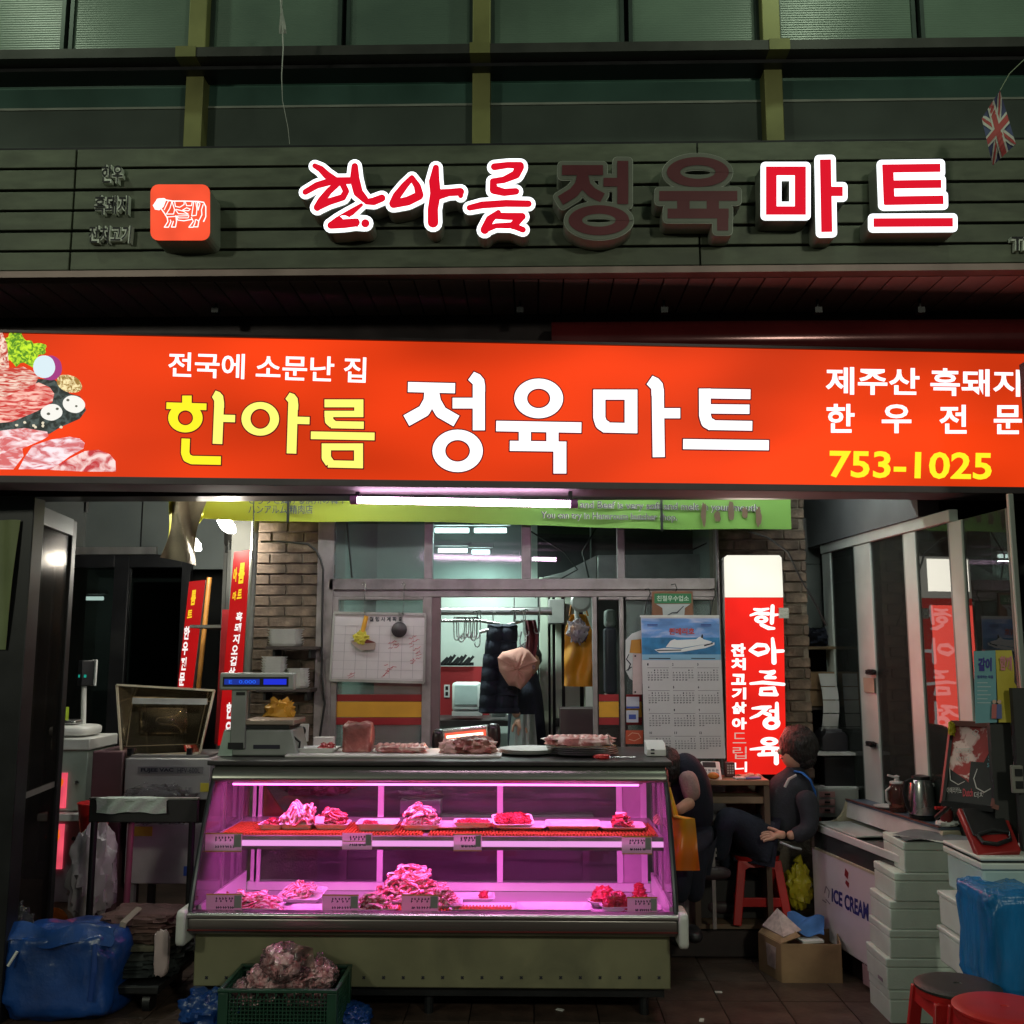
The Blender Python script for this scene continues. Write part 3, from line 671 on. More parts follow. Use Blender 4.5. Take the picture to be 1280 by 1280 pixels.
# ceiling, side walls
struct(MB().box(-5, 5, 5.3, 10, 2.95, 3.05), 'ceiling', m_concrete)
struct(MB().box(-5, -3.6, 7.9, 8.0, 0, 2.95), 'wall_left', m_concrete)
aw = struct(MB().box(-3.6, -2.25, 7.93, 8.0, 2.36, 2.95), 'wall_back_left', mat('grey_panel_wall', (.16,.185,.18), .6, 0, .12, 2))
for x_ in (-3.15, -2.72): MB().box(x_-.004, x_+.004, 7.922, 7.932, 2.35, 2.95).build('seam', m_black, aw)
p = P(108, 620, Y=7.9)
MB().box(p.x-.015, p.x+.015, 7.90, 7.92, P(108,640,Y=7.9).z, 2.95).build('conduit', m_alu, aw)
MB().box(P(88,690,Y=7.9).x, P(196,690,Y=7.9).x, 7.88, 7.925, P(150,693,Y=7.9).z, P(150,684,Y=7.9).z).build('door_header', m_alu, aw)
struct(MB().box(2.9, 3.0, 4.3, 9, 0, 2.95), 'wall_right', m_concrete)
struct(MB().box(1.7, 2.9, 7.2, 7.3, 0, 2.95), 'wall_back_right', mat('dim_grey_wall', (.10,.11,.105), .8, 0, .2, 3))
struct(MB().box(-5, 5, 9.0, 9.1, 0, 2.95), 'wall_back', m_roomwall)
struct(MB().box(-5.1, -5, 4.3, 9, 0, 2.95), 'wall_outer_left', m_concrete)

# brick pillars
def pillar(label, x0, x1, y, z0, z1, depth=.35):
    t = T('brick_pillar', label, 'pillar', ((x0+x1)/2, y+depth/2, 0))
    MB().box(x0+.004, x1-.004, y+.006, y+depth, 0, z1).build('mortar', m_grout, t)
    bw, bh, g = .194, .056, .010; z = z0; r = 0; protos = []
    while z+bh < z1:
        x_ = x0-(bw+g)*(.5 if r % 2 else 0)+random.uniform(-.003,.003)
        while x_ < x1-.02:
            a, b_ = max(x0, x_), min(x1, x_+bw)
            if b_-a > .03:
                full = abs(b_-a-bw) < .001
                if full and protos and len(protos) > 3:
                    o_ = random.choice(protos).copy(); C.objects.link(o_); o_.parent = t
                    o_.location = Vector((a, y, z))-Vector(t.location)
                else:
                    mm = MB().box(0, b_-a, -.006-random.random()*.005, .02, 0, bh); o_ = mm.build('brick', m_brick, t, local=True, bevel=.003, seg=1)
                    o_.location = Vector((a, y, z))-Vector(t.location)
                    if full: protos.append(o_)
            x_ += bw+g
        z += bh+g; r += 1
    return t
pillar('brown brick pillar on the left behind the weighing scale', -1.735, -1.235, YW, 1.0, 2.93)
pillar('brown brick pillar on the right behind the red lightbox', 1.16, 1.70, YW+.05, .95, 2.93)
# pipe beside the left pillar
mb = MB().tube([P(322,600,Y=6.12), P(305,930,Y=6.12)], .024, 10)
tag(mb.build('steel_pipe', mat('galvanised_pipe', (.22,.22,.2), .5, .5), None, smooth=True), 'grey steel pipe running up the edge of the left brick pillar', 'pipe')

# window wall
ww = T('window_wall', 'aluminium framed window wall with sliding sashes behind the meat counter', 'window', (0, YW, 0))
def W_(x0, x1, y0, y1, Y=YW): # pixel rect -> world rect
    a, b_ = P(x0, y0, Y=Y), P(x1, y1, Y=Y); return a.x, b_.x, b_.z, a.z
def fbar(x0, x1, y0, y1, d0=.03, d1=.04, m_=None, name='frame'):
    X0, X1, Z0, Z1 = W_(x0, x1, y0, y1); MB().box(X0, X1, YW-d0, YW+d1, Z0, Z1).build(name, m_ or m_alud, ww, bevel=.003)
fbar(401, 412, 600, 960); fbar(893, 905, 600, 960)
fbar(412.3, 892.7, 724, 737); 
for a, b_ in ((532,541),(652,664),(770,781)): fbar(a, b_, 600, 723.7, .026)
fbar(412.3, 892.7, 738, 746, .018)
for a, b_ in ((412.6,419),(529,538)): fbar(a, b_, 746.5, 960, .022)
fbar(538.3, 549, 746.5, 960, .012, .03, mat('maroon_frame', (.16,.10,.11), .5, .2))
for a, b_ in ((740,748),(774,782)): fbar(a, b_, 746.5, 960, .022)
fbar(419.3, 528.7, 746.5, 750, .02); fbar(748.3, 773.7, 746.5, 750, .02); fbar(782.3, 892.7, 746.5, 750, .02)
def pane(x0, x1, y0, y1, m_, dy=.005, name='pane'):
    X0, X1, Z0, Z1 = W_(x0, x1, y0, y1); MB().box(X0, X1, YW+dy, YW+dy+.005, Z0, Z1).build(name, m_, ww)
pane(412.5, 531.5, 600, 723.5, g_frost); pane(541.5, 651.5, 600, 723.5, glassm('dusty_glass', (.75,.85,.85), .06, 1.5, .12, (.5,.6,.6)))
pane(664.5, 769.5, 600, 723.5, g_clear); pane(781.5, 892.5, 600, 723.5, g_clear)
pane(419.5, 528.5, 750.5, 960, g_frost); pane(748.5, 773.5, 750.5, 960, g_clear); pane(782.5, 892.5, 750.5, 960, g_frost)
m_rf = mat('red_film', (.30,.012,.018), .5, 0, .1); 
for X in ((417,528),(748.5,773.5),(782.5,802)):
    pane(X[0], X[1], 868, 876.5, m_rf, -.002, 'film_stripe'); pane(X[0], X[1], 877, 896.5, m_yel, -.002, 'film_stripe'); pane(X[0], X[1], 897, 906, m_rf, -.002, 'film_stripe')
MB().box(P(401,960,Y=YW).x, P(905,960,Y=YW).x, YW-.03, YW+.1, .19, P(600,961,Y=YW).z).build('sill_wall', mat('sill_wall', (.22,.19,.19), .6), ww)
MB().box(-1.2, 1.16, YW-.02, YW+.05, P(600,598,Y=YW).z, 2.94).build('head_panel', m_concrete, ww)

# back room
struct(MB().box(-1.5, -1.4, 6.6, 9, 0, 2.95), 'wall_partition', m_roomwall)
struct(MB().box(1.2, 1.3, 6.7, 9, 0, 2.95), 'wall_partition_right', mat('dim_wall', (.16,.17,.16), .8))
struct(MB().box(P(545,900,Y=8.2).x-.5, P(612,900,Y=8.2).x, 8.15, 8.2, .2, P(560,833,Y=8.2).z), 'wall_red_tile', m_redpaint)
struct(MB().box(P(545,900,Y=8.3).x-.5, P(680,900,Y=8.3).x, 8.25, 8.3, .2, 2.95), 'wall_room_middle', m_roomwall)
def tubefix(label, px0, px1, py, Y, es=11, en=None):
    a, b_ = P(px0, py, Y=Y), P(px1, py, Y=Y)
    t = T('ceiling_tube_lamp', label, 'lamp', ((a.x+b_.x)/2, Y, a.z), 0, 'fluorescent tubes in the back rooms')
    MB().tube([a, b_], .017, 10).build('tube', glow('cold_tube%d' % int(es), (.86,1,.96), es), t, smooth=True)
    MB().box(a.x-.03, b_.x+.03, Y-.03, Y+.03, a.z+.035, a.z+.07).build('housing', m_white, t)
    if en: lamp('room_light', 'AREA', ((a.x+b_.x)/2, Y, a.z-.04), en, (.80,1,.93), (b_-a).x, .06, aim=((a.x+b_.x)/2, Y, 0))
tubefix('upper left fluorescent tube glaring through the dusty transom pane', 544, 586, 663, 7.0, 14, 12)
tubefix('upper right fluorescent tube glaring through the dusty transom pane', 593, 633, 663, 7.0, 14, 12)
tubefix('lower left fluorescent tube behind the dusty transom pane', 548, 584, 688, 7.9, 10)
tubefix('lower right fluorescent tube behind the dusty transom pane', 590, 612, 690, 7.9, 10, 8)
tubefix('left added tube of the pair imitating a reflection in the right transom', 779, 808, 711.5, 8.4, 6)  # this pair is added to imitate hall tubes reflected in the pane
tubefix('right added tube of the pair imitating a reflection in the right transom', 816, 851, 711.5, 8.4, 6, 4)
for hx_, hl in ((-1.15, 'left tube lamp on the hall ceiling behind the red sign'), (.35, 'right tube lamp on the hall ceiling behind the red sign'), (-2.55, 'added fill tube above the vacuum sealer, hidden behind the red sign'), (1.5, 'tube lamp on the ceiling above the seated person, behind the red sign')):  # the tube over the vacuum sealer is added to brighten the left entrance
    t = T('ceiling_tube_lamp', hl, 'lamp', (hx_, 5.5, 2.84), 0, 'fluorescent tubes on the hall ceiling')
    MB().tube([(hx_-.5, 5.5, 2.80), (hx_+.5, 5.5, 2.80)], .016, 10).build('tube', glow('hall_tube', (.9,1,.94), 44), t, smooth=True); MB().box(hx_-.55, hx_+.55, 5.47, 5.53, 2.84, 2.949).build('housing', m_white, t)
# ventilation duct seen through the transoms
a = P(700, 722, Y=7.2); b = MB()
b.prism([P(678,722,Y=7.2), P(705,715,Y=7.2), P(746,694,Y=7.2), P(746,724,Y=7.2)], (0,.5,0)); b.prism([P(747,694,Y=7.2), P(900,692,Y=7.2), P(900,724,Y=7.2), P(747,724,Y=7.2)], (0,.5,0))
tag(b.build('ventilation_duct', mat('duct_metal', (.42,.44,.42), .4, .6, .2, 5), None, bevel=.004), 'grey sheet metal duct behind the right transom windows', 'duct')
for i, (q, lab) in enumerate(((((412+27),600,432,640,437,690,440,722), 'thin black cable hanging behind the left transom pane'), ((736,722,728,690,745,660,770,640), 'thin black cable looping over the metal duct'), ((660,662,705,690,722,712,700,724), 'dark cable drooping before the duct'), ((860,690,885,678,895,700,897,724), 'dark cable curving at the right transom end'))):
    pts = [P(q[k_], q[k_+1], Y=6.9 if i else 6.16) for k_ in range(0, len(q), 2)]
    tag(MB().tube(pts, .006, 6).build('cable', m_cable, None, smooth=True), lab, 'cable')
# pipe and cable on the pillar
pts = [P(x_, y_, Y=6.14) for x_, y_ in ((326,677),(350,677),(385,680),(395,688),(401,700),(404,712),(403,760),(402,840),(406,880),(398,935))]
tag(MB().tube(pts, .007, 8).build('cable', m_cable, None, smooth=True), 'black cable crossing the left brick pillar and running down', 'cable')

# shelves on the left pillar with foam trays
def shelf(label, x0, x1, y, Y0=5.98):
    X0, X1 = P(x0, y, Y=Y0).x, P(x1, y, Y=Y0).x; z = P(x0, y, Y=Y0).z
    t = T('wall_shelf', label, 'shelf', ((X0+X1)/2, Y0+.1, z-.02), 0, 'small shelves on the left pillar')
    MB().box(X0, X1, Y0, YW-.012, z-.018, z).build('board', mat('dark_shelf', (.05,.035,.03), .6), t)
    for x_ in (X0+.03, X1-.045): MB().box(x_, x_+.015, Y0+.05, YW-.013, z-.07, z-.019).build('bracket', m_black, t)
    return z
zA = shelf('upper dark shelf on the left pillar', 332, 393, 808); zB = shelf('lower dark shelf on the left pillar', 320, 388, 861)
def traystack(label, cx, w, z, n, h, rz=0, Y=6.06, lean=0):
    t = T('foam_tray_stack', label, 'foam trays', (cx, Y, z), rz, 'stacked foam trays')
    for i in range(n):
        m_ = MB(); ww_, dd = w/2, .07; z0 = i*h
        o_ = random.uniform(-.006,.006)+lean*i
        def sec(s_, zz): return [(o_+sx_*(ww_*s_-c_*.02), sy_*(dd*s_-(1-c_)*.02), zz) for sx_, sy_, c_ in ((-1,-1,1),(1,-1,1),(1,-1,0),(1,1,0),(1,1,1),(-1,1,1),(-1,1,0),(-1,-1,0))]
        a_ = sec(.82, z0+.001); b_ = sec(1, z0+h*1.15)
        m_.add([Vector(p) for p in a_+b_], [list(range(7,-1,-1)), list(range(8,16))]+[[k_, (k_+1) % 8, (k_+1) % 8+8, k_+8] for k_ in range(8)])
        m_.build('foam_tray', m_foam, t, local=True)
xw = lambda px, py=830, Y=6.06: P(px, py, Y=Y).x
traystack('stack of white foam trays alone on the upper pillar shelf', xw(357), .20, zA+.001, 7, .0145, lean=-.001)
traystack('taller stack of white foam trays left on the lower pillar shelf', xw(344), .145, zB+.001, 12, .0155, .1)
traystack('shorter stack of white foam trays right on the lower pillar shelf', xw(373), .115, zB+.001, 8, .0145, -.08)
# power outlet at pillar foot
oY = 6.16; X0, X1, Z0, Z1 = W_(373, 385, 905, 927, oY)
t = T('wall_outlet', 'white outlet plate with black plug at the pillar foot', 'outlet', (X0, oY, Z0))
MB().box(X0, X1, oY, oY+.02, Z0, Z1).build('plate', m_white, t, bevel=.003); MB().blob(((X0+X1)/2, oY-.01, Z0+.065), (.018,.015,.025), amp=.1).build('plug', m_cable, t)

# ---- banner along the front
pb = YP(6.0)
m_ban = mat('banner_cloth', (.36,.42,.035), .6, 0, .12, 1.0)
bn = T('fabric_banner', 'yellow-green banner with Japanese and English lines under the beam', 'banner', tuple(P(640, 655, Y=6.0)))
rampn = m_ban.node_tree; # gradient printed on the cloth from yellow-green (left) to grass green (right)
N = rampn.nodes; L = rampn.links; tcn = N.new('ShaderNodeTexCoord'); sp_ = N.new('ShaderNodeSeparateXYZ'); mr = N.new('ShaderNodeMapRange'); mr.inputs['From Min'].default_value = -1.6; mr.inputs['From Max'].default_value = .2
r = N.new('ShaderNodeValToRGB'); r.color_ramp.elements[0].color = (.45,.46,.02,1); r.color_ramp.elements[1].color = (.14,.30,.045,1)
L.new(tcn.outputs['Object'], sp_.inputs[0]); L.new(sp_.outputs[0], mr.inputs[0]); L.new(mr.outputs[0], r.inputs[0]); L.new(r.outputs[0], N['Principled BSDF'].inputs['Base Color'])
bot = [(254,648),(310,651),(400,652),(520,652),(660,656),(830,662),(990,661)]
def botz(px):
    for i in range(len(bot)-1):
        if bot[i][0] <= px <= bot[i+1][0]:
            f_ = (px-bot[i][0])/(bot[i+1][0]-bot[i][0]); return bot[i][1]*(1-f_)+bot[i+1][1]*f_
    return bot[0][1] if px < bot[0][0] else bot[-1][1]
def ban(u, v):
    px = 254+u*736; zb_ = P(px, botz(px), Y=6.0); return Vector((zb_.x, 6.0+.012*math.sin(u*40)*(1-v)+.01*math.sin(u*13), zb_.z+v*.42))
MB().sheet(ban, 90, 6, .002).build('cloth', m_ban, bn, smooth=True)
def ban2(u, v): # loose end folding down to the left
    a_ = P(254, 648, Y=6.0); b_ = P(207, 694, Y=6.0)
    top = P(258, 622, Y=6.0)+(P(250, 612, Y=5.85)-P(258, 622, Y=6.0))*u
    p0 = a_.lerp(b_, u); p1 = Vector((top.x-.10*u, top.y-.10*u, 2.62))
    q_ = p0.lerp(p1, v); q_.y += .02*math.sin(v*7+u*5)-.10*u*v; return q_
MB().sheet(ban2, 14, 12, .002).build('cloth_fold', m_ban, bn, smooth=True)
def ban3(u, v):
    x_ = 200+u*44+6*math.sin(v*4+u*3)+v*18; y_ = 697-v*90+10*u*(1-v); return P(x_, y_, Y=5.78+.05*math.sin(u*7+v*4)-.05*v)
MB().sheet(ban3, 14, 14, .002).build('banner_reverse', mat('banner_back', (.30,.23,.14), .55, 0, .35, 5), bn, smooth=True)
b = MB(); text(b, 'とろりと溶ける済州の韓牛', (313,619,434,631), pb, .026, .008); text(b, 'ハンアルム 精肉店', (312,632,392,643), pb, .026, .008); b.build('lettering', mat('banner_ink', (.04,.05,.10), .6, var=0), bn)
m_bi2 = mat('banner_outline', (.60,.62,.52), .6, var=0)
b = MB(); text(b, 'Pork and Beef is very soft and melt in your mouth.', ((698,626),(950,631),(950,643),(698,638)), pb, .024, .03); text(b, 'You can try in Hanaroum butcher shop.', ((676,640),(846,643),(846,654),(676,651)), pb, .024, .03); b.build('lettering', m_bi2, bn)
b = MB(); text(b, 'Pork and Beef is very soft and melt in your mouth.', ((698,626),(950,631),(950,643),(698,638)), pb, .027, .0); text(b, 'You can try in Hanaroum butcher shop.', ((676,640),(846,643),(846,654),(676,651)), pb, .027, .0); b.build('lettering', mat('banner_ink_purple', (.07,.04,.09), .6, var=0), bn)
for px in (360, 827):
    p = P(px, 640, Y=5.96); MB().box(p.x-.007, p.x+.007, 5.955, 5.965, P(px, botz(px)+2, Y=5.96).z, 2.7).build('strap', m_black, bn)
b = MB()
for i in range(5): b.poly([P(880+i*17+dx, 630+dy, Y=5.97) for dx, dy in blobpoly(0, 12+4*math.sin(i*2), 3.5, 10+3*math.cos(i*3), i, .5)])
b.build('print_mark', mat('banner_brown', (.12,.07,.04), .7), bn)
# vertical thin rope before the banner
tag(MB().tube([P(317,618,Y=5.7), P(317,655,Y=5.72), P(315,700,Y=5.75)], .004, 6).build('wire', m_steel, None), 'thin bright wire hanging before the left pillar', 'wire')

# ---- white board calendar on the left sash
pw = YP(YW-.05)
cw = pw.at(472, 852)
t = T('whiteboard', 'white planner board with faint grid and red handwriting on the left sash', 'whiteboard', (cw.x, YW-.05, cw.z))
b = MB(); b.prism([pw.at(*q) for q in ((418,766),(532,768),(530,853),(413,850))], (0,.012,0)); b.build('board', mat('board_white', (.60,.55,.56), .4, 0, .06, 3), t)
b = MB()
for q in ((((418,766)),((532,768))), ((532,768),(530,853)), ((530,853),(413,850)), ((413,850),(418,766))): b.bar(pw.at(q[0][0], q[0][1], .004), pw.at(q[1][0], q[1][1], .004), .012, .016)
b.build('board_frame', m_alu, t)
b = MB()
for i in range(1, 8): b.bar(pw.at(418+i*14.3-i*.1, 782, .002), pw.at(414+i*14.5, 848, .002), .0016, .001)
for j in range(7): b.bar(pw.at(417.5-j*.6, 782+j*10.8, .002), pw.at(531, 783.5+j*11, .002), .0016, .001)
b.build('grid_line', mat('grid_ink', (.30,.27,.30), .6, var=0), t)
b = MB(); text(b, '월 행 사 계 획 표', (462,771,503,777), pw, .003, .03); b.build('lettering', m_ink, t)
b = MB(); random.seed(5)
for (cx, cy, n_, w_) in ((489,808,5,9),(516,802,5,10),(517,815,6,10),(516,828,4,9),(483,838,5,12),(476,846,2,8),(437,846,3,5)):
    for k_ in range(n_):
        x_, y_ = cx+random.uniform(-w_/2, w_/2), cy+(k_-n_/2)*2.2; pts = [(x_+j*random.uniform(.8,1.8), y_-j*.5+random.uniform(-1.2,1.2), .55) for j in range(5)]
        draw(b, glyph_polys([('v', pts)]), pw, .003, step=.00001)
b.build('handwriting', mat('red_marker', (.45,.05,.07), .6, var=0), t)
# things hanging on the board: hooks, scraper tool, sieve
for (x_, y1_, y2_, kind) in ((455,735,788,0), (504,735,768,1)):
    top = P(x_, y1_, Y=YW-.07); end = P(x_, y2_, Y=YW-.07)
    lab = ('yellow handled scraper hanging on a wire hook before the whiteboard', 'small round steel ladle hanging before the whiteboard')[kind]
    t = T('hanging_tool' if not kind else 'ladle', lab, 'tool', tuple(end))
    MB().tube([top+Vector((-.01,0,.02)), top+Vector((0,0,.035)), top+Vector((.012,0,.02)), top+Vector((.006,0,0)), end], .0025, 6).build('wire_hook', m_steel, t)
    if kind == 0:
        MB().tube([P(458,770,Y=YW-.075), P(452,795,Y=YW-.08)], .014, 8).build('handle', m_yel, t, smooth=True)
        MB().blob(P(451,797,Y=YW-.085), (.045,.012,.035), 1, .6, 3, 4).build('tape', mat('yellow_tape', (.5,.42,.04), .5), t)
        b = MB(); b.prism([P(x2, y2, Y=YW-.08) for x2, y2 in ((438,802),(453,798),(470,804),(469,812),(452,813),(444,808))], (0,.006,0)); b.build('blade', mat('blade_pinkish', (.45,.33,.30), .3, .5), t)
        b = MB(); b.prism([P(x2, y2, Y=YW-.084) for x2, y2 in ((438,801),(453,799),(456,793),(458,799),(470,803),(458,804),(452,803))], (0,.004,0)); b.build('blade_clamp', mat('dark_red_clamp', (.14,.02,.02), .4), t)
    else:
        for dx in (-2, 2): MB().tube([P(501+dx, 764, Y=YW-.07), P(500+dx, 780, Y=YW-.07)], .003, 6).build('handle', m_steel, t)
        c_ = P(499, 787, Y=YW-.08); MB().lathe([(.001,.02),(.03,.016),(.045,0),(.048,-.002),(.044,.002),(.028,.010),(.001,.014)], c_, 18, Matrix.Rotation(math.pi/2, 4, 'X')).build('bowl', mat('dark_mesh', (.06,.05,.055), .4, .5), t, smooth=True)

# ---- inside the back room: rail with hooks, jacket, worker, freezer doors, counter
Yr = 7.0
t = T('meat_rail', 'steel rail with a row of meat hooks in the back room', 'rail', tuple(P(610, 780, Y=Yr)))
MB().tube([P(548,776,Y=Yr), P(600,776,Y=Yr), P(625,780,Y=Yr)], .012, 10).build('rail', m_steel, t, smooth=True)
MB().tube([P(600,790,Y=Yr-.1), P(630,783,Y=Yr-.05), P(653,776,Y=Yr)], .012, 10).build('rail', m_steel, t, smooth=True)
MB().tube([P(545,764,Y=Yr+.2), P(690,764,Y=Yr+.2)], .03, 10).build('rail', m_steel, t, smooth=True)
def hook(x_, y_, L_=.16, sgn=1):
    c_ = P(x_, y_, Y=Yr-.02); pts = []
    for k_ in range(7): a_ = math.pi*k_/6; pts.append(c_+Vector((sgn*-.016*math.cos(a_)-sgn*.0, 0, .014*math.sin(a_))))
    e_ = c_+Vector((sgn*.012, random.uniform(-.02,.02), -L_))
    for k_ in range(8): a_ = math.pi*1.15*k_/7; pts.append(e_+Vector((sgn*(-.018+.018*math.cos(a_)), 0, -.022*math.sin(a_))))
    MB().tube(pts, .0038, 6).build('meat_hook', m_steel, t, smooth=True)
random.seed(11)
for k_ in range(11): hook(570+k_*2.6+random.uniform(-1,1), 774, .12+random.uniform(-.02,.02), random.choice((1,-1)))
for x_ in (594, 598, 619, 641, 647, 654, 657): hook(x_, 764+random.uniform(0,4), .17+random.uniform(-.03,.05), random.choice((1,-1)))
for x_, y_ in ((640,742),(672,748)): hook(x_, y_, .22, 1)
# knives on magnetic strip
t = T('knife_rack', 'row of dark knife handles above the red tiled wall', 'knife rack', tuple(P(565, 832, Y=8.1)))
MB().box(P(549,830,Y=8.1).x, P(592,830,Y=8.1).x, 8.1, 8.13, P(560,832,Y=8.1).z, P(560,828,Y=8.1).z).build('rack', m_black, t)
for i in range(8):
    p = P(552+i*4.6, 828, Y=8.08); MB().bar(p+Vector((0,0,-.01)), p+Vector((.05,0,.04+.01*(i % 3))), .018, .02).build('knife_handle', m_black, t)
# table in back
X0, X1, Z0, Z1 = W_(520, 660, 899, 906, 7.6)
t = T('work_table', 'dark worktable along the red wall in the back room', 'table', ((X0+X1)/2, 7.8, .19))
MB().box(X0, X1, 7.45, 8.12, Z0, Z1).build('table_top', mat('dark_table', (.035,.025,.025), .5), t)
MB().box(X0+.03, X1-.25, 7.5, 8.1, .19, Z0-.002).build('cabinet', mat('steel_cabinet', (.25,.28,.27), .4, .4), t)
for x_ in (X0+.05, X1-.05): MB().box(x_-.02, x_+.02, 7.47, 7.51, .19, Z0-.002).build('leg', m_black, t)
X0, X1, Z0, Z1 = W_(565, 600, 853, 889, 7.55); 
t = T('desk_fan_heater', 'white box-shaped appliance with a pale square front on the worktable', 'appliance', ((X0+X1)/2, 7.6, Z0))
MB().box(X0, X1, 7.55, 7.75, Z0, Z1).build('housing', mat('appliance_white', (.75,.80,.77), .4), t, bevel=.02)
MB().box(X0+.02, X1-.02, 7.54, 7.55, Z0+.045, Z1-.02).build('front_panel', mat('appliance_panel', (.42,.52,.50), .3), t, bevel=.004)
MB().box(X0, X1+.01, 7.56, 7.74, Z0-.035, Z0-.001).build('foot', m_white, t)
X0, X1, Z0, Z1 = W_(614, 632, 880, 893, 7.5)
tag(MB().box(X0, X1, 7.5, 7.6, Z0-.02, Z1).build('tissue_box', mat('tissue_box', (.6,.62,.6), .6), None, bevel=.005), 'small pale box beside the white appliance on the worktable', 'box')
X0, X1, Z0, Z1 = W_(555, 562, 856, 872, 8.13)
t = T('wall_socket', 'pale double socket on the red wall of the back room', 'outlet', (X0, 8.14, Z0)); MB().box(X0, X1, 8.135, 8.149, Z0, Z1).build('plate', m_white, t, bevel=.003)
for k_ in (0, 1): MB().box(X0+.012, X1-.012, 8.13, 8.1345, Z0+.015+k_*.045, Z0+.045+k_*.045).build('socket', m_dark, t)
# fridge / cold room doors
X0, X1, _, _ = W_(672, 741, 750, 960, 7.4)
t = T('cold_room_door', 'tall pale green cold room doors with dark seals and handles', 'door', ((X0+X1)/2, 7.45, .19))
xs2 = [W_(a, b_, 750, 960, 7.4)[:2] for a, b_ in ((674,686),(688,691.5),(694,703),(706,726),(729,741))]
for i, (a, b_) in enumerate(xs2): MB().box(a, b_, 7.4+.02*(i % 2), 7.5, .2, P(690, 742, Y=7.4).z+.12).build('door_panel', mat('coldroom_panel', (.50,.56,.46), .45, 0, .1, 3), t, bevel=.004)
MB().box(X0, X1, 7.47, 7.52, .2, 2.9).build('door_gap', m_black, t)
for px, py in ((706,904),(699,903)): 
    p = P(px, py, Y=7.37); MB().box(p.x-.03, p.x+.02, 7.35, 7.4, p.z-.03, p.z+.03).build('handle', m_black, t, bevel=.006)
p = P(693, 770, Y=7.38); MB().box(p.x-.045, p.x+.075, 7.3, 7.4, p.z-.06, p.z+.12).build('control_box', mat('grey_box', (.3,.3,.28), .5), t, bevel=.008)
tag(MB().box(*W_(732,741,858,903,7.2)[:2], 7.2, 7.205, *W_(732,741,858,903,7.2)[2:]).build('notice', m_paper, None), 'white notice paper beside the cold room door', 'notice')
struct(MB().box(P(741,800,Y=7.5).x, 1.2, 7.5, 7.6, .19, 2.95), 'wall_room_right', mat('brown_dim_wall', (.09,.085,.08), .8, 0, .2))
# dark bottle-like silhouette behind the narrow sash
X0, X1, Z0, Z1 = W_(756, 772, 784, 868, 6.7)
t = T('tall_dispenser', 'dark tall dispenser with a pale top behind the narrow sash', 'dispenser', ((X0+X1)/2, 6.8, Z0))
MB().box(X0, X1, 6.7, 6.9, Z0, Z1).build('body', mat('dark_purple', (.03,.02,.04), .4), t, bevel=.02); MB().box(X0+.005, X1-.005, 6.72, 6.88, Z1+.001, Z1+.12).build('tank', mat('grey_tank', (.3,.3,.29), .4), t, bevel=.02)
MB().box(X0, X1, 6.69, 6.9, Z0-.09, Z0-.001).build('base', mat('pinkish_base', (.35,.2,.18), .5), t, bevel=.01)
tag(MB().box(X0-.3, X1+.3, 6.65, 6.95, .19, Z0-.092).build('low_cabinet', mat('dark_cab', (.05,.03,.03), .6), None), 'dark low cabinet under the dispenser behind the window wall', 'cabinet')

# cloth-like hanging pieces
def hanging(label, name, cat, fn, nu, nv, m_, th=.006, extra=None):
    b = MB(); b.sheet(fn, nu, nv, th); lo = min(b.v, key=lambda p: p.z)
    t = T(name, label, cat, tuple(lo)); b.build('cloth', m_, t, smooth=True)
    return t
def jk(u, v):
    w = 0.6+.4*v; w = .72+.28*v; x_ = 626+(u-.5)*46*w; y_ = 780+v*112; return P(x_, y_, Y=6.95-.06*math.sin(u*math.pi)+.02*math.sin(u*14+v*3)+.012*math.sin(v*42))
j = hanging('dark navy padded jacket hanging from the meat rail', 'padded_jacket', 'jacket', jk, 24, 60, m_navy, .03)
def sl(u, v): x_ = 634+(u-.5)*18; y_ = 800+v*70; return P(x_, y_, Y=6.9-.04*math.sin(u*math.pi)+.015*math.sin(v*30))
MB().sheet(sl, 8, 30, .02).build('sleeve', m_navy, j, smooth=True)
def sc_(u, v): x_ = 662+(u-.5)*14+3*math.sin(v*5); y_ = 775+v*70; return P(x_, y_, Y=7.0+.02*math.sin(u*12))
hanging('dark red cloth hanging at the right end of the rail', 'cloth', 'cloth', sc_, 8, 20, mat('dark_red_cloth', (.12,.02,.03), .9))
def ap(u, v):
    w = 1 if v > .22 else .55+.45*v/.22; x_ = 706+(34*u if v > .22 else 17+(u-.5)*34*w); y_ = 768+v*90; return P(x_, y_, Y=6.75+.02*math.sin(u*9+v*4)+.01*math.sin(v*16+u*5))
a_ = hanging('orange-yellow rubber apron hanging left of the narrow sash', 'rubber_apron', 'apron', ap, 16, 28, mat('orange_rubber', (.62,.27,.02), .45, 0, .12, 6))
MB().tube([P(712,770,Y=6.76), P(716,745,Y=6.76), P(728,745,Y=6.76), P(735,770,Y=6.76)], .006, 6).build('strap', mat('orange_strap', (.5,.2,.03), .6), a_)
t = T('plastic_bag', 'clear knotted plastic bag hanging over the orange apron', 'bag', tuple(P(722,802,Y=6.68)))
MB().blob(P(722,788,Y=6.66), (.065,.045,.075), .9, .5, 3, 3).build('bag_body', glassm('thin_bag', (.8,.75,.8), .2, 1.45, .35, (.6,.55,.6), .8), t, smooth=True)
MB().tube([P(722,775,Y=6.66), P(719,760,Y=6.68), P(724,745,Y=6.7)], [.016,.008,.005], 8).build('bag_neck', m_white, t, smooth=True)
MB().blob(P(726,795,Y=6.68), (.04,.03,.04), .8, .3, 3, 9).build('bag_content', mat('purple_thing', (.10,.05,.12), .6), t, smooth=True)
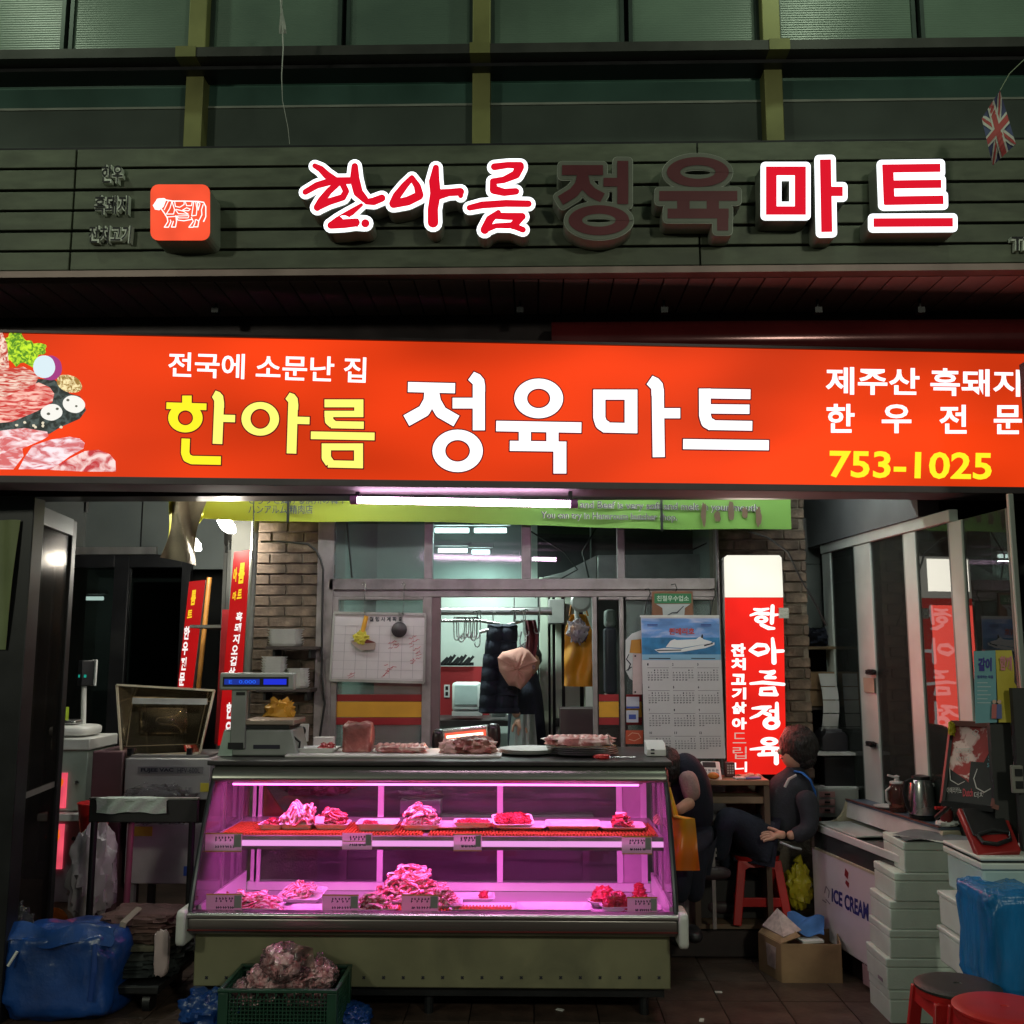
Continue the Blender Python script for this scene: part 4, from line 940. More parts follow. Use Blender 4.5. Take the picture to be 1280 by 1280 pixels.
tag(MB().lathe([(.005,.02),(.055,.015),(.07,-.005),(.055,-.02),(.05,-.005),(.005,0)], P(726,752,Y=6.6), 16, Matrix.Rotation(1.4, 4, 'X')).build('hanging_pan', m_white, None, smooth=True), 'round pale dish hanging above the orange apron', 'dish')

# ---------------------------------------------------------------- people (skinned figures)
def figure(name, joints, edges, m_, parent, sub=2, root=0):
    me = bpy.data.meshes.new(name); Ri = RM[rootof(parent).name].inverted()
    keys = list(joints); me.from_pydata([tuple(Ri @ joints[k_][0]) for k_ in keys], [(keys.index(a), keys.index(b_)) for a, b_ in edges], [])
    o_ = bpy.data.objects.new(name, me); C.objects.link(o_)
    md = o_.modifiers.new('skin', 'SKIN'); md.use_smooth_shade = True
    for i, k_ in enumerate(keys):
        sv = me.skin_vertices[0].data[i]; r_ = joints[k_][1]; sv.radius = r_ if isinstance(r_, tuple) else (r_, r_); sv.use_root = (i == root)
    s_ = o_.modifiers.new('sub', 'SUBSURF'); s_.levels = sub; s_.render_levels = sub
    bpy.context.view_layer.update()
    me2 = bpy.data.meshes.new_from_object(o_.evaluated_get(bpy.context.evaluated_depsgraph_get()))
    o_.modifiers.clear(); o_.data = me2; me2.name = name; me2.materials.clear(); me2.materials.append(m_)
    me2.polygons.foreach_set('use_smooth', [True]*len(me2.polygons))
    o_.parent = parent; return o_
def hand(parent, wrist, palm_dir, up, m_, s=1, curl=.5, side=1, name='hand'):
    d = Vector(palm_dir).normalized(); u = Vector(up).normalized(); r_ = d.cross(u).normalized(); w = Vector(wrist)
    J = {'w': (w, .024*s), 'p': (w+d*.045*s, (.036*s, .016*s)), 'k': (w+d*.075*s, (.036*s, .014*s))}; E = [('w','p'),('p','k')]
    for i, (o_, L_) in enumerate(((-.030,.068),(-.010,.078),(.010,.074),(.028,.058))):
        b0 = w+d*.085*s+r_*o_*s; b1 = b0+(d*(1-curl*.25)-u*curl*.35)*L_*.5*s; b2 = b1+(d*(1-curl*.9)-u*curl*.9)*L_*.5*s
        for j_, (p_, rr_) in enumerate(((b0,.0095),(b1,.0088),(b2,.0075))): J['f%d%d' % (i, j_)] = (p_, rr_*s)
        E += [('k','f%d0' % i), ('f%d0' % i,'f%d1' % i), ('f%d1' % i,'f%d2' % i)]
    t0 = w+d*.03*s+r_*side*.03*s; J['t0'] = (t0, .011*s); J['t1'] = (t0+(d*.6+r_*side*.7)*.03*s, .0098*s); J['t2'] = (t0+(d*1.1+r_*side*.75)*.05*s, .0085*s)
    E += [('p','t0'), ('t0','t1'), ('t1','t2')]
    return figure(name, J, E, m_, parent, 1)
# worker behind the hanging pink cap
Yk = 7.2
pk_ = T('person', 'person in navy top and silver apron bending in the back room', 'person', (P(655,900,Y=Yk).x, Yk, .19))
g = lambda x_, y_, dy=0: P(x_, y_, Y=Yk+dy)
figure('body', {'pelvis': (g(660,915,.05), .15), 'waist': (g(658,888,.05), .14), 'chest': (g(656,862,.02), (.17,.13)), 'sh': (g(657,842,.05), (.12,.10)), 'nk': (g(660,832,.0), .06),
    'l1': (g(653,960,.08), .09), 'l2': (g(652,1060,.08), .07), 'l3': (Vector((g(652,1060).x, Yk+.08, .25)), .05), 'r1': (g(672,960,.08), .09), 'r2': (g(674,1060,.08), .07), 'r3': (Vector((g(674,1060).x, Yk+.08, .25)), .05)},
    [('pelvis','waist'),('waist','chest'),('chest','sh'),('sh','nk'),('pelvis','l1'),('l1','l2'),('l2','l3'),('pelvis','r1'),('r1','r2'),('r2','r3')], m_navy, pk_)
figure('sleeve', {'s': (g(646,850,-.05), .065), 'e': (g(637,872,-.12), .052), 'w': (g(643,888,-.16), .04)}, [('s','e'),('e','w')], m_navy, pk_)
figure('forearm', {'s': (g(642,886,-.16), .033), 'w': (g(648,897,-.17), .026)}, [('s','w')], m_skin, pk_)
hand(pk_, g(648,897,-.17), (.25,-.2,-.9), (0,-1,0), m_skin, 1.0, .7)
MB().blob(g(660,826,-.02), (.085,.095,.11), 1, .03, 2, 4).build('head', m_skin, pk_, smooth=True)
MB().blob(g(660,822,.0), (.098,.10,.11), 1, .08, 3, 4).build('hair', m_hair, pk_, smooth=True)
def apr(u, v): x_ = 654+(u-.5)*(28+10*v); return g(x_, 893+v*60, -.10-.10*math.sin(u*math.pi)+.012*math.sin(u*22+v*2))
MB().sheet(apr, 20, 10, .004).build('apron', mat('silver_apron', (.35,.38,.38), .3, .3, .2, 8), pk_, smooth=True)
# the pink cap (hangs from the hook in front)
b = MB()
capc = P(648, 836, Y=6.75)
t = T('pink_cap', 'dusty pink fabric cap with a tiny dark badge hanging before the rail', 'cap', tuple(P(648,862,Y=6.75)))
outl = [(622,822),(628,815),(640,812),(652,808.5),(661,813),(672,826),(668,837),(664,847),(657,856),(651,862),(644,858),(636,857),(630,848),(624,838)]
def capf(u, v):
    a = 2*math.pi*u; i = u*len(outl); k0 = int(i) % len(outl); f_ = i-int(i); x_ = outl[k0][0]*(1-f_)+outl[(k0+1) % len(outl)][0]*f_; y_ = outl[k0][1]*(1-f_)+outl[(k0+1) % len(outl)][1]*f_
    r_ = math.sin(v*math.pi/2); return P(647+(x_-647)*r_, 836+(y_-836)*r_, Y=6.75-.10*math.cos(v*math.pi/2)+.008*math.sin(a*5+v*4)+.01*noise.noise(Vector((x_*.2, y_*.2, v*3))))
MB().sheet(capf, 56, 12, .004).build('crown', mat('pink_cloth', (.60,.30,.24), .85, 0, .1, 7, .15, 90), t, smooth=True)
MB().cbox(P(667,834,Y=6.70), (.022,.004,.026)).build('badge', mat('badge', (.15,.08,.08), .6), t)
MB().tube([P(651,811,Y=6.72), P(650,800,Y=6.8), P(652,790,Y=6.9)], .004, 6).build('loop', m_cable, t)

# ================================================================ LEFT SIDE
# glazed black doors at the back left
Yd = 7.86
dr = T('glass_door', 'pair of black framed glass doors at the back left', 'door', (P(160,900,Y=Yd).x, Yd, 0))
zt_ = P(150, 694, Y=Yd).z
def dbar(x0, x1, z0, z1, name='frame'): MB().box(x0, x1, Yd-.04, Yd+.02, z0, z1).build(name, m_black, dr, bevel=.004)
xl, xm0, xm1, xr = P(84,900,Y=Yd).x-.25, P(137,860,Y=Yd).x, P(156,860,Y=Yd).x, P(229,860,Y=Yd).x
dbar(xl, xl+.09, .0, zt_); dbar(xm0, xm1, 0, zt_); dbar(xr-.04, xr+.03, 0, zt_)
for a, b_ in ((xl+.091, xm0-.001), (xm1+.001, xr-.041)):
    dbar(a, b_, zt_-.10, zt_); dbar(a, b_, 0, .12); MB().box(a, b_, Yd-.006, Yd, .12, zt_-.10).build('glass_pane', g_dark, dr)
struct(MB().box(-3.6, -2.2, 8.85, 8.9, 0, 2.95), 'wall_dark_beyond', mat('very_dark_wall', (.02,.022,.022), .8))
tubefix('left added tube of the pair imitating a reflection in the black glass doors', 76, 97, 745.5, 8.5, 5)  # tubes added behind the glass to imitate lamps reflected in the doors
tubefix('right added tube of the pair imitating a reflection in the black glass doors', 103, 129, 748, 8.5, 5)
# side window wall between pillar and doors
a0, a1 = Vector((-1.76, 6.35, 0)), Vector((-2.42, 7.84, 0)); dv = (a1-a0).normalized()
sw = T('side_window', 'narrow metal framed side windows receding behind the red upright signs', 'window', tuple(a0.lerp(a1, .5)))
def swp(f_, z): return a0.lerp(a1, f_)+Vector((0,0,z))
for f_ in (0.02, .2, .42, .62, .82, .98): MB().bar(swp(f_, 0), swp(f_, 2.55), .05, .05).build('frame', mat('dull_frame', (.13,.13,.12), .5, .3), sw)
for z in (.1, 1.9, 2.5): MB().bar(swp(.02, z), swp(.98, z), .045, .045).build('rail', MT['dull_frame'], sw)
MB().prism([swp(0, 0), swp(1, 0), swp(1, 2.5), swp(0, 2.5)], (-.01,0,0)).build('glass_pane', glassm('side_glass', (.4,.45,.43), .05, 1.5, .35, (.2,.24,.22)), sw)
MB().prism([swp(0, 2.53), swp(1, 2.53), swp(1, 2.94), swp(0, 2.94)], (-.03,0,0)).build('head_panel', mat('stained_panel', (.10,.09,.08), .8, 0, .4, 4), sw)
struct(MB().box(-2.25, -1.76, 6.55, 7.9, 1.86, 1.88).box(-1.95,-1.76,6.4,6.5,0,2.9), 'wall_reveal', mat('reveal', (.10,.10,.09), .8))
# spot bulbs
def bulb(label, px, py, Y, rot):
    p = P(px, py, Y=Y); t = T('spot_bulb', label, 'lamp', tuple(p), 0, 'bright lamps under the banner end')
    d = Vector((.62,.15,-.55)) 
    MB().tube([p-d*.07, p-d*.04, p, p+d*.05, p+d*.085], [.02,.032,.042,.034,.010], 14).build('bulb', glow('bulb_white', (1,.98,.9), 16), t, smooth=True)
    MB().tube([p-d*.13, p-d*.071], [.022,.022], 12).build('socket', m_black, t); MB().tube([p-d*.13, Vector((p.x-.1, p.y+.1, 2.94))], .007, 6).build('cord', m_cable, t)
    lamp('bulb_light', 'POINT', (p.x+.02, p.y-.05, p.z-.12), 20, (1,.95,.82), .05)
bulb('bright bulb nearer the pillar under the banner end', 283, 656, 6.15, 0)
bulb('bright bulb farther left under the banner end', 241, 679, 6.75, 0)
# upright red signs leaning on the window
m_rs = glow('red_upright_face', (.62,.006,.008), .62, .15, 3)
def upright(label, q, Y, words, back=.05):
    pl = Plane((0, Y, 0), (0, -1, 0)); pts = [pl.at(*p) for p in q]; lo = min(pts, key=lambda p: p.z)
    t = T('upright_sign', label, 'sign', tuple((pts[2]+pts[3])/2), 0, 'red upright signs by the side window')
    MB().prism([p+Vector((0,.004,0)) for p in pts], (0,back,0)).build('sign_case', mat('sign_case', (.35,.33,.3), .5, .3), t)
    MB().poly(pts).build('sign_face', m_rs, t)
    for s_, qq, m_ in words:
        b = MB(); text(b, s_, qq, pl, .004, .04); b.build('lettering', m_, t)
yl, wl = glow('upright_yellow', (1,.62,.02), .9), glow('upright_white', (1,.9,.88), .95)
def colw(chars, x0, y0, x1, y1, w, m_):
    n_ = len(chars); o_ = []
    for i, c_ in enumerate(chars):
        f0, f1 = i/n_, (i+.86)/n_; xa = x0+(x1-x0)*f0; xb = x0+(x1-x0)*f1; ya, yb = y0+(y1-y0)*f0, y0+(y1-y0)*f1
        o_.append((c_, ((xa, ya), (xa+w, ya), (xb+w, yb), (xb, yb)), m_))
    return o_
upright('nearer red upright sign with yellow and white letters beside the left pillar', ((292.5,690),(313,687),(298,928),(272,932)), 6.28,
    [('름', ((300,704),(307,703),(305,729),(297,730)), yl), ('아', ((293,710),(297,709),(296,727),(291,728)), yl), ('트', ((298,737),(303,736),(302,748),(296,749)), yl), ('마', ((292,740),(296,739),(295,750),(290,751)), yl)]
    + colw('흑돼지오겹살', 296, 765, 285, 848, 8, wl)+colw('한우', 284, 878, 280, 926, 9, wl))
upright('farther red upright sign leaning next to the black glass door', ((236.5,727),(257,725),(240,868),(221,868)), 7.3,
    [('름', ((240,738),(246,737),(244,756),(238,757)), yl), ('트', ((235,763),(241,762),(240,772),(234,773)), yl)]+colw('한우전문', 231, 783, 223, 860, 7, wl))
tag(MB().tube([P(262,722,Y=7.1), P(246,880,Y=7.05)], .018, 10).build('wooden_pole', mat('orange_wood', (.40,.17,.03), .5, 0, .2, 8), None, smooth=True), 'orange brown wooden pole beside the farther red sign', 'pole')
tag(MB().prism([P(278,762,Y=6.45), P(291,762,Y=6.45), P(284,930,Y=6.45), P(268,930,Y=6.45)], (0,.02,0)).build('red_board', m_redpaint, None), 'plain red board behind the nearer red upright sign', 'board')

# swung-open black glass door leaf and its jamb in the left foreground
nx_, fx_ = P(29, 900, Y=4.95), P(74, 900, Y=5.5)
lf = T('open_door', 'black framed glass door leaf standing open at the far left', 'door', ((nx_.x+fx_.x)/2, 5.2, 0))
N0, F0 = Vector((nx_.x, 4.95, 0)), Vector((fx_.x, 5.5, 0)); H_ = 2.43
up = lambda v, z: v+Vector((0,0,z))
dl = (F0-N0).normalized()
for a, b_ in ((up(N0,.01), up(N0,H_)), (up(F0,.01), up(F0,H_))): MB().bar(a, b_, .045, .05).build('stile', m_black, lf, bevel=.004)
for z in (.06, H_-.04): MB().bar(up(N0+dl*.024, z), up(F0-dl*.024, z), .04, .09).build('rail', mat('dark_aluminium', (.06,.065,.065), .4, .6), lf)
MB().prism([up(N0+dl*.02, .1), up(F0-dl*.02, .1), up(F0-dl*.02, H_-.08), up(N0+dl*.02, H_-.08)], (.006,0,0)).build('glass_pane', glassm('leaf_glass', (.45,.42,.40), .2, 1.04, .015, (.2,.2,.2)), lf)
MB().bar(up(N0+dl*.03, 1.0), up(F0-dl*.03, 1.0), .012, .03).build('push_bar', mat('leaf_bar', (.25,.24,.22), .4, .6), lf)
jx = P(50, 640, Y=4.88).x
tag(MB().box(jx-.19, jx-.0, 4.82, 4.93, 0, 2.46).build('door_jamb', m_black, None, bevel=.004), 'thick black door jamb at the left edge of the shopfront', 'door jamb')
tag(MB().box(jx-1.9, jx-.33, 4.86, 4.9, 0, 2.46).build('black_wall_panel', mat('black_panel', (.01,.01,.012), .35), None), 'black panel left of the thick door jamb', 'panel')
X0, X1, Z0, Z1 = W_(-18, 14, 650, 812, 4.8)
tag(MB().sheet(lambda u, v: Vector((X0+(X1-X0)*u-.03*(1-v), 4.8+.01*math.sin(u*9+v*4), Z0+(Z1-Z0)*v)), 8, 14, .002).build('poster', mat('pale_green_poster', (.20,.24,.11), .6, 0, .15, 4), None, smooth=True), 'pale green poster cut off at the left edge', 'poster')

# tall white dispenser cabinet with reflections painted on its windows
kx0, kx1 = P(66,930,Y=6.2).x, P(111,930,Y=6.2).x
t = T('display_fridge', 'narrow white fridge cabinet with painted pink and orange window reflections on the left', 'fridge', ((kx0+kx1)/2, 6.4, 0))
zz = lambda py: P(90, py, Y=6.2).z
MB().box(kx0, kx1, 6.2, 6.6, zz(1014), zz(939)).build('body_upper', mat('greyish_body', (.36,.42,.38), .45), t, bevel=.006)
MB().box(kx0-.01, kx1+.01, 6.19, 6.61, zz(938), zz(923)).build('top', m_white, t, bevel=.008)
MB().box(kx0-.03, kx1-.0, 6.12, 6.6, zz(1024), zz(1015)).build('mid_shelf', m_white, t, bevel=.004)
MB().box(kx0, kx1, 6.2, 6.6, zz(1128), zz(1025)).build('body_lower', mat('mauve_body', (.40,.33,.36), .45), t, bevel=.006)
MB().box(kx0, kx1, 6.21, 6.6, .01, zz(1129)).build('base', mat('beige_base', (.40,.28,.22), .6), t)
for y0_, y1_, c_ in ((966,1010,(1,.10,.16)), (1030,1086,(1,.07,.20))):
    MB().box(kx0+.005, kx0+.105, 6.188, 6.199, zz(y1_), zz(y0_)).build('window', glow('pink_reflection', c_, .75, .35, 8), t)  # emission painted on the glass in place of pink and orange reflections
    MB().blob((kx0+.045, 6.18, zz(y0_)-.06), (.04,.01,.05), 1, .3, 3, y0_).build('reflection_patch', glow('orange_reflection', (1,.16,.01), .8, .2, 9), t, smooth=True)
for y_ in (978, 1048): MB().lathe([(.001,.0),(.012,0),(.012,.012),(.001,.012)], (kx1-.055, 6.2, zz(y_)), 12, Matrix.Rotation(math.pi/2, 4, 'X')).build('lock', m_steel, t)
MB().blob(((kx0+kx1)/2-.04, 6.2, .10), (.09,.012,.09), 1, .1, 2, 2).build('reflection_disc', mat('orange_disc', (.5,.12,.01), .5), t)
# scale on it
sx_ = P(92, 915, Y=6.35); z0_ = zz(923)+.002
t = T('weighing_scale', 'white platform scale with a tall display post on the left cabinet', 'scale', (sx_.x, 6.38, z0_))
MB().blob((sx_.x, 6.38, z0_+.035), (.13,.15,.035), .5, .0).build('platform', m_white, t, smooth=True)
MB().box(sx_.x-.1, sx_.x+.03, 6.3, 6.45, z0_+.075, z0_+.10).build('tray', m_steel, t, bevel=.008)
pp_ = P(104, 880, Y=6.4); MB().tube([Vector((pp_.x, 6.42, z0_+.05)), P(105,858,Y=6.42)], .016, 10).build('post', m_white, t)
hd = P(109, 841, Y=6.42); MB().cbox(hd, (.10,.05,.16), Matrix.Rotation(.9, 4, 'Z')).build('display_head', m_black, t, bevel=.006)
MB().cbox(hd+Vector((.035,.02,0)), (.012,.06,.165), Matrix.Rotation(.9, 4, 'Z')).build('head_edge', m_white, t, bevel=.003)
MB().cbox(hd+Vector((-.012,-.04,-.02)), (.05,.004,.018)).build('digits', glow('teal_digits', (.02,.55,.40), .5), t)
X0, X1, Z0, Z1 = W_(72, 82, 880, 897, 6.3)
tag(MB().box(X0, X1, 6.3, 6.34, z0_+.101, z0_+.18).build('green_box', mat('lime_card', (.30,.42,.02), .6), None), 'small lime green card on the left scale', 'card')

# vacuum sealer with open transparent lid
Yv = 6.0
vx0, vx1 = P(156, 960, Y=Yv).x, P(263, 960, Y=Yv).x
t = T('vacuum_sealer', 'grey vacuum packing machine with a transparent lid standing open', 'machine', ((vx0+vx1)/2, 6.15, 0))
vz = lambda py: P(200, py, Y=Yv).z
m_mach = mat('machine_grey', (.36,.35,.36), .4, .3, .1, 5)
MB().box(vx0, vx1, Yv, Yv+.45, vz(1000), vz(948)).build('housing', m_mach, t, bevel=.008)
MB().box(vx0+.02, vx1-.02, Yv+.03, Yv+.42, vz(948)+.001, vz(948)+.015).build('chamber_rim', mat('rim_grey', (.25,.25,.25), .4, .5), t)
MB().box(vx0+.02, vx1-.0, Yv+.02, Yv+.43, vz(1106), vz(1030)).build('lower_body', mat('machine_white', (.52,.48,.50), .4), t, bevel=.006)
MB().box(vx0+.02, vx1-.02, Yv+.04, Yv+.4, vz(1029), vz(1001)).build('compressor_bay', m_dark, t)
for dx in (.03, vx1-vx0-.07):
    for dy in (.05, .37): MB().box(vx0+dx, vx0+dx+.04, Yv+dy, Yv+dy+.04, 0, vz(1107)).build('leg', m_mach, t)
pv = YP(Yv-.002)
MB().box(P(172,970,Y=Yv).x, P(254,970,Y=Yv).x, Yv-.004, Yv-.001, P(172,967,Y=Yv).z, P(172,958,Y=Yv).z).build('name_plate', mat('plate_grey', (.22,.21,.23), .4, .4), t)
b = MB(); text(b, 'FUJEE VAC', (176,960,217,966), YP(Yv-.006), .001, .05); text(b, 'HFV-600L', (222,960,250,966), YP(Yv-.006), .001, .0); b.build('lettering', m_ink, t)
MB().box(P(205,1007,Y=Yv).x, P(246,1007,Y=Yv).x, Yv+.01, Yv+.038, vz(1000)-.08, vz(1000)-.01).build('control_panel', m_black, t)
# lid: tray-like transparent dome hinged at the back edge, standing up and open towards the viewer
def lidrow(pts, Y): return [P(x_, y_, Y=Y) for x_, y_ in pts]
outer = lidrow(((146,856),(268,863),(250,941),(152,945)), Yv+.10); inner = lidrow(((166,872),(258,876),(246,930),(158,933)), Yv+.30)
b = MB()
for i in range(4):
    j_ = (i+1) % 4; b.prism([outer[i], outer[j_], inner[j_], inner[i]], (0,.004,.001))
b.prism(inner, (0,.005,0)); g_lid = glassm('acrylic_lid', (.88,.80,.66), .05, 1.45, .13, (.62,.55,.42)); b.build('lid', g_lid, t)
b = MB()
for i in range(4): b.bar(outer[i], outer[(i+1) % 4], .012, .012); b.bar(inner[i], inner[(i+1) % 4], .005, .005)
b.build('lid_edge', glassm('acrylic_edge', (.7,.62,.5), .1, 1.5, .85, (.95,.82,.62)), t)
MB().bar(P(166,876,Y=Yv+.12), P(259,877,Y=Yv+.12), .016, .035).build('seal_bar', m_white, t)
MB().sheet(lambda u, v: P(176+u*58, 885+v*32, Y=Yv+.26-.10*math.cos((u-.5)*math.pi)*math.cos((v-.5)*math.pi)), 16, 12, .003).build('lid_dome', g_lid, t, smooth=True)
for px in (163, 237): MB().cbox(P(px, 940, Y=Yv+.07), (.028,.03,.045)).build('hinge', m_black, t)
for nm, (xa, ya, xb, yb), mm, lab in (('yellow_label',(250,979,260,990),mat('label_yellow',(.55,.45,.04),.6),0),('yellow_label',(166,1034,188,1046),MT['label_yellow'],0),('blue_label',(228,1084,240,1096),mat('label_blue',(.03,.08,.45),.6),0)):
    X0, X1, Z0, Z1 = W_(xa, xb, ya, yb, Yv-.01); MB().box(X0, X1, Yv-.002 if ya < 1000 else Yv+.012, Yv+.001 if ya < 1000 else Yv+.019, Z0, Z1).build(nm, mm, t)
b = MB(); b.blob((vx0+.22, Yv-.035, vz(1000)-.02), (.20,.03,.10), .6, .35, 4, 5, 30, 18)
tag(b.build('plastic_sheet', glassm('cling_film', (.85,.83,.85), .12, 1.45, .12, (.6,.58,.6), .9), None, smooth=True), 'crumpled clear plastic sheet on the front of the vacuum machine', 'plastic sheet')
tag(MB().box(vx0-.22, vx0-.03, 6.05, 6.4, .0, vz(940)).build('maroon_box', mat('maroon_side', (.10,.045,.055), .6), None, bevel=.01), 'dark maroon cabinet side left of the vacuum machine', 'cabinet')

# hand trolley with folded bags
Yt = 5.45
tx0, tx1 = P(112, 1010, Y=Yt).x, P(248, 1010, Y=Yt).x; tz = lambda py: P(180, py, Y=Yt).z
t = T('hand_trolley', 'black hand trolley with a wide dark handle board beside the meat counter', 'trolley', ((tx0+tx1)/2, Yt-.1, 0))
MB().box(tx0, tx1, Yt-.01, Yt+.02, tz(1028), tz(999)).build('handle_board', mat('black_rubber', (.018,.018,.018), .55, 0, .2, 8), t, bevel=.006)
MB().box(tx0+.0, tx1, Yt-.015, Yt+.025, tz(999)+.001, tz(999)+.008).build('board_edge', m_steel, t)
for x_ in (tx0+.03, tx1-.03): MB().tube([(x_, Yt, tz(1027)), (x_, Yt, .14)], .018, 10).build('upright', m_black, t, smooth=True)
MB().tube([(tx0+.21, Yt+.05, tz(1027)), (tx0+.20, Yt+.06, .3)], .017, 10).build('upright', mat('magenta_tube', (.30,.08,.14), .3, .5), t, smooth=True)
MB().box(tx0-.01, tx1+.01, Yt-.5, Yt+.04, .10, .14).build('deck', m_black, t, bevel=.008)
w0 = MB().lathe([(.01,-.018),(.05,-.018),(.05,.018),(.01,.018)], (0,0,0), 16, Matrix.Rotation(math.pi/2, 4, 'Y'))
for x_ in (tx0+.06, tx1-.06):
    for y_ in (Yt-.42, Yt-.06):
        m_ = MB(); m_.add([p+Vector((x_, y_, .05)) for p in w0.v], w0.f); m_.build('wheel', m_black, t, smooth=True)
def towel(u, v):
    x_ = 121+u*87; y_ = 998+v*18+1.2*math.sin(u*9)*v; return P(x_, y_, Y=Yt-.022-.008*math.sin(u*21+v*5)-.01*v)
b = MB().sheet(towel, 40, 10, .004); b.blob(P(165,999,Y=Yt), (.20,.03,.012), .6, .2, 4, 4, 24, 8)
tag(b.build('towel', mat('pale_towel', (.45,.52,.47), .9, 0, .1, 10, .3, 120), None, smooth=True), 'pale green damp towel folded over the trolley handle', 'towel')
random.seed(3)
bg = T('folded_bags', 'strapped bundle of dark folded shopping bags on the trolley deck', 'bags', ((tx0+tx1)/2, Yt-.22, .142))
cx_ = P(183,1140,Y=Yt-.2).x
for i, (c_, hz) in enumerate((((.018,.022,.024),.05),((.020,.026,.026),.04),((.03,.032,.03),.035),((.10,.09,.06),.03),((.09,.05,.04),.035),((.14,.07,.06),.03),((.10,.05,.045),.022))):
    z_ = .16+i*.038
    MB().blob((cx_+random.uniform(-.015,.015), Yt-.24, z_+.012), (.235-.008*i+random.uniform(-.02,.01), .2-.008*i, .024), .45, .20, 3.2, i, 56, 16).build('folded_bag', mat('bagcloth%d' % i, c_, .8, 0, .3, 12, .3, 60), bg, smooth=True)
MB().tube([(cx_-.03, Yt-.45, .16), (cx_-.04, Yt-.452, .28), (cx_-.02, Yt-.44, .41), (cx_+.0, Yt-.3, .445)], .016, 6, flat=.3).build('strap', mat('beige_strap', (.28,.24,.20), .8), bg)
MB().blob((cx_+.17, Yt-.43, .27), (.035,.02,.10), .5, .2, 3, 4).build('pale_wrap', mat('pinkish_wrap', (.45,.34,.34), .7), bg, smooth=True)
b = MB(); b.blob(P(117,1090,Y=5.75), (.12,.08,.24), .8, .35, 3, 8, 30, 20)
t = b.build('shopping_bag', glassm('white_film_bag', (.7,.65,.68), .3, 1.4, .62, (.66,.60,.64), .6), None, smooth=True); tag(t, 'crumpled white plastic bag hanging behind the trolley', 'bag')
tag(MB().lathe([(.07,0),(.09,.16),(.10,.165),(.095,.17),(.075,.02),(.01,.01)], P(117,1040,Y=5.95), 18).build('red_bucket', m_red, None, smooth=True), 'red bucket behind the trolley next to the fridge cabinet', 'bucket')
# blue tarpaulin bag on the ground, lower left
m_tarp = mat('blue_tarpaulin', (.007,.055,.25), .30, 0, .3, 4, .55, 9, spec=.7)
bc = P(78, 1225, Y=4.95)
t = T('blue_bag', 'large blue woven tarpaulin bag slumped on the ground at the lower left', 'bag', (bc.x, 5.0, 0))
b = MB(); b.blob((bc.x+.0, 5.02, .20), (.285,.20,.205), .40, .13, 1.6, 3, 72, 44, flat=.93, ridge=.05); b.build('bag_body', m_tarp, t, smooth=True)
b = MB(); b.sheet(lambda u, v: Vector((bc.x-.265+u*.53+.01*math.sin(v*6), 4.82+.03*math.sin(u*8)+.05*v, .36+v*.07+.015*math.sin(u*11))), 30, 5, .004); b.build('bag_rim', m_tarp, t, smooth=True)
b = MB(); b.tube([(bc.x+.21, 4.80, .37), (bc.x+.215, 4.79, .25), (bc.x+.20, 4.8, .12)], .012, 8, flat=.4); b.build('strap', mat('blue_strap', (.01,.05,.25), .6), t)
MB().tube([(bc.x-.16, 4.82, .33), (bc.x-.19, 4.80, .27)], .007, 6).build('string_tag', m_white, t)
b = MB().blob(P(12,1165,Y=5.05), (.10,.07,.12), .8, .4, 4, 2, 30, 18)
tag(b.build('clear_bag', glassm('grey_film_bag', (.6,.6,.62), .2, 1.45, .2, (.3,.3,.32), .7), None, smooth=True), 'crumpled clear plastic bag behind the blue bag at the left edge', 'bag')

# ================================================================ REFRIGERATED MEAT COUNTER
CX0, CX1 = -1.605, .66
YB0, YB1 = 4.92, 5.86
ct = T('meat_counter', 'long refrigerated meat display counter with slanted glass and pink lighting', 'display counter', (-.47, 5.4, 0))
m_kick = mat('olive_kick_panel', (.25,.24,.14), .45, .2, .15, 2, .05, 14, col2=(.15,.145,.09), c2scale=2.2, thr=(.52,.75))
m_band = mat('brushed_band', (.30,.27,.26), .32, .8, .15, 3, .03, 30, stretch=(.1,1,4))
m_inner = mat('white_enamel', (.78,.76,.78), .3, 0, .04, 4)
MB().box(CX0+.005, CX1-.025, 4.92, 5.86, .15, .395).build('kick_panel', m_kick, ct, bevel=.006)
MB().box(CX0+.03, CX1-.05, 4.97, 5.8, .10, .149).build('underframe', m_black, ct)
for x_ in (CX0+.12, CX1-.14, -.5):
    for y_ in (5.02, 5.74): MB().tube([(x_, y_, 0), (x_, y_, .10)], .022, 10).build('foot', m_black, ct)
for i in range(24):
    p = P(258+i*24.6, 1222, Y=4.918); mm = MB()
    mm.cbox(p, (.016,.004,.005), Matrix.Rotation(.785, 4, 'Y')); mm.cbox(p+Vector((0,-.0005,0)), (.016,.004,.005), Matrix.Rotation(-.785, 4, 'Y'))
    if i < 24 and p.x < CX1-.04: mm.build('vent_hole', m_ink, ct)
def yzprism(prof, x0, x1): return MB().prism([(x0, y, z) for y, z in prof], (x1-x0, 0, 0))
yzprism([(4.93,.396),(4.87,.398),(4.845,.41),(4.825,.44),(4.822,.475),(4.83,.482),(4.95,.482),(4.95,.396)], CX0, CX1).build('front_band', m_band, ct, bevel=.004)
yzprism([(4.81,.484),(4.806,.498),(4.815,.506),(4.87,.508),(4.87,.484)], CX0-.005, CX1+.005).build('front_lip', m_steel, ct, bevel=.003)
MB().box(CX0, CX1, 4.818, 4.8215, .425, .431).build('red_line', mat('dark_red_line', (.12,.01,.01), .4), ct)
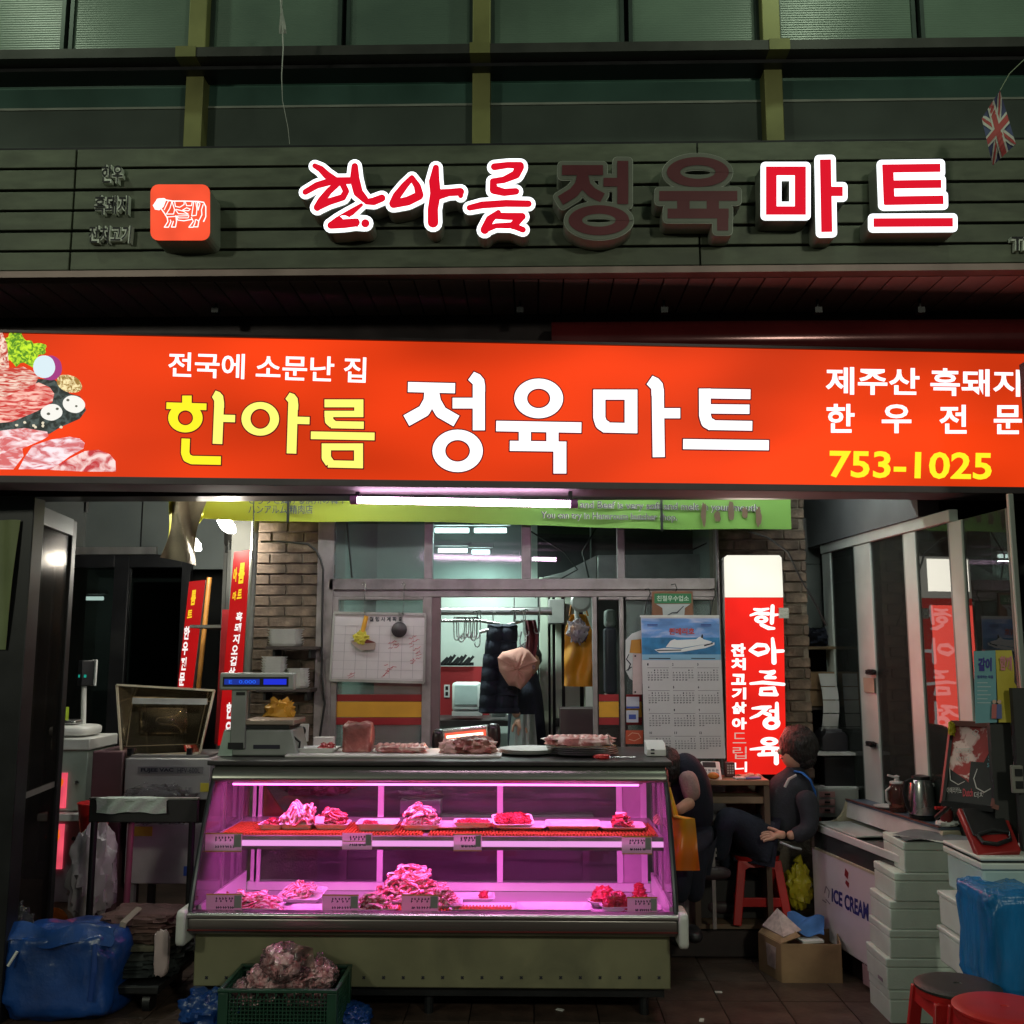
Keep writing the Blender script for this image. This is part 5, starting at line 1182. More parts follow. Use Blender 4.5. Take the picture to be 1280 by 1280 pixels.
for x_ in (CX0-.045, CX1+.002):
    yzprism([(4.80,.36),(4.785,.38),(4.785,.50),(4.80,.52),(4.95,.52),(4.95,.36)], x_, x_+.043).build('bumper_cap', m_white, ct, bevel=.012)
yzprism([(4.952,.462),(5.72,.400),(5.72,.385),(4.952,.385)], CX0+.004, CX1-.004).build('deck', m_inner, ct)
MB().box(CX0, CX1, 5.78, 5.858, .396, .43).build('rear_panel', m_inner, ct)
for x_ in (CX0+.0045, CX1-.0185): yzprism([(4.955,.4625),(5.72,.4005),(5.72,.507),(4.955,.507)], x_, x_+.014).build('side_skirt', m_inner, ct)
# glass front as a gentle curve
gp = [(4.845,.508),(4.885,.62),(4.935,.74),(4.99,.86),(5.055,.98),(5.11,1.06)]
for a, b_ in ((CX0+.02, CX1-.02),):
    MB().sheet(lambda u, v: (lambda k_, f_: Vector((a+(b_-a)*u, gp[k_][0]*(1-f_)+gp[k_+1][0]*f_, gp[k_][1]*(1-f_)+gp[k_+1][1]*f_)))(min(4, int(v*5)), v*5-min(4, int(v*5))), 1, 5).build('front_glass', g_case, ct, smooth=True)
for x_ in (CX0+.004, CX1-.004):
    MB().tube([(x_, y-.004, z) for y, z in [(4.84,.50)]+gp+[(5.135,1.12)]], .013, 8).build('glass_edge', mat('dark_edge', (.05,.055,.06), .3, .6), ct, smooth=True)
    MB().prism([(x_, y, z) for y, z in gp]+[(x_, 5.78, 1.06), (x_, 5.78, .508)], (.004 if x_ > 0 else -.004, 0, 0)).build('side_glass', glassm('case_side', (.8,.72,.78), .03, 1.5, .30, (.6,.5,.56)), ct)
    for y_ in (5.30, 5.62): MB().box(x_-.006, x_+.006, y_, y_+.02, .508, 1.058).build('side_post', m_alu, ct)
# header and top
yzprism([(5.10,1.061),(5.085,1.075),(5.09,1.10),(5.115,1.125),(5.135,1.138),(5.30,1.138),(5.30,1.061)], CX0, CX1).build('header', mat('header_metal', (.30,.30,.27), .28, .75, .1, 3, stretch=(.1,1,4)), ct, bevel=.006)
MB().box(CX0-.03, CX1+.03, 5.10, 5.90, 1.140, 1.164).build('top_slab', mat('dark_stone_top', (.05,.045,.045), .3, .2, .2, 6), ct, bevel=.006)
MB().box(CX0+.01, CX1-.01, 5.305, 5.86, 1.06, 1.138).build('top_box', m_inner, ct)
m_led = glow('pink_led', (1,.16,.75), 5); lx0, lx1 = P(292, 981, Y=5.14).x, P(798, 983, Y=5.14).x
MB().box(lx0, lx1, 5.125, 5.145, 1.042, 1.052).build('led_strip', m_led, ct)
MB().box(lx0-.02, lx1+.02, 5.12, 5.16, 1.0525, 1.0605).build('led_holder', m_alu, ct)
CL = (1,.16,.68)
lamp('counter_light', 'AREA', ((lx0+lx1)/2, 5.16, 1.035), 12, CL, lx1-lx0, .03, aim=((lx0+lx1)/2, 5.45, .5))
lamp('counter_light', 'AREA', ((CX0+CX1)/2, 5.12, .762), 11, (1,.15,.76), 2.0, .04, aim=((CX0+CX1)/2, 5.40, .45))
# shelf
MB().box(CX0+.03, CX1-.03, 5.06, 5.66, .796, .806).build('shelf', glassm('shelf_glass', (.8,.7,.78), .05, 1.5, .6, (.75,.70,.74)), ct)
yzprism([(5.038,.792),(5.038,.812),(5.059,.812),(5.059,.792)], CX0+.03, CX1-.03).build('shelf_edge', m_alu, ct)
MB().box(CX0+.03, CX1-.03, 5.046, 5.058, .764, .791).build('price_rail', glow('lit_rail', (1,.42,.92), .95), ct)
MB().box(CX0+.03, CX1-.03, 5.04, 5.058, .748, .763).build('shelf_edge', mat('rail_mauve', (.25,.16,.2), .35, .6), ct)
for x_ in (CX0+.06, -.5, CX1-.06): MB().box(x_-.008, x_+.008, 5.10, 5.70, .78, .795).build('shelf_bracket', m_alu, ct)
# sliding rear windows
for z0_, z1_ in ((.401,.445),(.755,.775),(1.02,1.059)): MB().box(CX0+.02, CX1-.02, 5.73, 5.765, z0_, z1_).build('rear_rail', m_inner, ct)
rx = [P(x_, 1070, Y=5.74).x for x_ in (322, 475, 625, 775)]
for x_ in rx+[CX0+.05, CX1-.05]:
    for z0_, z1_ in ((.446,.754),(.776,1.019)): MB().box(x_-.016, x_+.016, 5.735, 5.76, z0_, z1_).build('rear_stile', m_inner, ct)
for i in range(3): MB().box(rx[i]+.017, rx[i+1]-.017, 5.745, 5.75, .446, 1.019).build('rear_glass', glassm('rear_glass', (.8,.76,.8), .03, 1.5, .02, (.4,.3,.36)), ct)
for i, (a, b_) in enumerate(((CX0+.066, rx[0]-.017), (rx[3]+.017, CX1-.066))): MB().box(a, b_, 5.745, 5.75, .446, 1.019).build('rear_panel', mat('rear_mauve', (.50,.42,.47), .4), ct)
# orange slatted mats
def matt(label, x0, x1, y0, y1, z):
    t = T('slatted_mat', label, 'mat', ((x0+x1)/2, (y0+y1)/2, z), 0, 'orange slatted mats in the counter')
    MB().box(x0, x1, y0, y1, z, z+.004).build('base', mat('orange_plastic', (.50,.13,.02), .5), t); x_ = x0+.005; pr = None
    while x_ < x1-.006:
        if pr is None: pr = MB().box(0, .007, y0+.003, y1-.003, z+.0042, z+.012).build('slat', MT['orange_plastic'], t); base_ = x_; pr.location.x = x_
        else: o_ = pr.copy(); C.objects.link(o_); o_.parent = t; o_.location.x = x_
        x_ += .0165
matt('long orange slatted mat under the trays on the left of the upper shelf', CX0+.06, -.55, 5.08, 5.42, .807)
matt('orange slatted mat under the trays on the right of the upper shelf', -.52, CX1-.05, 5.08, 5.42, .807)
matt('orange slatted mat on the counter deck under the belly pile', -.75, -.10, 4.97, 5.12, .463)

# trays and meat
random.seed(21)
def rrect(w, d, r, z, n=4):
    o_ = []
    for sx2, sy2, a0_ in ((1,1,0),(-1,1,90),(-1,-1,180),(1,-1,270)):
        for k_ in range(n+1):
            a_ = math.radians(a0_+90*k_/n); o_.append(Vector((sx2*(w/2-r)+r*math.cos(a_), sy2*(d/2-r)+r*math.sin(a_), z)))
    return o_
def dish(label, cx, cy, z, w, d, h=.022, rz=0, tilt=0, m_=None, name='foam_tray'):
    if z < .6: z -= .0805*(cy-4.95)-.002*0; tilt -= .08
    M_ = Matrix.Translation((cx, cy, z)) @ Matrix.Rotation(rz, 4, 'Z') @ Matrix.Rotation(tilt, 4, 'X')
    rings = [rrect(w*.86, d*.82, .018, 0), rrect(w, d, .024, h), rrect(w*1.0+.008, d+.008, .026, h+.001), rrect(w*1.0+.008, d+.008, .026, h+.004), rrect(w*.97, d*.96, .022, h+.003), rrect(w*.84, d*.80, .018, .005)]
    n_ = len(rings[0]); vs = [M_ @ p for r_ in rings for p in r_]; fs = [list(range(n_-1, -1, -1)), [5*n_+k_ for k_ in range(n_)]]
    for i in range(5):
        for k_ in range(n_): fs.append([i*n_+k_, i*n_+(k_+1) % n_, (i+1)*n_+(k_+1) % n_, (i+1)*n_+k_])
    b = MB().add(vs, fs); o_ = b.build(name, m_ or m_foam, None, smooth=True, angle=50); tag(o_, label, 'tray', 'trays inside the meat counter'); return M_
PR = {}
def proto(kind, i):
    k_ = (kind, i)
    if k_ in PR: return PR[k_]
    b = MB(); sd_ = i*3.7
    if kind == 'roll':   # folded strip of belly
        pts = [(.034*math.cos(a_*.9+i)*(1+.3*a_/4), .0, .012*math.sin(a_*1.3+i)+.01) for a_ in [x_*.55 for x_ in range(9)]]
        b.sheet(lambda u, v: Vector((.040*math.sin(u*3.6+i)*(1-.2*u)+.004*math.sin(v*9+i), (v-.5)*.044+.004*math.sin(u*6), .012*math.cos(u*3.8+i)+.012*u+.003*math.sin(v*5))), 16, 5, .006)
    elif kind == 'strip':
        b.sheet(lambda u, v: Vector(((u-.5)*.15, (v-.5)*.034+.012*math.sin(u*6+i), .010*math.sin(u*8+i)*(.5+v)+.006*math.cos(v*5+u*3))), 22, 5, .006)
    elif kind == 'chunk': b.blob((0,0,0), (.022,.017,.013), .8, .7, 2.5, sd_, 12, 8)
    elif kind == 'mince':
        a_ = random.random()*6; b.tube([(0,0,0), (.012*math.cos(a_),.012*math.sin(a_),.004), (.02*math.cos(a_+1),.02*math.sin(a_+1),.0), (.03*math.cos(a_+.6),.03*math.sin(a_+.6),-.004)], .0032, 5)
    elif kind == 'fold':
        b.sheet(lambda u, v: Vector(((u-.5)*.13+.012*math.sin(v*6+i), (v-.5)*.10+.012*math.sin(u*7+i), .022*math.sin(u*9+v*3+i)+.016*math.cos(v*8+i)+.018*(1-abs(2*u-1)))), 22, 18, .010)
    PR[k_] = b; return b
def pile(label, M_, w, d, h, n_, kind, m_, cat='meat', base=.006, sc_=1, name='meat_pile', shape='heap', piece='slice', rzr=3.14, tiltr=.5):
    c_ = M_ @ Vector((0,0,base)); t = T(name, label, cat, tuple(c_)); protos = []
    for i in range(n_):
        f_ = i/max(1, n_-1)
        if shape == 'heap':
            rad = math.sqrt(random.random())*(1-.72*f_); an = random.random()*6.283; x_, y_, z_ = rad*w/2*math.cos(an), rad*d/2*math.sin(an), h*f_
        elif shape == 'rows':
            x_ = (((i*.382) % 1)-.5)*w*(1-.3*f_); y_ = (random.random()-.5)*d*(1-.6*f_); z_ = h*f_
        else: x_ = (f_-.5)*w; y_ = random.uniform(-.1,.1)*d; z_ = h*.5*(1-abs(2*f_-1))
        R_ = Matrix.Rotation(random.uniform(-rzr, rzr), 4, 'Z') @ Matrix.Rotation(random.uniform(-tiltr, tiltr), 4, 'X') @ Matrix.Rotation(random.uniform(-tiltr, tiltr), 4, 'Y')
        pos = M_ @ Vector((x_, y_, base+z_+.008*sc_))-c_
        if len(protos) < 5:
            o_ = MB(); o_.add([p*sc_ for p in proto(kind, i % 5).v], proto(kind, i % 5).f); o_ = o_.build(piece, m_, t, local=True, smooth=True, angle=80); protos.append(o_)
        else: o_ = random.choice(protos).copy(); C.objects.link(o_); o_.parent = t
        o_.matrix_local = Matrix.Translation(pos) @ R_
    return t
def mince(label, M_, w, d, h, m_):
    c_ = M_ @ Vector((0,0,.006)); b = MB()
    b.blob((0,0,0), (w/2*.95,d/2*.95,h*.8), .6, .2, 5, 3, 24, 10, flat=.05)
    for i in range(320):
        x_, y_ = random.uniform(-1,1), random.uniform(-1,1); rr_ = max(abs(x_), abs(y_)); z_ = h*math.sqrt(max(0, 1-rr_**3))
        a_ = random.random()*6.28; p_ = Vector((x_*w/2, y_*d/2, z_)); e_ = Vector((math.cos(a_), math.sin(a_), random.uniform(-.2,.5)))*.009
        b.tube([p_, p_+e_+Vector((0,0,.003)), p_+e_*1.8], .0034, 5)
    R_ = M_.to_3x3(); o_ = MB(); o_.add([R_ @ p+c_ for p in b.v], b.f); o_ = o_.build('ground_meat', m_, None, smooth=True, angle=80); tag(o_, label, 'meat'); return o_
SZ, DZ = .820, .463
def sxp(px, Y=5.26, py=1033): return P(px, py, Y=Y).x
M1 = dish('small foam tray of meat farthest left on the upper shelf', sxp(343), 5.22, SZ, .115, .13); pile('diced pink meat in the leftmost tray of the upper shelf', M1, .08, .08, .02, 14, 'chunk', m_meat, piece='chunk')
M1 = dish('foam tray under the big folded pork slab on the upper shelf', sxp(374), 5.24, SZ, .16, .15); pile('thick folded slab of pork on the left of the upper shelf', M1, .08, .05, .05, 6, 'fold', m_pork, base=.02, rzr=.6)
M1 = dish('foam tray under the mound of red slices with a white tag on the upper shelf', sxp(417), 5.24, SZ, .165, .15); pile('mound of dark red slices with a little white tag on the upper shelf', M1, .13, .09, .052, 24, 'roll', m_slice, rzr=.5, sc_=1.25)
p = M1 @ Vector((-.055,-.06,.045)); tag(MB().cbox(p, (.045,.004,.035), Matrix.Rotation(-.5, 4, 'X')).build('tag', m_paper, None), 'little white tag on the mound of red slices', 'tag')
M1 = dish('wide foam tray holding only a few scraps on the upper shelf', sxp(474), 5.22, SZ, .20, .17, .03); pile('few thin red scraps in the wide tray of the upper shelf', M1 @ Matrix.Translation((-.05,.02,0)), .07, .05, .008, 7, 'chunk', m_meat, piece='scrap')
M1 = dish('foam tray under the layered belly pile in the middle of the upper shelf', sxp(528), 5.24, SZ, .19, .16); pile('layered pile of pork belly slices in the middle of the upper shelf', M1, .15, .09, .07, 42, 'roll', m_pork, rzr=.4, sc_=1.3)
dish('flat empty foam tray right of the middle on the upper shelf', sxp(570), 5.26, SZ, .19, .19, .012)
M1 = dish('foam tray with a thin layer of red mince on the upper shelf', sxp(592), 5.22, SZ+.013, .19, .13); mince('thin layer of bright red mince on the upper shelf', M1, .15, .09, .018, m_lean)
dish('flat foam tray beneath the tilted mince tray on the upper shelf', sxp(652), 5.26, SZ, .24, .19, .012)
M1 = dish('tilted foam tray heaped with red mince on the upper shelf', sxp(641), 5.24, SZ+.02, .20, .15, .02, .12, .18); mince('heaped red mince in the tilted tray of the upper shelf', M1, .17, .12, .034, m_lean)
dish('large empty foam tray on the right half of the upper shelf', sxp(716), 5.26, SZ, .27, .20, .02)
M1 = dish('foam tray with one small red pack at the right end of the upper shelf', sxp(777), 5.25, SZ, .22, .19, .014); pile('small pile of dark red slices at the right end of the upper shelf', M1 @ Matrix.Translation((0,.0,.0)), .07, .05, .035, 12, 'roll', m_slice, rzr=.4)
p = M1 @ Vector((-.005,.0,.065)); tag(MB().cbox(p, (.05,.035,.003), Matrix.Rotation(.6, 4, 'X')).build('tag', mat('pink_tag', (.8,.5,.5), .7), None), 'pink tag lying on the small pile at the right end', 'tag')
def dxp(px, Y=5.12): return P(px, 1125, Y=Y).x
M1 = dish('foam tray of long belly strips at the left end of the counter deck', dxp(315), 5.10, DZ, .30, .20, .018); pile('long overlapping pork belly strips at the left end of the counter deck', M1, .24, .16, .045, 30, 'strip', m_pork, rzr=.3, tiltr=.25, sc_=1.15)
M1 = dish('steeply tilted foam tray of thin slices on the counter deck', dxp(378,5.3), 5.3, DZ+.03, .22, .16, .02, -.12, .25); pile('thin pink slices in the steeply tilted tray of the counter deck', M1, .17, .11, .04, 26, 'roll', m_pork, rzr=.8, sc_=1.15)
dish('empty white tray left of the belly pile on the counter deck', dxp(395), 5.08, DZ, .24, .18, .014)
M1 = dish('foam tray at the front left foot of the big belly pile', dxp(470), 5.06, DZ, .22, .16, .02, .1); pile('curled pink slices at the front left foot of the big belly pile', M1, .15, .10, .045, 26, 'roll', m_pork, rzr=.9, sc_=1.25)
M1 = dish('foam tray carrying the biggest heap of pork belly', dxp(515,5.22), 5.24, DZ+.013, .36, .22, .025, 0, .05); pile('biggest heap of stacked pork belly slices in the counter', M1, .33, .17, .135, 110, 'roll', m_pork, rzr=.35, sc_=1.4)
M1 = dish('foam tray at the right foot of the big belly heap', dxp(552), 5.12, DZ+.013, .20, .15, .02, .05, .05); pile('curled pork slices at the right foot of the big belly heap', M1, .13, .09, .05, 26, 'roll', m_pork, rzr=.9, sc_=1.25)
M1 = dish('ribbed foam tray with a single red lump on the counter deck', dxp(590,5.28), 5.30, DZ+.02, .22, .15, .018, .08, .06); pile('single red lump in the ribbed tray of the counter deck', M1 @ Matrix.Translation((.06,0,0)), .03, .03, .015, 5, 'chunk', m_lean, piece='chunk', name='meat_lump')
dish('empty foam tray in the middle right of the counter deck', dxp(604), 5.08, DZ, .31, .20, .022)
dish('largest empty foam tray of the counter deck', dxp(692), 5.10, DZ, .36, .22, .022)
dish('foam tray along the right end of the counter deck', dxp(790), 5.16, DZ, .28, .20, .012)
M1 = dish('small foam tray of red chunks behind the right front card', dxp(755,5.24), 5.24, DZ+.013, .15, .12, .018, .3); pile('mound of bright red chunks at the back of the right end', M1, .11, .08, .05, 44, 'chunk', m_lean, piece='chunk', sc_=1.3)
M1 = dish('small foam tray of red chunks nearest the glass on the right', dxp(770), 5.08, DZ+.013, .15, .12, .018, .1); pile('mound of bright red chunks nearest the glass on the right', M1, .11, .08, .045, 44, 'chunk', m_lean, piece='chunk', sc_=1.3)
M1 = dish('tiny foam tray in the right rear corner of the counter deck', dxp(800,5.32), 5.34, DZ+.002, .10, .10, .015); pile('pointed red mound in the right rear corner', M1, .07, .06, .075, 40, 'chunk', m_lean, piece='chunk', sc_=.8)
# price cards
m_cardp = bpy.data.materials.new('translucent_card'); m_cardp.use_nodes = True; nt_ = m_cardp.node_tree
dfn = nt_.nodes.new('ShaderNodeBsdfDiffuse'); dfn.inputs[0].default_value = (.80,.68,.70,1); tln = nt_.nodes.new('ShaderNodeBsdfTranslucent'); tln.inputs[0].default_value = (.85,.75,.75,1)
mxn = nt_.nodes.new('ShaderNodeMixShader'); mxn.inputs[0].default_value = .45; nt_.links.new(dfn.outputs[0], mxn.inputs[1]); nt_.links.new(tln.outputs[0], mxn.inputs[2]); nt_.links.new(mxn.outputs[0], nt_.nodes['Material Output'].inputs[0])
def card(label, q, Y, top=True, odd=False):
    X0, X1, Z0, Z1 = W_(q[0], q[2], q[1], q[3], Y); t = T('price_card', label, 'price card', ((X0+X1)/2, Y, Z0), 0, 'price cards in the meat counter')
    MB().poly([(X0,Y,Z0),(X1,Y,Z0),(X1,Y,Z1),(X0,Y,Z1)]).build('card', m_cardp, t)
    b = MB()
    if top: b.box(X0, X1, Y-.001, Y-.0002, Z1-.006, Z1); b.box(X0, X1, Y-.001, Y-.0002, Z0, Z0+.005)
    else: b.box(X0, X1, Y-.001, Y-.0002, (Z0+Z1)/2-.002, (Z0+Z1)/2+.002)
    b.build('card_stripe', mat('card_yellow', (.62,.40,.05), .6), t)
    b = MB(); pl = YP(Y-.0004)
    for row, dens in ((.25,6),(.38,4),(.72,8)):
        for k_ in range(dens):
            x_ = q[0]+(q[2]-q[0])*(.28+.55*k_/dens)+random.uniform(-.5,.5); y_ = q[1]+(q[3]-q[1])*row
            draw(b, [rr((x_, y_-1.5), (x_+random.uniform(-.8,.8), y_+1.5), 1.1), rr((x_-.8, y_+random.uniform(-1.2,1.2)), (x_+1.4, y_), 1.0)], pl, .0006, step=.00001)
    b.build('print', m_ink, t)
    b = MB(); X_ = X1-(X1-X0)*.22; b.box(X_, X1-.004, Y-.0012, Y-.0003, Z0+(Z1-Z0)*.25, Z1-.008); b.build('picture_print', mat('card_grey', (.3,.35,.3), .6), t)
    return t
card('price card hung at the left end of the upper shelf edge', (257,1041,302,1065), 5.02)
card('small plain pink price card on the shelf edge left of centre', (428,1041,465,1062), 5.02, False)
card('price card with silver print on the shelf edge right of centre', (567,1042,602,1064), 5.02)
card('yellow bordered price card at the right end of the shelf edge', (777,1045,815,1068), 5.02)
card('price card standing at the left front of the counter deck', (258,1117,302,1141), 4.93)
card('price card standing between the left trays of the counter deck', (403,1118,448,1141), 4.93)
card('price card standing in front of the big belly heap', (502,1118,548,1141), 4.93)
card('price card standing at the right front of the counter deck', (784,1121,822,1144), 4.93)

# ---- things on top of the counter
TZ = 1.165
def topx(px, Y=5.5): return P(px, 938, Y=Y).x
t = T('cutting_board', 'long white cutting board on the counter top', 'cutting board', (topx(495), 5.45, TZ)); MB().box(topx(365,5.4), topx(628,5.4), 5.24, 5.62, TZ, TZ+.014).build('board', mat('cutting_white', (.66,.64,.62), .5, 0, .08, 6), t, bevel=.004)
BZ = TZ+.015
# beef block
bx = topx(451); t = T('meat_block', 'upright round block of beef on the white cutting board', 'meat', (bx, 5.42, BZ))
MB().blob((bx, 5.42, BZ+.072), (.078,.07,.082), .35, .10, 2.5, 5, 36, 20, flat=.88).build('beef', mat('beef_block', (.32,.085,.075), .45, 0, .35, 9, .3, 40, col2=(.55,.32,.27), c2scale=7, thr=(.5,.66), coat=.2), t, smooth=True)
def slab(label, cx, cy, z, w, d, h, m_, sd_, rows=0):
    t = T('rib_slab', label, 'meat', (cx, cy, z)); MB().blob((cx, cy, z+h*.55), (w/2, d/2, h*.6), .55, .22, 3, sd_, 44, 14, flat=.85).build('meat', m_, t, smooth=True)
    for k_ in range(rows):
        x_ = cx-w*.42+k_*w*.84/max(1, rows-1); MB().blob((x_, cy-.02+.02*math.sin(k_), z+h*.95), (.016,.05,.014), .8, .2, 4, k_, 10, 6).build('rib', mat('rib_bone', (.62,.30,.27), .4, 0, .2, 20), t, smooth=True)
m_ribs = mat('ribs_meat', (.42,.12,.11), .4, 0, .35, 14, .3, 50, col2=(.70,.50,.46), c2scale=16, thr=(.48,.6), coat=.3)
slab('flat slab of ribs right of the beef block', topx(505), 5.40, BZ, .27, .17, .035, m_ribs, 2, 8)
t = T('meat_lump', 'dark red lump of raw meat in front of the glowing heater', 'meat', (topx(592), 5.36, BZ)); MB().blob((topx(594), 5.36, BZ+.035), (.115,.08,.05), .8, .28, 3, 8, 40, 20, flat=.7).build('beef', m_rawside, t, smooth=True)
MB().blob((topx(570), 5.35, BZ+.028), (.07,.05,.04), .8, .5, 5, 3, 30, 14, flat=.7).build('fat', mat('fatty_end', (.62,.36,.33), .4, 0, .3, 20, .3, 50), t, smooth=True)
# heater behind
hc = P(582, 922, Y=5.72)
t = T('infrared_heater', 'tilted infrared heater glowing red and white behind the meat lump', 'heater', (hc.x, 5.72, TZ))
Mh = Matrix.Translation(hc) @ Matrix.Rotation(-.10, 4, 'Y')
MB().box(-.13, .13, 0, .08, -.065, .055, Mh).build('housing', m_steel, t, bevel=.008)
MB().box(-.115, .115, -.004, -.001, -.05, .035, Mh).build('reflector', mat('heater_reflector', (.6,.2,.15), .2, .8, emit=(1,.10,.05), es=.8), t)
for z_ in (.014, -.012, -.036): MB().tube([Mh @ Vector((-.105,-.012,z_)), Mh @ Vector((.10,-.012,z_))], .007, 8).build('heating_tube', glow('heater_tube', (1,.50,.36), 5), t, smooth=True)
for x_ in (-.155, .155): MB().blob(Mh @ Vector((x_, .05, -.01)), (.04,.05,.07), .6, .0).build('end_housing', m_dark, t, smooth=True)
lamp('heater_light', 'AREA', Mh @ Vector((0,-.03,0)), 1.2, (1,.3,.18), .2, .05, aim=Mh @ Vector((0,-1,-.1)))
# left tray with meat and paper
t = dish('white tray with meat scraps right of the scale on the counter top', topx(402), 5.40, BZ, .22, .14, .02)
pile('small red meat scraps in the tray beside the scale', t @ Matrix.Translation((.05,0,.0)), .10, .06, .02, 12, 'chunk', m_meat, piece='scrap')
tag(MB().cbox((topx(405,5.6), 5.6, BZ+.03), (.11,.05,.06)).build('white_box', m_paper, None, bevel=.003), 'small white carton behind the scrap tray', 'box')
# plates
t = T('plate_stack', 'low stack of flat white plates in the middle right of the counter top', 'plates', (topx(659), 5.45, TZ))
for i in range(3): MB().lathe([(.001,0),(.10,0),(.155,.012),(.157,.015),(.10,.005),(.001,.004)], (topx(659)+.004*i, 5.45, TZ+.002+i*.0075), 32).build('plate', m_white, t, smooth=True)
t = T('tray_stack', 'stack of steel trays under the rib slab at the counter right', 'trays', (topx(728), 5.42, TZ))
for i in range(4): MB().lathe([(.001,0),(.13,0),(.185,.014),(.187,.018),(.13,.006),(.001,.005)], (topx(728)-.004*i, 5.42, TZ+.002+i*.010), 32).build('tray', m_steel, t, smooth=True)
slab('long slab of pork ribs lying on the steel tray stack', topx(724,5.4), 5.40, TZ+.05, .36, .20, .045, m_ribs, 6, 10)
tag(MB().tube([(topx(760), 5.3, TZ+.045), (topx(757), 5.34, TZ+.12)], .003, 6).build('skewer', m_steel, None), 'thin metal skewer standing beside the rib slab', 'skewer')
tag(MB().tube([(topx(757), 5.25, TZ+.006), (topx(788), 5.24, TZ+.006)], .006, 6, flat=.5).build('knife', m_steel, None), 'thin steel knife lying at the right of the counter top', 'knife')
tag(MB().blob((topx(752,5.2), 5.2, TZ+.012), (.04,.02,.012), .9, .5, 4, 2).build('red_scraps', m_red, None, smooth=True), 'small red twisted scrap beside the tray stack', 'scrap')
pr_ = topx(816); t = T('label_printer', 'small white receipt printer at the right end of the counter top', 'printer', (pr_, 5.4, TZ))
MB().prism([(pr_-.05,5.34,TZ+.001),(pr_-.05,5.46,TZ+.001),(pr_-.05,5.46,TZ+.075),(pr_-.05,5.38,TZ+.065),(pr_-.05,5.34,TZ+.035)], (.10,0,0)).build('body', m_white, t, bevel=.004)
for z_ in (.012, .03): MB().box(pr_-.03, pr_-.01, 5.336, 5.3385, TZ+z_, TZ+z_+.008).build('button', m_black, t)
# weighing scale with blue display
Ys = 5.30
sxx = lambda px: P(px, 900, Y=Ys).x; szz = lambda py: P(320, py, Y=Ys).z
t = T('weighing_scale', 'grey counter scale with two blue displays on a post', 'scale', (sxx(315), Ys+.1, TZ))
m_sc = mat('scale_grey', (.26,.28,.26), .45, .2, .1, 6)
MB().prism([(sxx(274),Ys,TZ+.002),(sxx(374),Ys,TZ+.002),(sxx(365),Ys,szz(912)),(sxx(280),Ys,szz(912))], (0,.26,0)).build('base', m_sc, t, bevel=.008)
MB().prism([(sxx(274)-.001,Ys-.004,TZ+.002),(sxx(292),Ys-.004,TZ+.002),(sxx(292),Ys-.004,szz(915)),(sxx(281),Ys-.004,szz(914))], (0,.003,0)).build('side_panel', mat('scale_pale', (.40,.52,.44), .5), t)
MB().box(sxx(305), sxx(362), Ys+.0, Ys+.25, szz(911), szz(907)).build('platter_gap', m_black, t)
MB().box(sxx(302), sxx(368), Ys-.01, Ys+.27, szz(906.5), szz(900)).build('platter', mat('platter', (.45,.36,.30), .3, .7), t, bevel=.006)
MB().box(sxx(289), sxx(308), Ys-.012, Ys+.03, szz(936), szz(858)).build('post', m_sc, t, bevel=.005)
MB().box(sxx(287), sxx(306), Ys-.0145, Ys-.0125, szz(936), szz(928)).build('post_foot', m_black, t)
MB().box(sxx(295), sxx(306), Ys-.015, Ys-.013, szz(869), szz(865)).build('post_slot', m_black, t)
MB().box(sxx(274.5), sxx(368), Ys-.03, Ys+.03, szz(862.5), szz(841)).build('display_head', mat('scale_head', (.34,.37,.33), .45), t, bevel=.010)
MB().box(sxx(279), sxx(361), Ys-.0325, Ys-.0305, szz(858), szz(846)).build('display_bezel', m_black, t)
m_lcd = glow('blue_lcd', (.02,.04,.85), .75); MB().box(sxx(281), sxx(325), Ys-.035, Ys-.033, szz(855.5), szz(848.5)).build('display', glow('blue_lcd_dim', (.02,.05,.45), .6), t)
MB().box(sxx(330), sxx(358.5), Ys-.035, Ys-.033, szz(855.5), szz(848.5)).build('display', m_lcd, t)
b = MB(); text(b, 'E   0.000', (286,850,320,854.5), YP(Ys-.0355), .001, .02); b.build('digits', glow('lcd_digits', (.02,.12,.9), .9), t)
MB().box(sxx(318), sxx(351), Ys-.003, Ys-.001, szz(936), szz(931)).build('print', m_ink, t)
MB().tube([(sxx(372), Ys+.05, TZ+.03), (sxx(374), Ys+.03, TZ+.07), (sxx(366), Ys+.02, TZ+.10)], .006, 6).build('cord', m_cable, t)
b = MB().blob((sxx(335), Ys+.25, szz(893)), (.07,.03,.055), .7, .6, 4, 4)
tag(b.build('yellow_bag', glassm('yellow_film', (.8,.6,.1), .2, 1.4, .6, (.65,.40,.02), .5), None, smooth=True), 'thin yellow plastic bag behind the scale platter', 'bag')
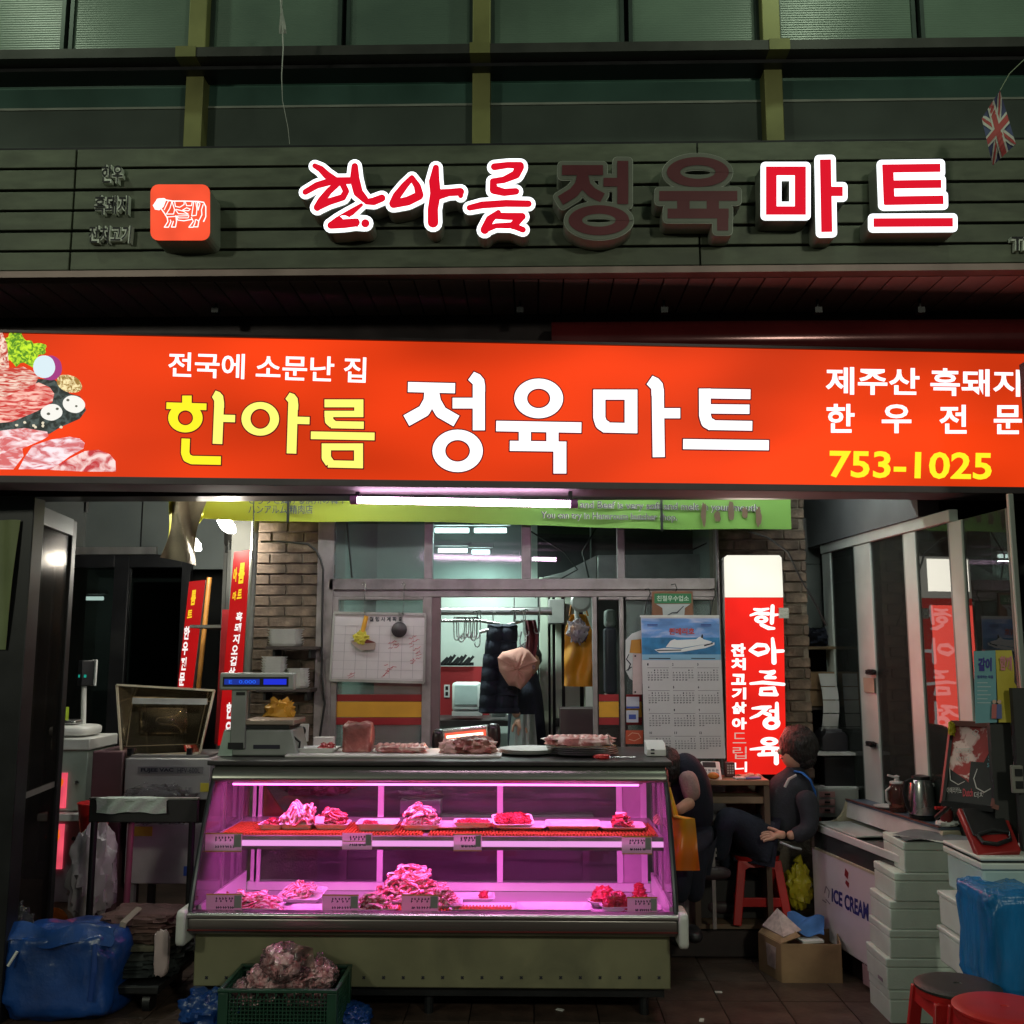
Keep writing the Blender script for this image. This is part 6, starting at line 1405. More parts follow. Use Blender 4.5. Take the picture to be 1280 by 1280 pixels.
# goods seen through the rear glass
tag(MB().blob((P(395,1005,Y=6.0).x, 6.0, .98), (.22,.1,.10), .7, .35, 3, 4, 30, 14).build('raw_meat', m_rawside, None, smooth=True), 'large dark meat mass behind the rear glass on the left', 'meat')
t = T('styrofoam_box', 'pale foam box with a plastic bag in it behind the rear glass', 'box', (P(523,1005,Y=6.0).x, 6.0, .70)); X0, X1, Z0, Z1 = W_(500, 550, 1000, 1035, 5.98)
MB().box(X0, X1, 5.98, 6.13, Z0-.1, Z1).build('box', m_styro, t, bevel=.004); MB().blob(((X0+X1)/2, 6.05, Z1+.02), (.11,.06,.035), .8, .6, 4, 4).build('bag', g_bag, t, smooth=True)
X0, X1, Z0, Z1 = W_(300, 900, 1030, 1040, 6.0)
t = T('prep_table', 'dark prep table behind the meat counter under the window wall', 'table', ((X0+X1)/2-.3, 6.0, .19)); MB().box(-1.15, .35, 5.95, 6.15, .72, .76).build('table_top', mat('prep_top', (.20,.16,.17), .5), t, bevel=.004)
for x_ in (-1.1, .30): MB().box(x_-.02, x_+.02, 5.97, 6.01, .19, .719).build('leg', m_alud, t)
MB().prism([P(325,980,Y=5.93), P(330,980,Y=5.93), P(358,1022,Y=5.93), P(325,1022,Y=5.93)], (0,.02,0)).build('orange_panel', MT['orange_plastic'], t)

# crate with bagged meat in front
ccx = P(352, 1250, Y=4.62).x
cr = T('plastic_crate', 'dark green plastic mesh crate on the ground before the counter', 'crate', (ccx, 4.7, 0))
m_cr = mat('dark_green_plastic', (.012,.055,.032), .4, 0, .15, 8)
cw_, cd_, ch_ = .248, .17, .27   # half sizes and height
zr = P(352, 1236, Y=4.55).z; ch_ = zr
cy_ = 4.72
MB().box(ccx-cw_+.01, ccx+cw_-.01, cy_-cd_+.01, cy_+cd_-.01, .004, .014).build('bottom', m_cr, cr)
b = MB()
for s_ in (-1, 1):
    b.box(ccx-cw_-.012, ccx+cw_+.012, cy_+s_*(cd_+.004)-.012, cy_+s_*(cd_+.004)+.012, ch_-.014, ch_)
    b.box(ccx+s_*(cw_+.004)-.008, ccx+s_*(cw_+.004)+.008, cy_-cd_+.009, cy_+cd_-.009, ch_-.013, ch_-.001)
b.build('rim', m_cr, cr, bevel=.003)
for sx3 in (-1, 1):
    for sy3 in (-1, 1): MB().box(ccx+sx3*(cw_-.012)-.022, ccx+sx3*(cw_-.012)+.022, cy_+sy3*(cd_-.008)-.02, cy_+sy3*(cd_-.008)+.02, .004, ch_-.015).build('corner_post', m_cr, cr, bevel=.004)
for s_ in (-1, 1):
    b = MB(); y_ = cy_+s_*cd_
    x_ = ccx-cw_+.04
    while x_ < ccx+cw_-.035: b.box(x_-.0022, x_+.0022, y_-.003, y_+.003, .02, ch_-.03); x_ += .0165
    z_ = .03
    while z_ < ch_-.035: b.box(ccx-cw_+.034, ccx+cw_-.034, y_-.0032, y_+.0032, z_-.002, z_+.002); z_ += .0155
    x_ = ccx-cw_+.04
    while x_ < ccx+cw_-.035: b.box(x_-.005, x_+.005, y_-.0034, y_+.0034, ch_-.031, ch_-.0145); x_ += .04
    b.build('mesh_side', m_cr, cr)
    b = MB(); x2 = ccx+s_*cw_; y_ = cy_-cd_+.035
    while y_ < cy_+cd_-.03: b.box(x2-.003, x2+.003, y_-.003, y_+.003, .02, ch_-.015); y_ += .02
    z_ = .03
    while z_ < ch_-.02: b.box(x2-.0033, x2+.0033, cy_-cd_+.03, cy_+cd_-.03, z_-.002, z_+.002); z_ += .02
    b.build('mesh_end', m_cr, cr)
random.seed(9)
m_bagm = mat('bagged_slices', (.88,.32,.36), .35, 0, .25, 9, .4, 40, col2=(.95,.66,.67), c2scale=18, thr=(.38,.56), coat=.5)
for i, (px, py, r_, lab) in enumerate(((335,1226,.10,'bagged meat at the left front of the crate'),(366,1228,.105,'bagged meat at the middle front of the crate'),(355,1203,.105,'bagged meat on top of the crate with a loose open end'),(398,1218,.085,'knotted bag of meat at the right of the crate'),(312,1240,.08,'bag of pale meat low in the left crate corner'),(388,1240,.09,'bag of pale meat low in the right of the crate'))):
    p = P(px, py, Y=4.66+.05*(i % 2)); t = T('meat_bag', lab, 'bag of meat', tuple(p-Vector((0,0,r_*.6))), 0, 'clear bags of meat in the green crate')
    for k4 in range(20):
        d_ = Vector((random.gauss(0,1), random.gauss(0,1), random.gauss(0,1))).normalized(); pc_ = proto(('fold','roll','strip')[k4 % 3], k4 % 5)
        M4 = Matrix.Translation(p+Vector((d_.x*r_*.50, d_.y*r_*.45, d_.z*r_*.40))) @ d_.to_track_quat('Z', 'Y').to_matrix().to_4x4() @ Matrix.Scale(r_*(8.2, 11.5, 6.5)[k4 % 3], 4)
        o_ = MB(); o_.add([M4 @ q for q in pc_.v], pc_.f); o_.build('slice', m_bagm, t, smooth=True, angle=80)
    b = MB(); b.blob(p, (r_*1.0, r_*.88, r_*.80), 1, .13, 4.5, i+5, 64, 40, ridge=.14)
    b.build('bag', glassm('meat_bag_film', (.96,.88,.89), .14, 1.45, .05, (.85,.68,.70), 1.0), t, smooth=True)
    if i in (0, 3): MB().blob(p+Vector((.01, -.02, r_*.78)), (.018,.014,.03), .8, .5, 5, i, 14, 10).build('bag_neck', MT['meat_bag_film'], t, smooth=True)
b = MB(); b.sheet(lambda u, v: P(353+u*38+v*3, 1176+u*9+v*26, Y=4.64+.02*math.sin(u*7+v*5)), 16, 8, .001)
tag(b.build('bag_flap', glassm('flap_film', (.75,.62,.58), .15, 1.45, .35, (.45,.3,.27), .6), None, smooth=True), 'loose open flap of clear film rising above the crate bags', 'bag')
tag(MB().blob((P(262,1262,Y=4.85).x, 4.85, .07), (.13,.10,.085), .8, .25, 2.4, 6, 64, 36, flat=.8, ridge=.12).build('blue_sheet', m_tarp, None, smooth=True), 'crumpled blue plastic sheet left of the green crate', 'plastic sheet')
tag(MB().blob((P(440,1262,Y=4.8).x, 4.84, .05), (.08,.10,.05), .8, .25, 2.4, 9, 64, 30, flat=.8, ridge=.12).build('blue_sheet', m_tarp, None, smooth=True), 'crumpled blue plastic sheet right of the green crate', 'plastic sheet')
for i, (px, py) in enumerate(((898,1240),(877,1275),(700,1262))):
    p = P(px, py, Z=.012); tag(MB().cbox(p, (.035,.02,.004), Matrix.Rotation(i*1.3, 4, 'Z')).build('litter', m_paper, None), ('small white paper scrap on the floor right of the counter', 'lower white paper scrap on the floor near the bottom edge', 'tiny white paper scrap on the floor before the counter')[i], 'litter')

# ================================================================ RIGHT SIDE
# red and white lightbox before the right pillar
Yl = 6.12
lq = ((905,693),(977,693),(983,968),(909,968))
pl_ = YP(Yl); lb = T('upright_lightbox', 'tall lit lightbox, white top and red below with white vertical letters, before the right pillar', 'sign', tuple(pl_.at(945, 968)))
top4 = [pl_.at(*p) for p in lq]
rnd = [(909,694),(974,694),(977,697),(983,968),(909,968),(905,697)]
MB().prism([pl_.at(x_, y_, -.004) for x_, y_ in rnd], (0,.10,0)).build('box_body', mat('lightbox_side', (.5,.5,.46), .4), lb)
q2 = [pl_.at(x_, y_) for x_, y_ in ((909,694),(974,694),(977,697),(979,746.5),(906,746.5),(905,697))]
MB().poly(q2).build('white_face', glow('lightbox_white', (1,.97,.82), .98, .10, 3), lb)
q2 = [pl_.at(x_, y_) for x_, y_ in ((906,747),(979,747),(983,968),(909,968))]
MB().poly(q2).build('red_face', glow('lightbox_red', (.88,.016,.010), .95, .18, 3.5), lb)
wg = glow('lightbox_letters', (1,.93,.90), 1.35)
k_ = 110/469; lo_ = (890, 680)
brush = {
 '한': [('v', [(205,380,8),(240,368,14),(300,372,16)]), ('v', [(225,348,10),(262,352,14),(300,345,8)]), ('r', 262,402,36,20,14,7), ('v', [(322,332,18),(320,380,20),(318,420,18)]), ('v', [(320,380,14),(352,376,8)]), ('v', [(262,430,16),(300,448,18),(330,450,10)])],
 '아': [('v', [(202,565,10),(240,538,20),(285,540,16)]), ('v', [(202,567,12),(245,588,22),(290,575,18)]), ('v', [(288,542,16),(298,560,18),(290,576,16)]), ('v', [(322,505,14),(328,560,22),(330,630,24)]), ('v', [(335,572,16),(378,570,14)])],
 '름': [('v', [(255,680,8),(300,684,14),(330,680,16)]), ('v', [(330,684,14),(285,710,12)]), ('v', [(285,712,14),(335,712,14)]), ('v', [(205,744,10),(270,738,16),(382,748,14)]), ('v', [(262,772,16),(260,800,16)]), ('v', [(262,772,14),(330,768,16),(340,800,18)]), ('v', [(258,800,16),(345,802,16)])],
 '정': [('v', [(215,876,8),(262,872,18),(310,868,12)]), ('v', [(290,878,16),(245,912,16),(205,928,8)]), ('v', [(270,896,16),(308,912,18)]), ('v', [(345,850,16),(345,930,22)]), ('v', [(310,890,12),(345,890,14)]), ('r', 316,955,46,34,20,13)],
 '육': [('r', 305,1052,46,22,20,8), ('v', [(205,1094,8),(290,1086,18),(372,1092,16)]), ('v', [(275,1090,14),(270,1112,14)]), ('v', [(325,1090,16),(325,1112,16)]), ('v', [(250,1122,16),(345,1118,18)]), ('v', [(342,1118,22),(342,1165,24)])]}
for ch_c, sp2 in brush.items():
    b = MB(); draw(b, glyph_polys(sp2, 1.5), pl_, .003, (k_,k_,lo_[0],lo_[1]), step=.00002); b.build('brush_letter', wg, lb)
def lt(c_, x0, y0, x1, y1, bold=.05, m_=wg):
    b = MB(); text(b, c_, (lo_[0]+x0*k_, lo_[1]+y0*k_, lo_[0]+x1*k_, lo_[1]+y1*k_), pl_, .003, bold); b.build('lettering', m_, lb)
yy = [(530,600),(608,672),(692,750),(765,828),(842,905),(925,988)]
for i, (c_, (a, b_)) in enumerate(zip('잔치고기삶아', yy)): lt(c_, 100+i*1.2, a, 178+i*1.2, b_)
wd_ = glow('worn_letters', (.80,.50,.42), .75)
lt('드', 110, 1005, 182, 1062, .0, wd_); lt('립', 110, 1080, 184, 1145, .0, wd_); lt('니', 116, 1160, 186, 1215, .02, wg)
MB().box(pl_.at(972,760).x, pl_.at(984,760).x, Yl-.03, Yl+.06, pl_.at(972,773).z, pl_.at(972,760).z).build('bracket', m_steel, lb)
lamp('lightbox_light', 'AREA', pl_.at(943, 850)+Vector((0,-.03,0)), 4.5, (1,.10,.07), .28, .9, aim=pl_.at(943,850)+Vector((0,-1,0)))
lamp('lightbox_light', 'AREA', pl_.at(941, 718)+Vector((0,-.03,0)), 1.6, (1,.95,.8), .28, .2, aim=pl_.at(941,718)+Vector((0,-1,0)))

# calendar poster
Yc = 6.10; pcn = YP(Yc)
cal = T('wall_calendar', 'large twelve month wall calendar with a white ship on blue sea', 'calendar', tuple(pcn.at(855, 948)))
MB().prism([pcn.at(801,771), pcn.at(899,771), pcn.at(907,948), pcn.at(806,948)], (0,.004,0)).build('sheet', mat('calendar_paper', (.56,.53,.55), .75, 0, .04, 3), cal)
MB().prism([pcn.at(800,769,.002), pcn.at(899,769,.002), pcn.at(899,771.4,.002), pcn.at(800,771.4,.002)], (0,.01,0)).build('top_bar', m_white, cal)
def cp(name, pts, m_, d): b = MB(); b.poly([pcn.at(x_, y_, d) for x_, y_ in pts]); b.build(name, m_, cal)
m_sky = mat('print_sky', (.13,.28,.62), .5, 0, .25, 5, col2=(.55,.55,.72), c2scale=5, thr=(.5,.7), stretch=(1,1,3)); m_sea = mat('print_sea', (.03,.19,.42), .5, 0, .3, 12)
cp('sky_print', [(801.5,773),(899,773),(899.5,797),(802,797)], m_sky, .001); cp('sea_print', [(802,797),(899.5,797),(901,818),(802.5,818)], m_sea, .001)
cp('footer_print', [(802.5,818),(901,818),(901.2,825),(802.7,825)], mat('print_pale_blue', (.22,.42,.60), .6, var=0), .001)
cp('ship_hull', [(818,812),(830,810),(852,811),(893,803),(893,806),(882,810),(852,815),(824,816)], mat('ship_white', (.72,.72,.74), .5, var=0), .002)
cp('ship_deck', [(832,809),(838,801),(843,799),(846,800),(870,799),(874,796),(877,796),(879,799),(890,802),(888,804),(852,810)], MT['ship_white'], .0022)
cp('ship_stripe', [(820,812.5),(852,812),(851,813.2),(822,813.8)], m_ink, .003); cp('ship_stripe', [(880,806),(891,803.5),(891,805),(880,808)], m_ink, .003); cp('ship_funnel', [(876,797),(877,793),(878.5,793),(879,798)], m_ink, .003)
cp('footer_line', [(811,822.4),(838,822.6),(838,823.8),(811,823.5)], m_ink, .002); cp('footer_line', [(864,822.4),(894,822.6),(894,823.6),(864,823.4)], m_ink, .002)
b = MB(); text(b, '퀸메리호', (836,785,868,793.5), pcn, .003, .035); b.build('lettering', mat('ship_red', (.48,.06,.05), .5, var=0), cal)
for (x_, y_, w_) in ((809,780,13),(876,780,13)): b = MB(); b.poly([pcn.at(x_+a, y_+c_, .003) for a, c_ in ((0,0),(w_,0),(w_,1.2),(0,1.2))]); b.poly([pcn.at(x_+a, y_+2+c_, .003) for a, c_ in ((0,0),(w_,0),(w_,.8),(0,.8))]); b.build('small_print', mat('print_navy', (.04,.07,.25), .6, var=0), cal)
import calendar as _c
for mth in range(12):
    r_, c_ = divmod(mth, 3); sk = r_*1.2
    x0_ = 809+c_*31.2+sk*.8; y0_ = 829+r_*28.5; b = MB(); text(b, str(mth+1), (x0_, y0_, x0_+(1.6 if mth < 9 else 3), y0_+3), pcn, .001, .03); bl = MB()
    bl.poly([pcn.at(x0_+a, y0_+5.6+c2, .001) for a, c2 in ((0,0),(27,0),(27,.35),(0,.35))])
    first, nd = _c.monthrange(2019, mth+1); first = (first+1) % 7
    for dd in range(nd):
        w_ = first+dd; cx2 = x0_+.8+(w_ % 7)*3.9; cy2 = y0_+8+(w_//7)*3.0
        if w_ // 7 > 4: cy2 = y0_+8+4*3.0; 
        text(b, str(dd+1), (cx2, cy2, cx2+(1.3 if dd < 9 else 2.3), cy2+1.7), pcn, .001, .03)
    b.v += []; n0 = len(b.v); b.v += bl.v; b.f += [[i+n0 for i in f] for f in bl.f]
    b.build('month_print', m_ink, cal)
# green plaque above, hexagon thermometer etc.
Yq = 6.13; pq = YP(Yq)
pq_ = T('wall_plaque', 'wooden plaque with a green heading hanging above the calendar', 'plaque', tuple(pq.at(842, 772)))
MB().prism([pq.at(815,739), pq.at(866,739), pq.at(867,775), pq.at(815,775)], (0,.02,0)).build('board', mat('plaque_wood', (.20,.08,.04), .5, 0, .2, 8), pq_, bevel=.004)
MB().prism([pq.at(818,742,.003), pq.at(864,742,.003), pq.at(864,754,.003), pq.at(818,754,.003)], (0,.002,0)).build('heading', mat('plaque_green', (.02,.16,.06), .5, var=0), pq_)
MB().prism([pq.at(820,755,.003), pq.at(863,755,.003), pq.at(856,760,.003), pq.at(855,774,.003), pq.at(829,774,.003), pq.at(828,760,.003)], (0,.002,0)).build('picture', mat('plaque_pale', (.38,.40,.40), .6), pq_)
b = MB(); text(b, '친절우수업소', (821,744.5,861,751.5), pq, .005, .02); b.build('lettering', mat('plaque_text', (.5,.6,.5), .6, var=0), pq_)
b = MB(); draw(b, glyph_polys([('v', [(833,770,1.2),(840,766,1.2),(846,766,1.4),(854,758,1)])]), pq, .005); b.build('stroke_print', m_ink, pq_)
for px, py in ((808,742),(890,742),(841,736)):
    p = P(px, py, Y=6.14); tag(MB().tube([p+Vector((-.015,0,-.14)), p+Vector((.0,0,-.05)), p+Vector((.025,0,0)), p+Vector((.015,0,.03)), p+Vector((-.01,0,.025))], .0035, 6).build('hook', m_cable, None, smooth=True), {808:'dark wire hook left of the green plaque',890:'dark wire hook right of the green plaque',841:'dark wire hook holding the green plaque'}[px], 'hook')
# hexagon disc with orange spot (logo plate without its character)
Yh = 6.14; ph_ = YP(Yh)
hx = T('round_plate', 'white rounded plate with an orange patch half hidden by the calendar', 'plate', tuple(ph_.at(797, 855)))
MB().prism([ph_.at(*p) for p in ((782,800),(790,792),(806,786),(812,790),(812,855),(796,854),(787,848),(782,838))], (0,.01,0)).build('plate', mat('plate_white', (.55,.55,.56), .5), hx, bevel=.003)
MB().prism([ph_.at(*p, .003) for p in ((789,800),(802,799),(803,817),(787,816))], (0,.002,0)).build('orange_patch', mat('patch_orange', (.50,.22,.03), .5), hx)
b = MB(); draw(b, glyph_polys([('v', [(786,818,1),(783,824,1.3),(788,830,1.3),(785,838,1.2)]), ('v', [(783,838,1),(789,834,1.2)])]), ph_, .004); b.build('line_print', m_ink, hx)
def stick(label, q, Y, m_, cat='sticker', name='sticker', mark=None):
    pls = YP(Y); t_ = T(name, label, cat, tuple(pls.at((q[0]+q[2])/2, q[3]))); MB().prism([pls.at(q[0],q[1]), pls.at(q[2],q[1]), pls.at(q[2],q[3]), pls.at(q[0],q[3])], (0,.003,0)).build('sheet', m_, t_)
    if mark: mark(t_, pls)
stick('pinkish envelope hanging left of the calendar', (791,817,803,868), 6.13, mat('pinkish_paper', (.55,.42,.42), .7), 'envelope', 'envelope', lambda t_, q: [MB().cbox(q.at(794,y_,.003), (.01,.002,.01)).build('pin', m_black, t_) for y_ in (820,865)])
stick('white blue bordered sticker above the second on the right sash', (783,871,799,885), 6.15, mat('sticker_white', (.50,.50,.58), .6), mark=lambda t_, q: MB().prism([q.at(783,883,.001),q.at(799,883,.001),q.at(799,885.5,.001),q.at(783,885.5,.001)], (0,-.001,0)).build('border', mat('sticker_blue', (.05,.08,.35), .6), t_))
stick('white and blue sticker below the first on the right sash', (783,888,798,903), 6.15, MT['sticker_white'], mark=lambda t_, q: MB().prism([q.at(786,893,.001),q.at(795,893,.001),q.at(795,899,.001),q.at(786,899,.001)], (0,-.001,0)).build('print', MT['sticker_blue'], t_))
stick('orange-red sticker at the foot of the right sash', (782,913,804,930), 6.15, mat('sticker_red', (.48,.07,.03), .5), mark=lambda t_, q: (lambda b: (draw(b, glyph_polys([('v', [(785,920,.8),(790,916,.9),(798,917,.9),(801,922,.8),(793,926,.8),(786,924,.8)])]), q, .002), b.build('print', mat('sticker_pale', (.65,.35,.25), .6), t_)))(MB()))

# desk with terminal
dk = T('small_desk', 'narrow brown desk in front of the red lightbox', 'desk', (P(915,975,Y=5.95).x, 6.0, .19))
X0, X1, Z0, Z1 = W_(866, 962, 975, 982, 5.85)
MB().box(X0, X1, 5.85, 6.10, Z0, Z1).build('desk_top', mat('desk_brown', (.27,.15,.085), .45, 0, .2, 6, stretch=(1,6,1)), dk, bevel=.004)
MB().box(X0+.02, X1-.02, 5.88, 6.09, P(900,1004,Y=5.88).z, P(900,996,Y=5.88).z).build('keyboard_shelf', mat('desk_pale', (.25,.17,.11), .5), dk)
for x_ in (X0, X1-.03): MB().box(x_, x_+.03, 5.86, 6.09, .191, Z0-.002).build('leg', mat('desk_dark', (.10,.06,.04), .5), dk)
dz = Z1+.001
def dkx(px, Y=5.95): return P(px, 968, Y=Y).x
t = T('card_terminal', 'white payment card terminal with grey keys on the desk', 'terminal', (dkx(890), 5.93, dz))
Mt_ = Matrix.Translation((dkx(889), 5.95, dz+.03)) @ Matrix.Rotation(-.08, 4, 'Z') @ Matrix.Rotation(.6, 4, 'X')
MB().box(-.055, .055, -.08, .08, -.02, .015, Mt_).build('body', m_white, t, bevel=.006); MB().box(-.045, .03, .025, .068, .0155, .018, Mt_).build('screen', m_black, t)
for a in range(4):
    for c_ in range(3): MB().box(-.04+a*.022, -.025+a*.022, -.06+c_*.026, -.045+c_*.026, .0155, .019, Mt_).build('key', mat('key_grey', (.3,.3,.32), .5), t)
t = T('desk_phone', 'dark handset with a keypad standing beside the card terminal', 'phone', (dkx(914), 5.98, dz)); MB().box(dkx(908), dkx(920), 5.97, 6.02, dz, dz+.085).build('body', mat('maroon_phone', (.10,.03,.03), .4), t, bevel=.006)
for a in range(3):
    for c_ in range(4): MB().box(dkx(910)+a*.014, dkx(910)+.009+a*.014, 5.966, 5.969, dz+.02+c_*.014, dz+.029+c_*.014).build('key', mat('key_pale', (.5,.4,.38), .5), t)
tag(MB().blob((dkx(892,5.88), 5.89, dz+.018), (.032,.025,.02), 1, .15, 3, 2).build('tangerine', mat('orange_peel', (.65,.20,.03), .5), None, smooth=True), 'small orange fruit on the desk edge', 'fruit')
for i, (px, c_, lab) in enumerate(((925,(.6,.58,.58),'white paper slip lying on the desk'),(938,(.10,.12,.35),'blue pen tray lying on the desk beside the hand'))):
    tag(MB().cbox((dkx(px), 5.9, dz+.006), (.09,.05,.010), Matrix.Rotation(.15, 4, 'Z')).build(('paper_slip','pen_tray')[i], mat('desk_item%d' % i, c_, .6), None, bevel=.002), lab, ('paper','tray')[i])
tag(MB().box(dkx(872), dkx(950), 6.02, 6.4, .195, .40).build('dark_crate', mat('dark_storage', (.025,.02,.02), .6, 0, .3), None), 'dark storage box under the desk', 'box')
t = T('power_strip', 'grey perforated metal strip below the desk', 'strip', (P(872,1068,Y=5.8).x, 5.8, .3)); X0, X1, Z0, Z1 = W_(852, 896, 1060, 1071, 5.8); MB().box(X0, X1, 5.8, 5.83, Z0, Z1).build('strip', m_alud, t)
for k2 in range(9): MB().box(X0+.012+k2*.022, X0+.024+k2*.022, 5.797, 5.7995, Z0+.015, Z0+.03).build('slot', m_black, t)
for z_ in (.19,): MB().box(X0+.01, X0+.03, 5.8, 5.82, z_, Z0-.001).build('leg', m_alud, t); MB().box(X1-.03, X1-.01, 5.8, 5.82, z_, Z0-.001).build('leg', m_alud, t)

# second person, hunched behind the counter end
Y2 = 5.72; g = lambda x_, y_, dy=0: P(x_, y_, Y=Y2+dy)
p2 = T('person', 'person hunched in dark vest with a dusty pink sleeve behind the counter end', 'person', (g(858,1040).x, Y2, .19))
figure('body', {'pelvis': (g(868,1060,.15), .14), 'waist': (g(870,1030,.15), .13), 'chest': (g(864,985,.08), .135), 'sh': (g(857,957,.05), .10), 'nk': (g(848,948,.0), .055),
    'kn': (g(850,1070,-.15), .085), 'an': (g(850,1130,-.12), .05), 'kn2': (g(866,1075,-.12), .085), 'an2': (g(868,1128,-.05), .05)}, [('pelvis','waist'),('waist','chest'),('chest','sh'),('sh','nk'),('pelvis','kn'),('kn','an'),('pelvis','kn2'),('kn2','an2')], m_navy, p2)
figure('sleeve', {'s': (g(856,962,-.02), .060), 'm': (g(864,985,-.05), .055), 'e': (g(865,1003,-.06), .050)}, [('s','m'),('m','e')], mat('dusty_pink_knit', (.36,.24,.22), .9, 0, .12, 20, .3, 90), p2)
figure('forearm', {'s': (g(865,1002,-.06), .038), 'w': (g(846,1014,-.2), .028)}, [('s','w')], m_skin, p2)
hand(p2, g(846,1014,-.2), (-.9,-.3,-.25), (0,-.3,1), m_skin, 1)
MB().blob(g(829,964,.04), (.075,.09,.095), 1, .03, 2, 4).build('head', m_skin, p2, smooth=True); MB().blob(g(832,958,.05), (.095,.11,.11), 1, .12, 4, 6, 30, 20).build('hair', m_hair, p2, smooth=True)
for q_ in ((848,1140,-.16),(868,1138,-.1)): p = g(*q_); MB().blob((p.x-.02, p.y-.04, .225), (.05,.11,.035), .8, .05).build('shoe', m_black, p2, smooth=True)
def apr2(u, v): x_ = 833+(4+v*26 if v < .35 else 13+(v-.35)*6+20*min(1, 1))*u*1.0; return P(x_+v*5, 984+v*104, Y=5.36+.03*math.sin(u*6+v*3)+.01*math.sin(v*14))
m_ya = mat('yellow_orange_vinyl', (.68,.30,.02), .35, 0, .15, 4); N = m_ya.node_tree.nodes; L = m_ya.node_tree.links
tcn = N.new('ShaderNodeTexCoord'); sp_ = N.new('ShaderNodeSeparateXYZ'); mr = N.new('ShaderNodeMapRange'); mr.inputs['From Min'].default_value = .12; mr.inputs['From Max'].default_value = .42; r = N.new('ShaderNodeValToRGB')
r.color_ramp.elements[0].color = (.72,.17,.01,1); r.color_ramp.elements[1].color = (.70,.50,.02,1); L.new(tcn.outputs['Object'], sp_.inputs[0]); L.new(sp_.outputs[2], mr.inputs[0]); L.new(mr.outputs[0], r.inputs[0]); L.new(r.outputs[0], N['Principled BSDF'].inputs['Base Color'])
b = MB(); b.sheet(apr2, 12, 26, .004)
tag(b.build('vinyl_bag', m_ya, None, smooth=True), 'yellow and orange vinyl bag hanging at the right counter end', 'bag')

# seated woman on the red stool
Yp_ = 6.0; g = lambda x_, y_, dy=0: P(x_, y_, Y=Yp_+dy)
pw_ = T('person', 'person with short black hair in navy clothes and blue strap on the red stool', 'person', (g(955,1067).x, Yp_, .53))
m_top = mat('charcoal_top', (.022,.023,.032), .9, 0, .15, 20, .2, 90)
figure('body', {'pelvis': (g(966,1048,.02), (.165,.15)), 'waist': (g(976,1022,.02), (.155,.145)), 'chest': (g(987,994,.0), (.15,.15)), 'sh': (g(993,975,.0), (.115,.13)), 'nk': (g(994,962,.0), .05), 'nk2': (g(994,952,.0), .045)},
    [('pelvis','waist'),('waist','chest'),('chest','sh'),('sh','nk'),('nk','nk2')], m_top, pw_)
figure('trousers', {'p': (g(962,1055,.0), .135), 'h': (g(948,1050,-.08), .115), 'k': (g(906,1018,-.16), .088), 'a': (g(898,1078,-.14), .050), 'h2': (g(948,1056,.08), .10), 'k2': (g(905,1035,.10), .075), 'a2': (g(918,1118,.08), .05)},
    [('p','h'),('h','k'),('k','a'),('p','h2'),('h2','k2'),('k2','a2')], m_navy, pw_)
figure('sleeve', {'s': (g(1003,986,-.13), .072), 'm': (g(1013,1012,-.17), .062), 'e': (g(1012,1038,-.19), .055), 'w': (g(990,1046,-.22), .043)}, [('s','m'),('m','e'),('e','w')], m_top, pw_)
figure('sleeve', {'s': (g(984,978,.10), .055), 'e': (g(962,990,.06), .043), 'w': (g(951,976,.02), .036)}, [('s','e'),('e','w')], m_navy, pw_)
figure('forearm', {'s': (g(994,1043,-.20), .034), 'w': (g(983,1045,-.22), .025)}, [('s','w')], m_skin, pw_)
hand(pw_, g(983,1045,-.22), (-.95,-.1,.05), (0,-.5,1), m_skin, 1.05, .45)
figure('forearm', {'s': (g(953,978,.02), .032), 'w': (g(944,969,.0), .025)}, [('s','w')], m_skin, pw_)
hand(pw_, g(944,969,.0), (-.9,-.1,-.12), (0,-.3,1), m_skin, 1.05, .3, -1)
# head turned to the desk (left), seen from behind the right cheek
hcn = g(992,936)
MB().blob(hcn+Vector((0,0,-.01)), (.078,.082,.108), 1, .02, 2, 4, 30, 20).build('head', m_skin, pw_, smooth=True)
MB().blob(hcn+Vector((-.082,-.012,-.015)), (.016,.012,.018), 1, .0).build('nose', m_skin, pw_, smooth=True)
MB().blob(hcn+Vector((-.070,-.030,.012)), (.008,.010,.006), 1, 0).build('eye', m_ink, pw_, smooth=True)
MB().blob(hcn+Vector((-.072,-.008,-.052)), (.010,.018,.006), 1, 0).build('mouth', mat('lips', (.35,.12,.10), .5), pw_, smooth=True)
MB().blob(hcn+Vector((.012,-.080,-.012)), (.018,.010,.028), 1, .1).build('ear', m_skin, pw_, smooth=True)
b = MB(); b.blob(hcn+Vector((.030,.0,.020)), (.112,.116,.120), 1, .07, 2.2, 6, 80, 56, ridge=.03); b.blob(hcn+Vector((.055,.0,-.055)), (.070,.085,.06), 1, .10, 4, 6, 40, 24)
b.build('hair', m_hair, pw_, smooth=True)
MB().tube([g(993,964,-.06), g(1003,966,-.09), g(1013,975,-.12), g(1019,990,-.10), g(1020,1004,-.06)], .012, 8, flat=.5).build('apron_strap', mat('bright_blue_strap', (.02,.14,.50), .6), pw_, smooth=True)
MB().tube([g(995,969,-.13), g(986,974,-.15), g(981,984,-.15)], .008, 8).build('shoulder_seam', mat('pale_seam', (.40,.38,.38), .7), pw_, smooth=True)
MB().tube([g(976,1053,-.24), g(990,1059,-.22), g(1000,1061,-.18)], .014, 8, flat=.5).build('pale_cuff', mat('pale_cuff', (.55,.58,.62), .7), pw_, smooth=True)
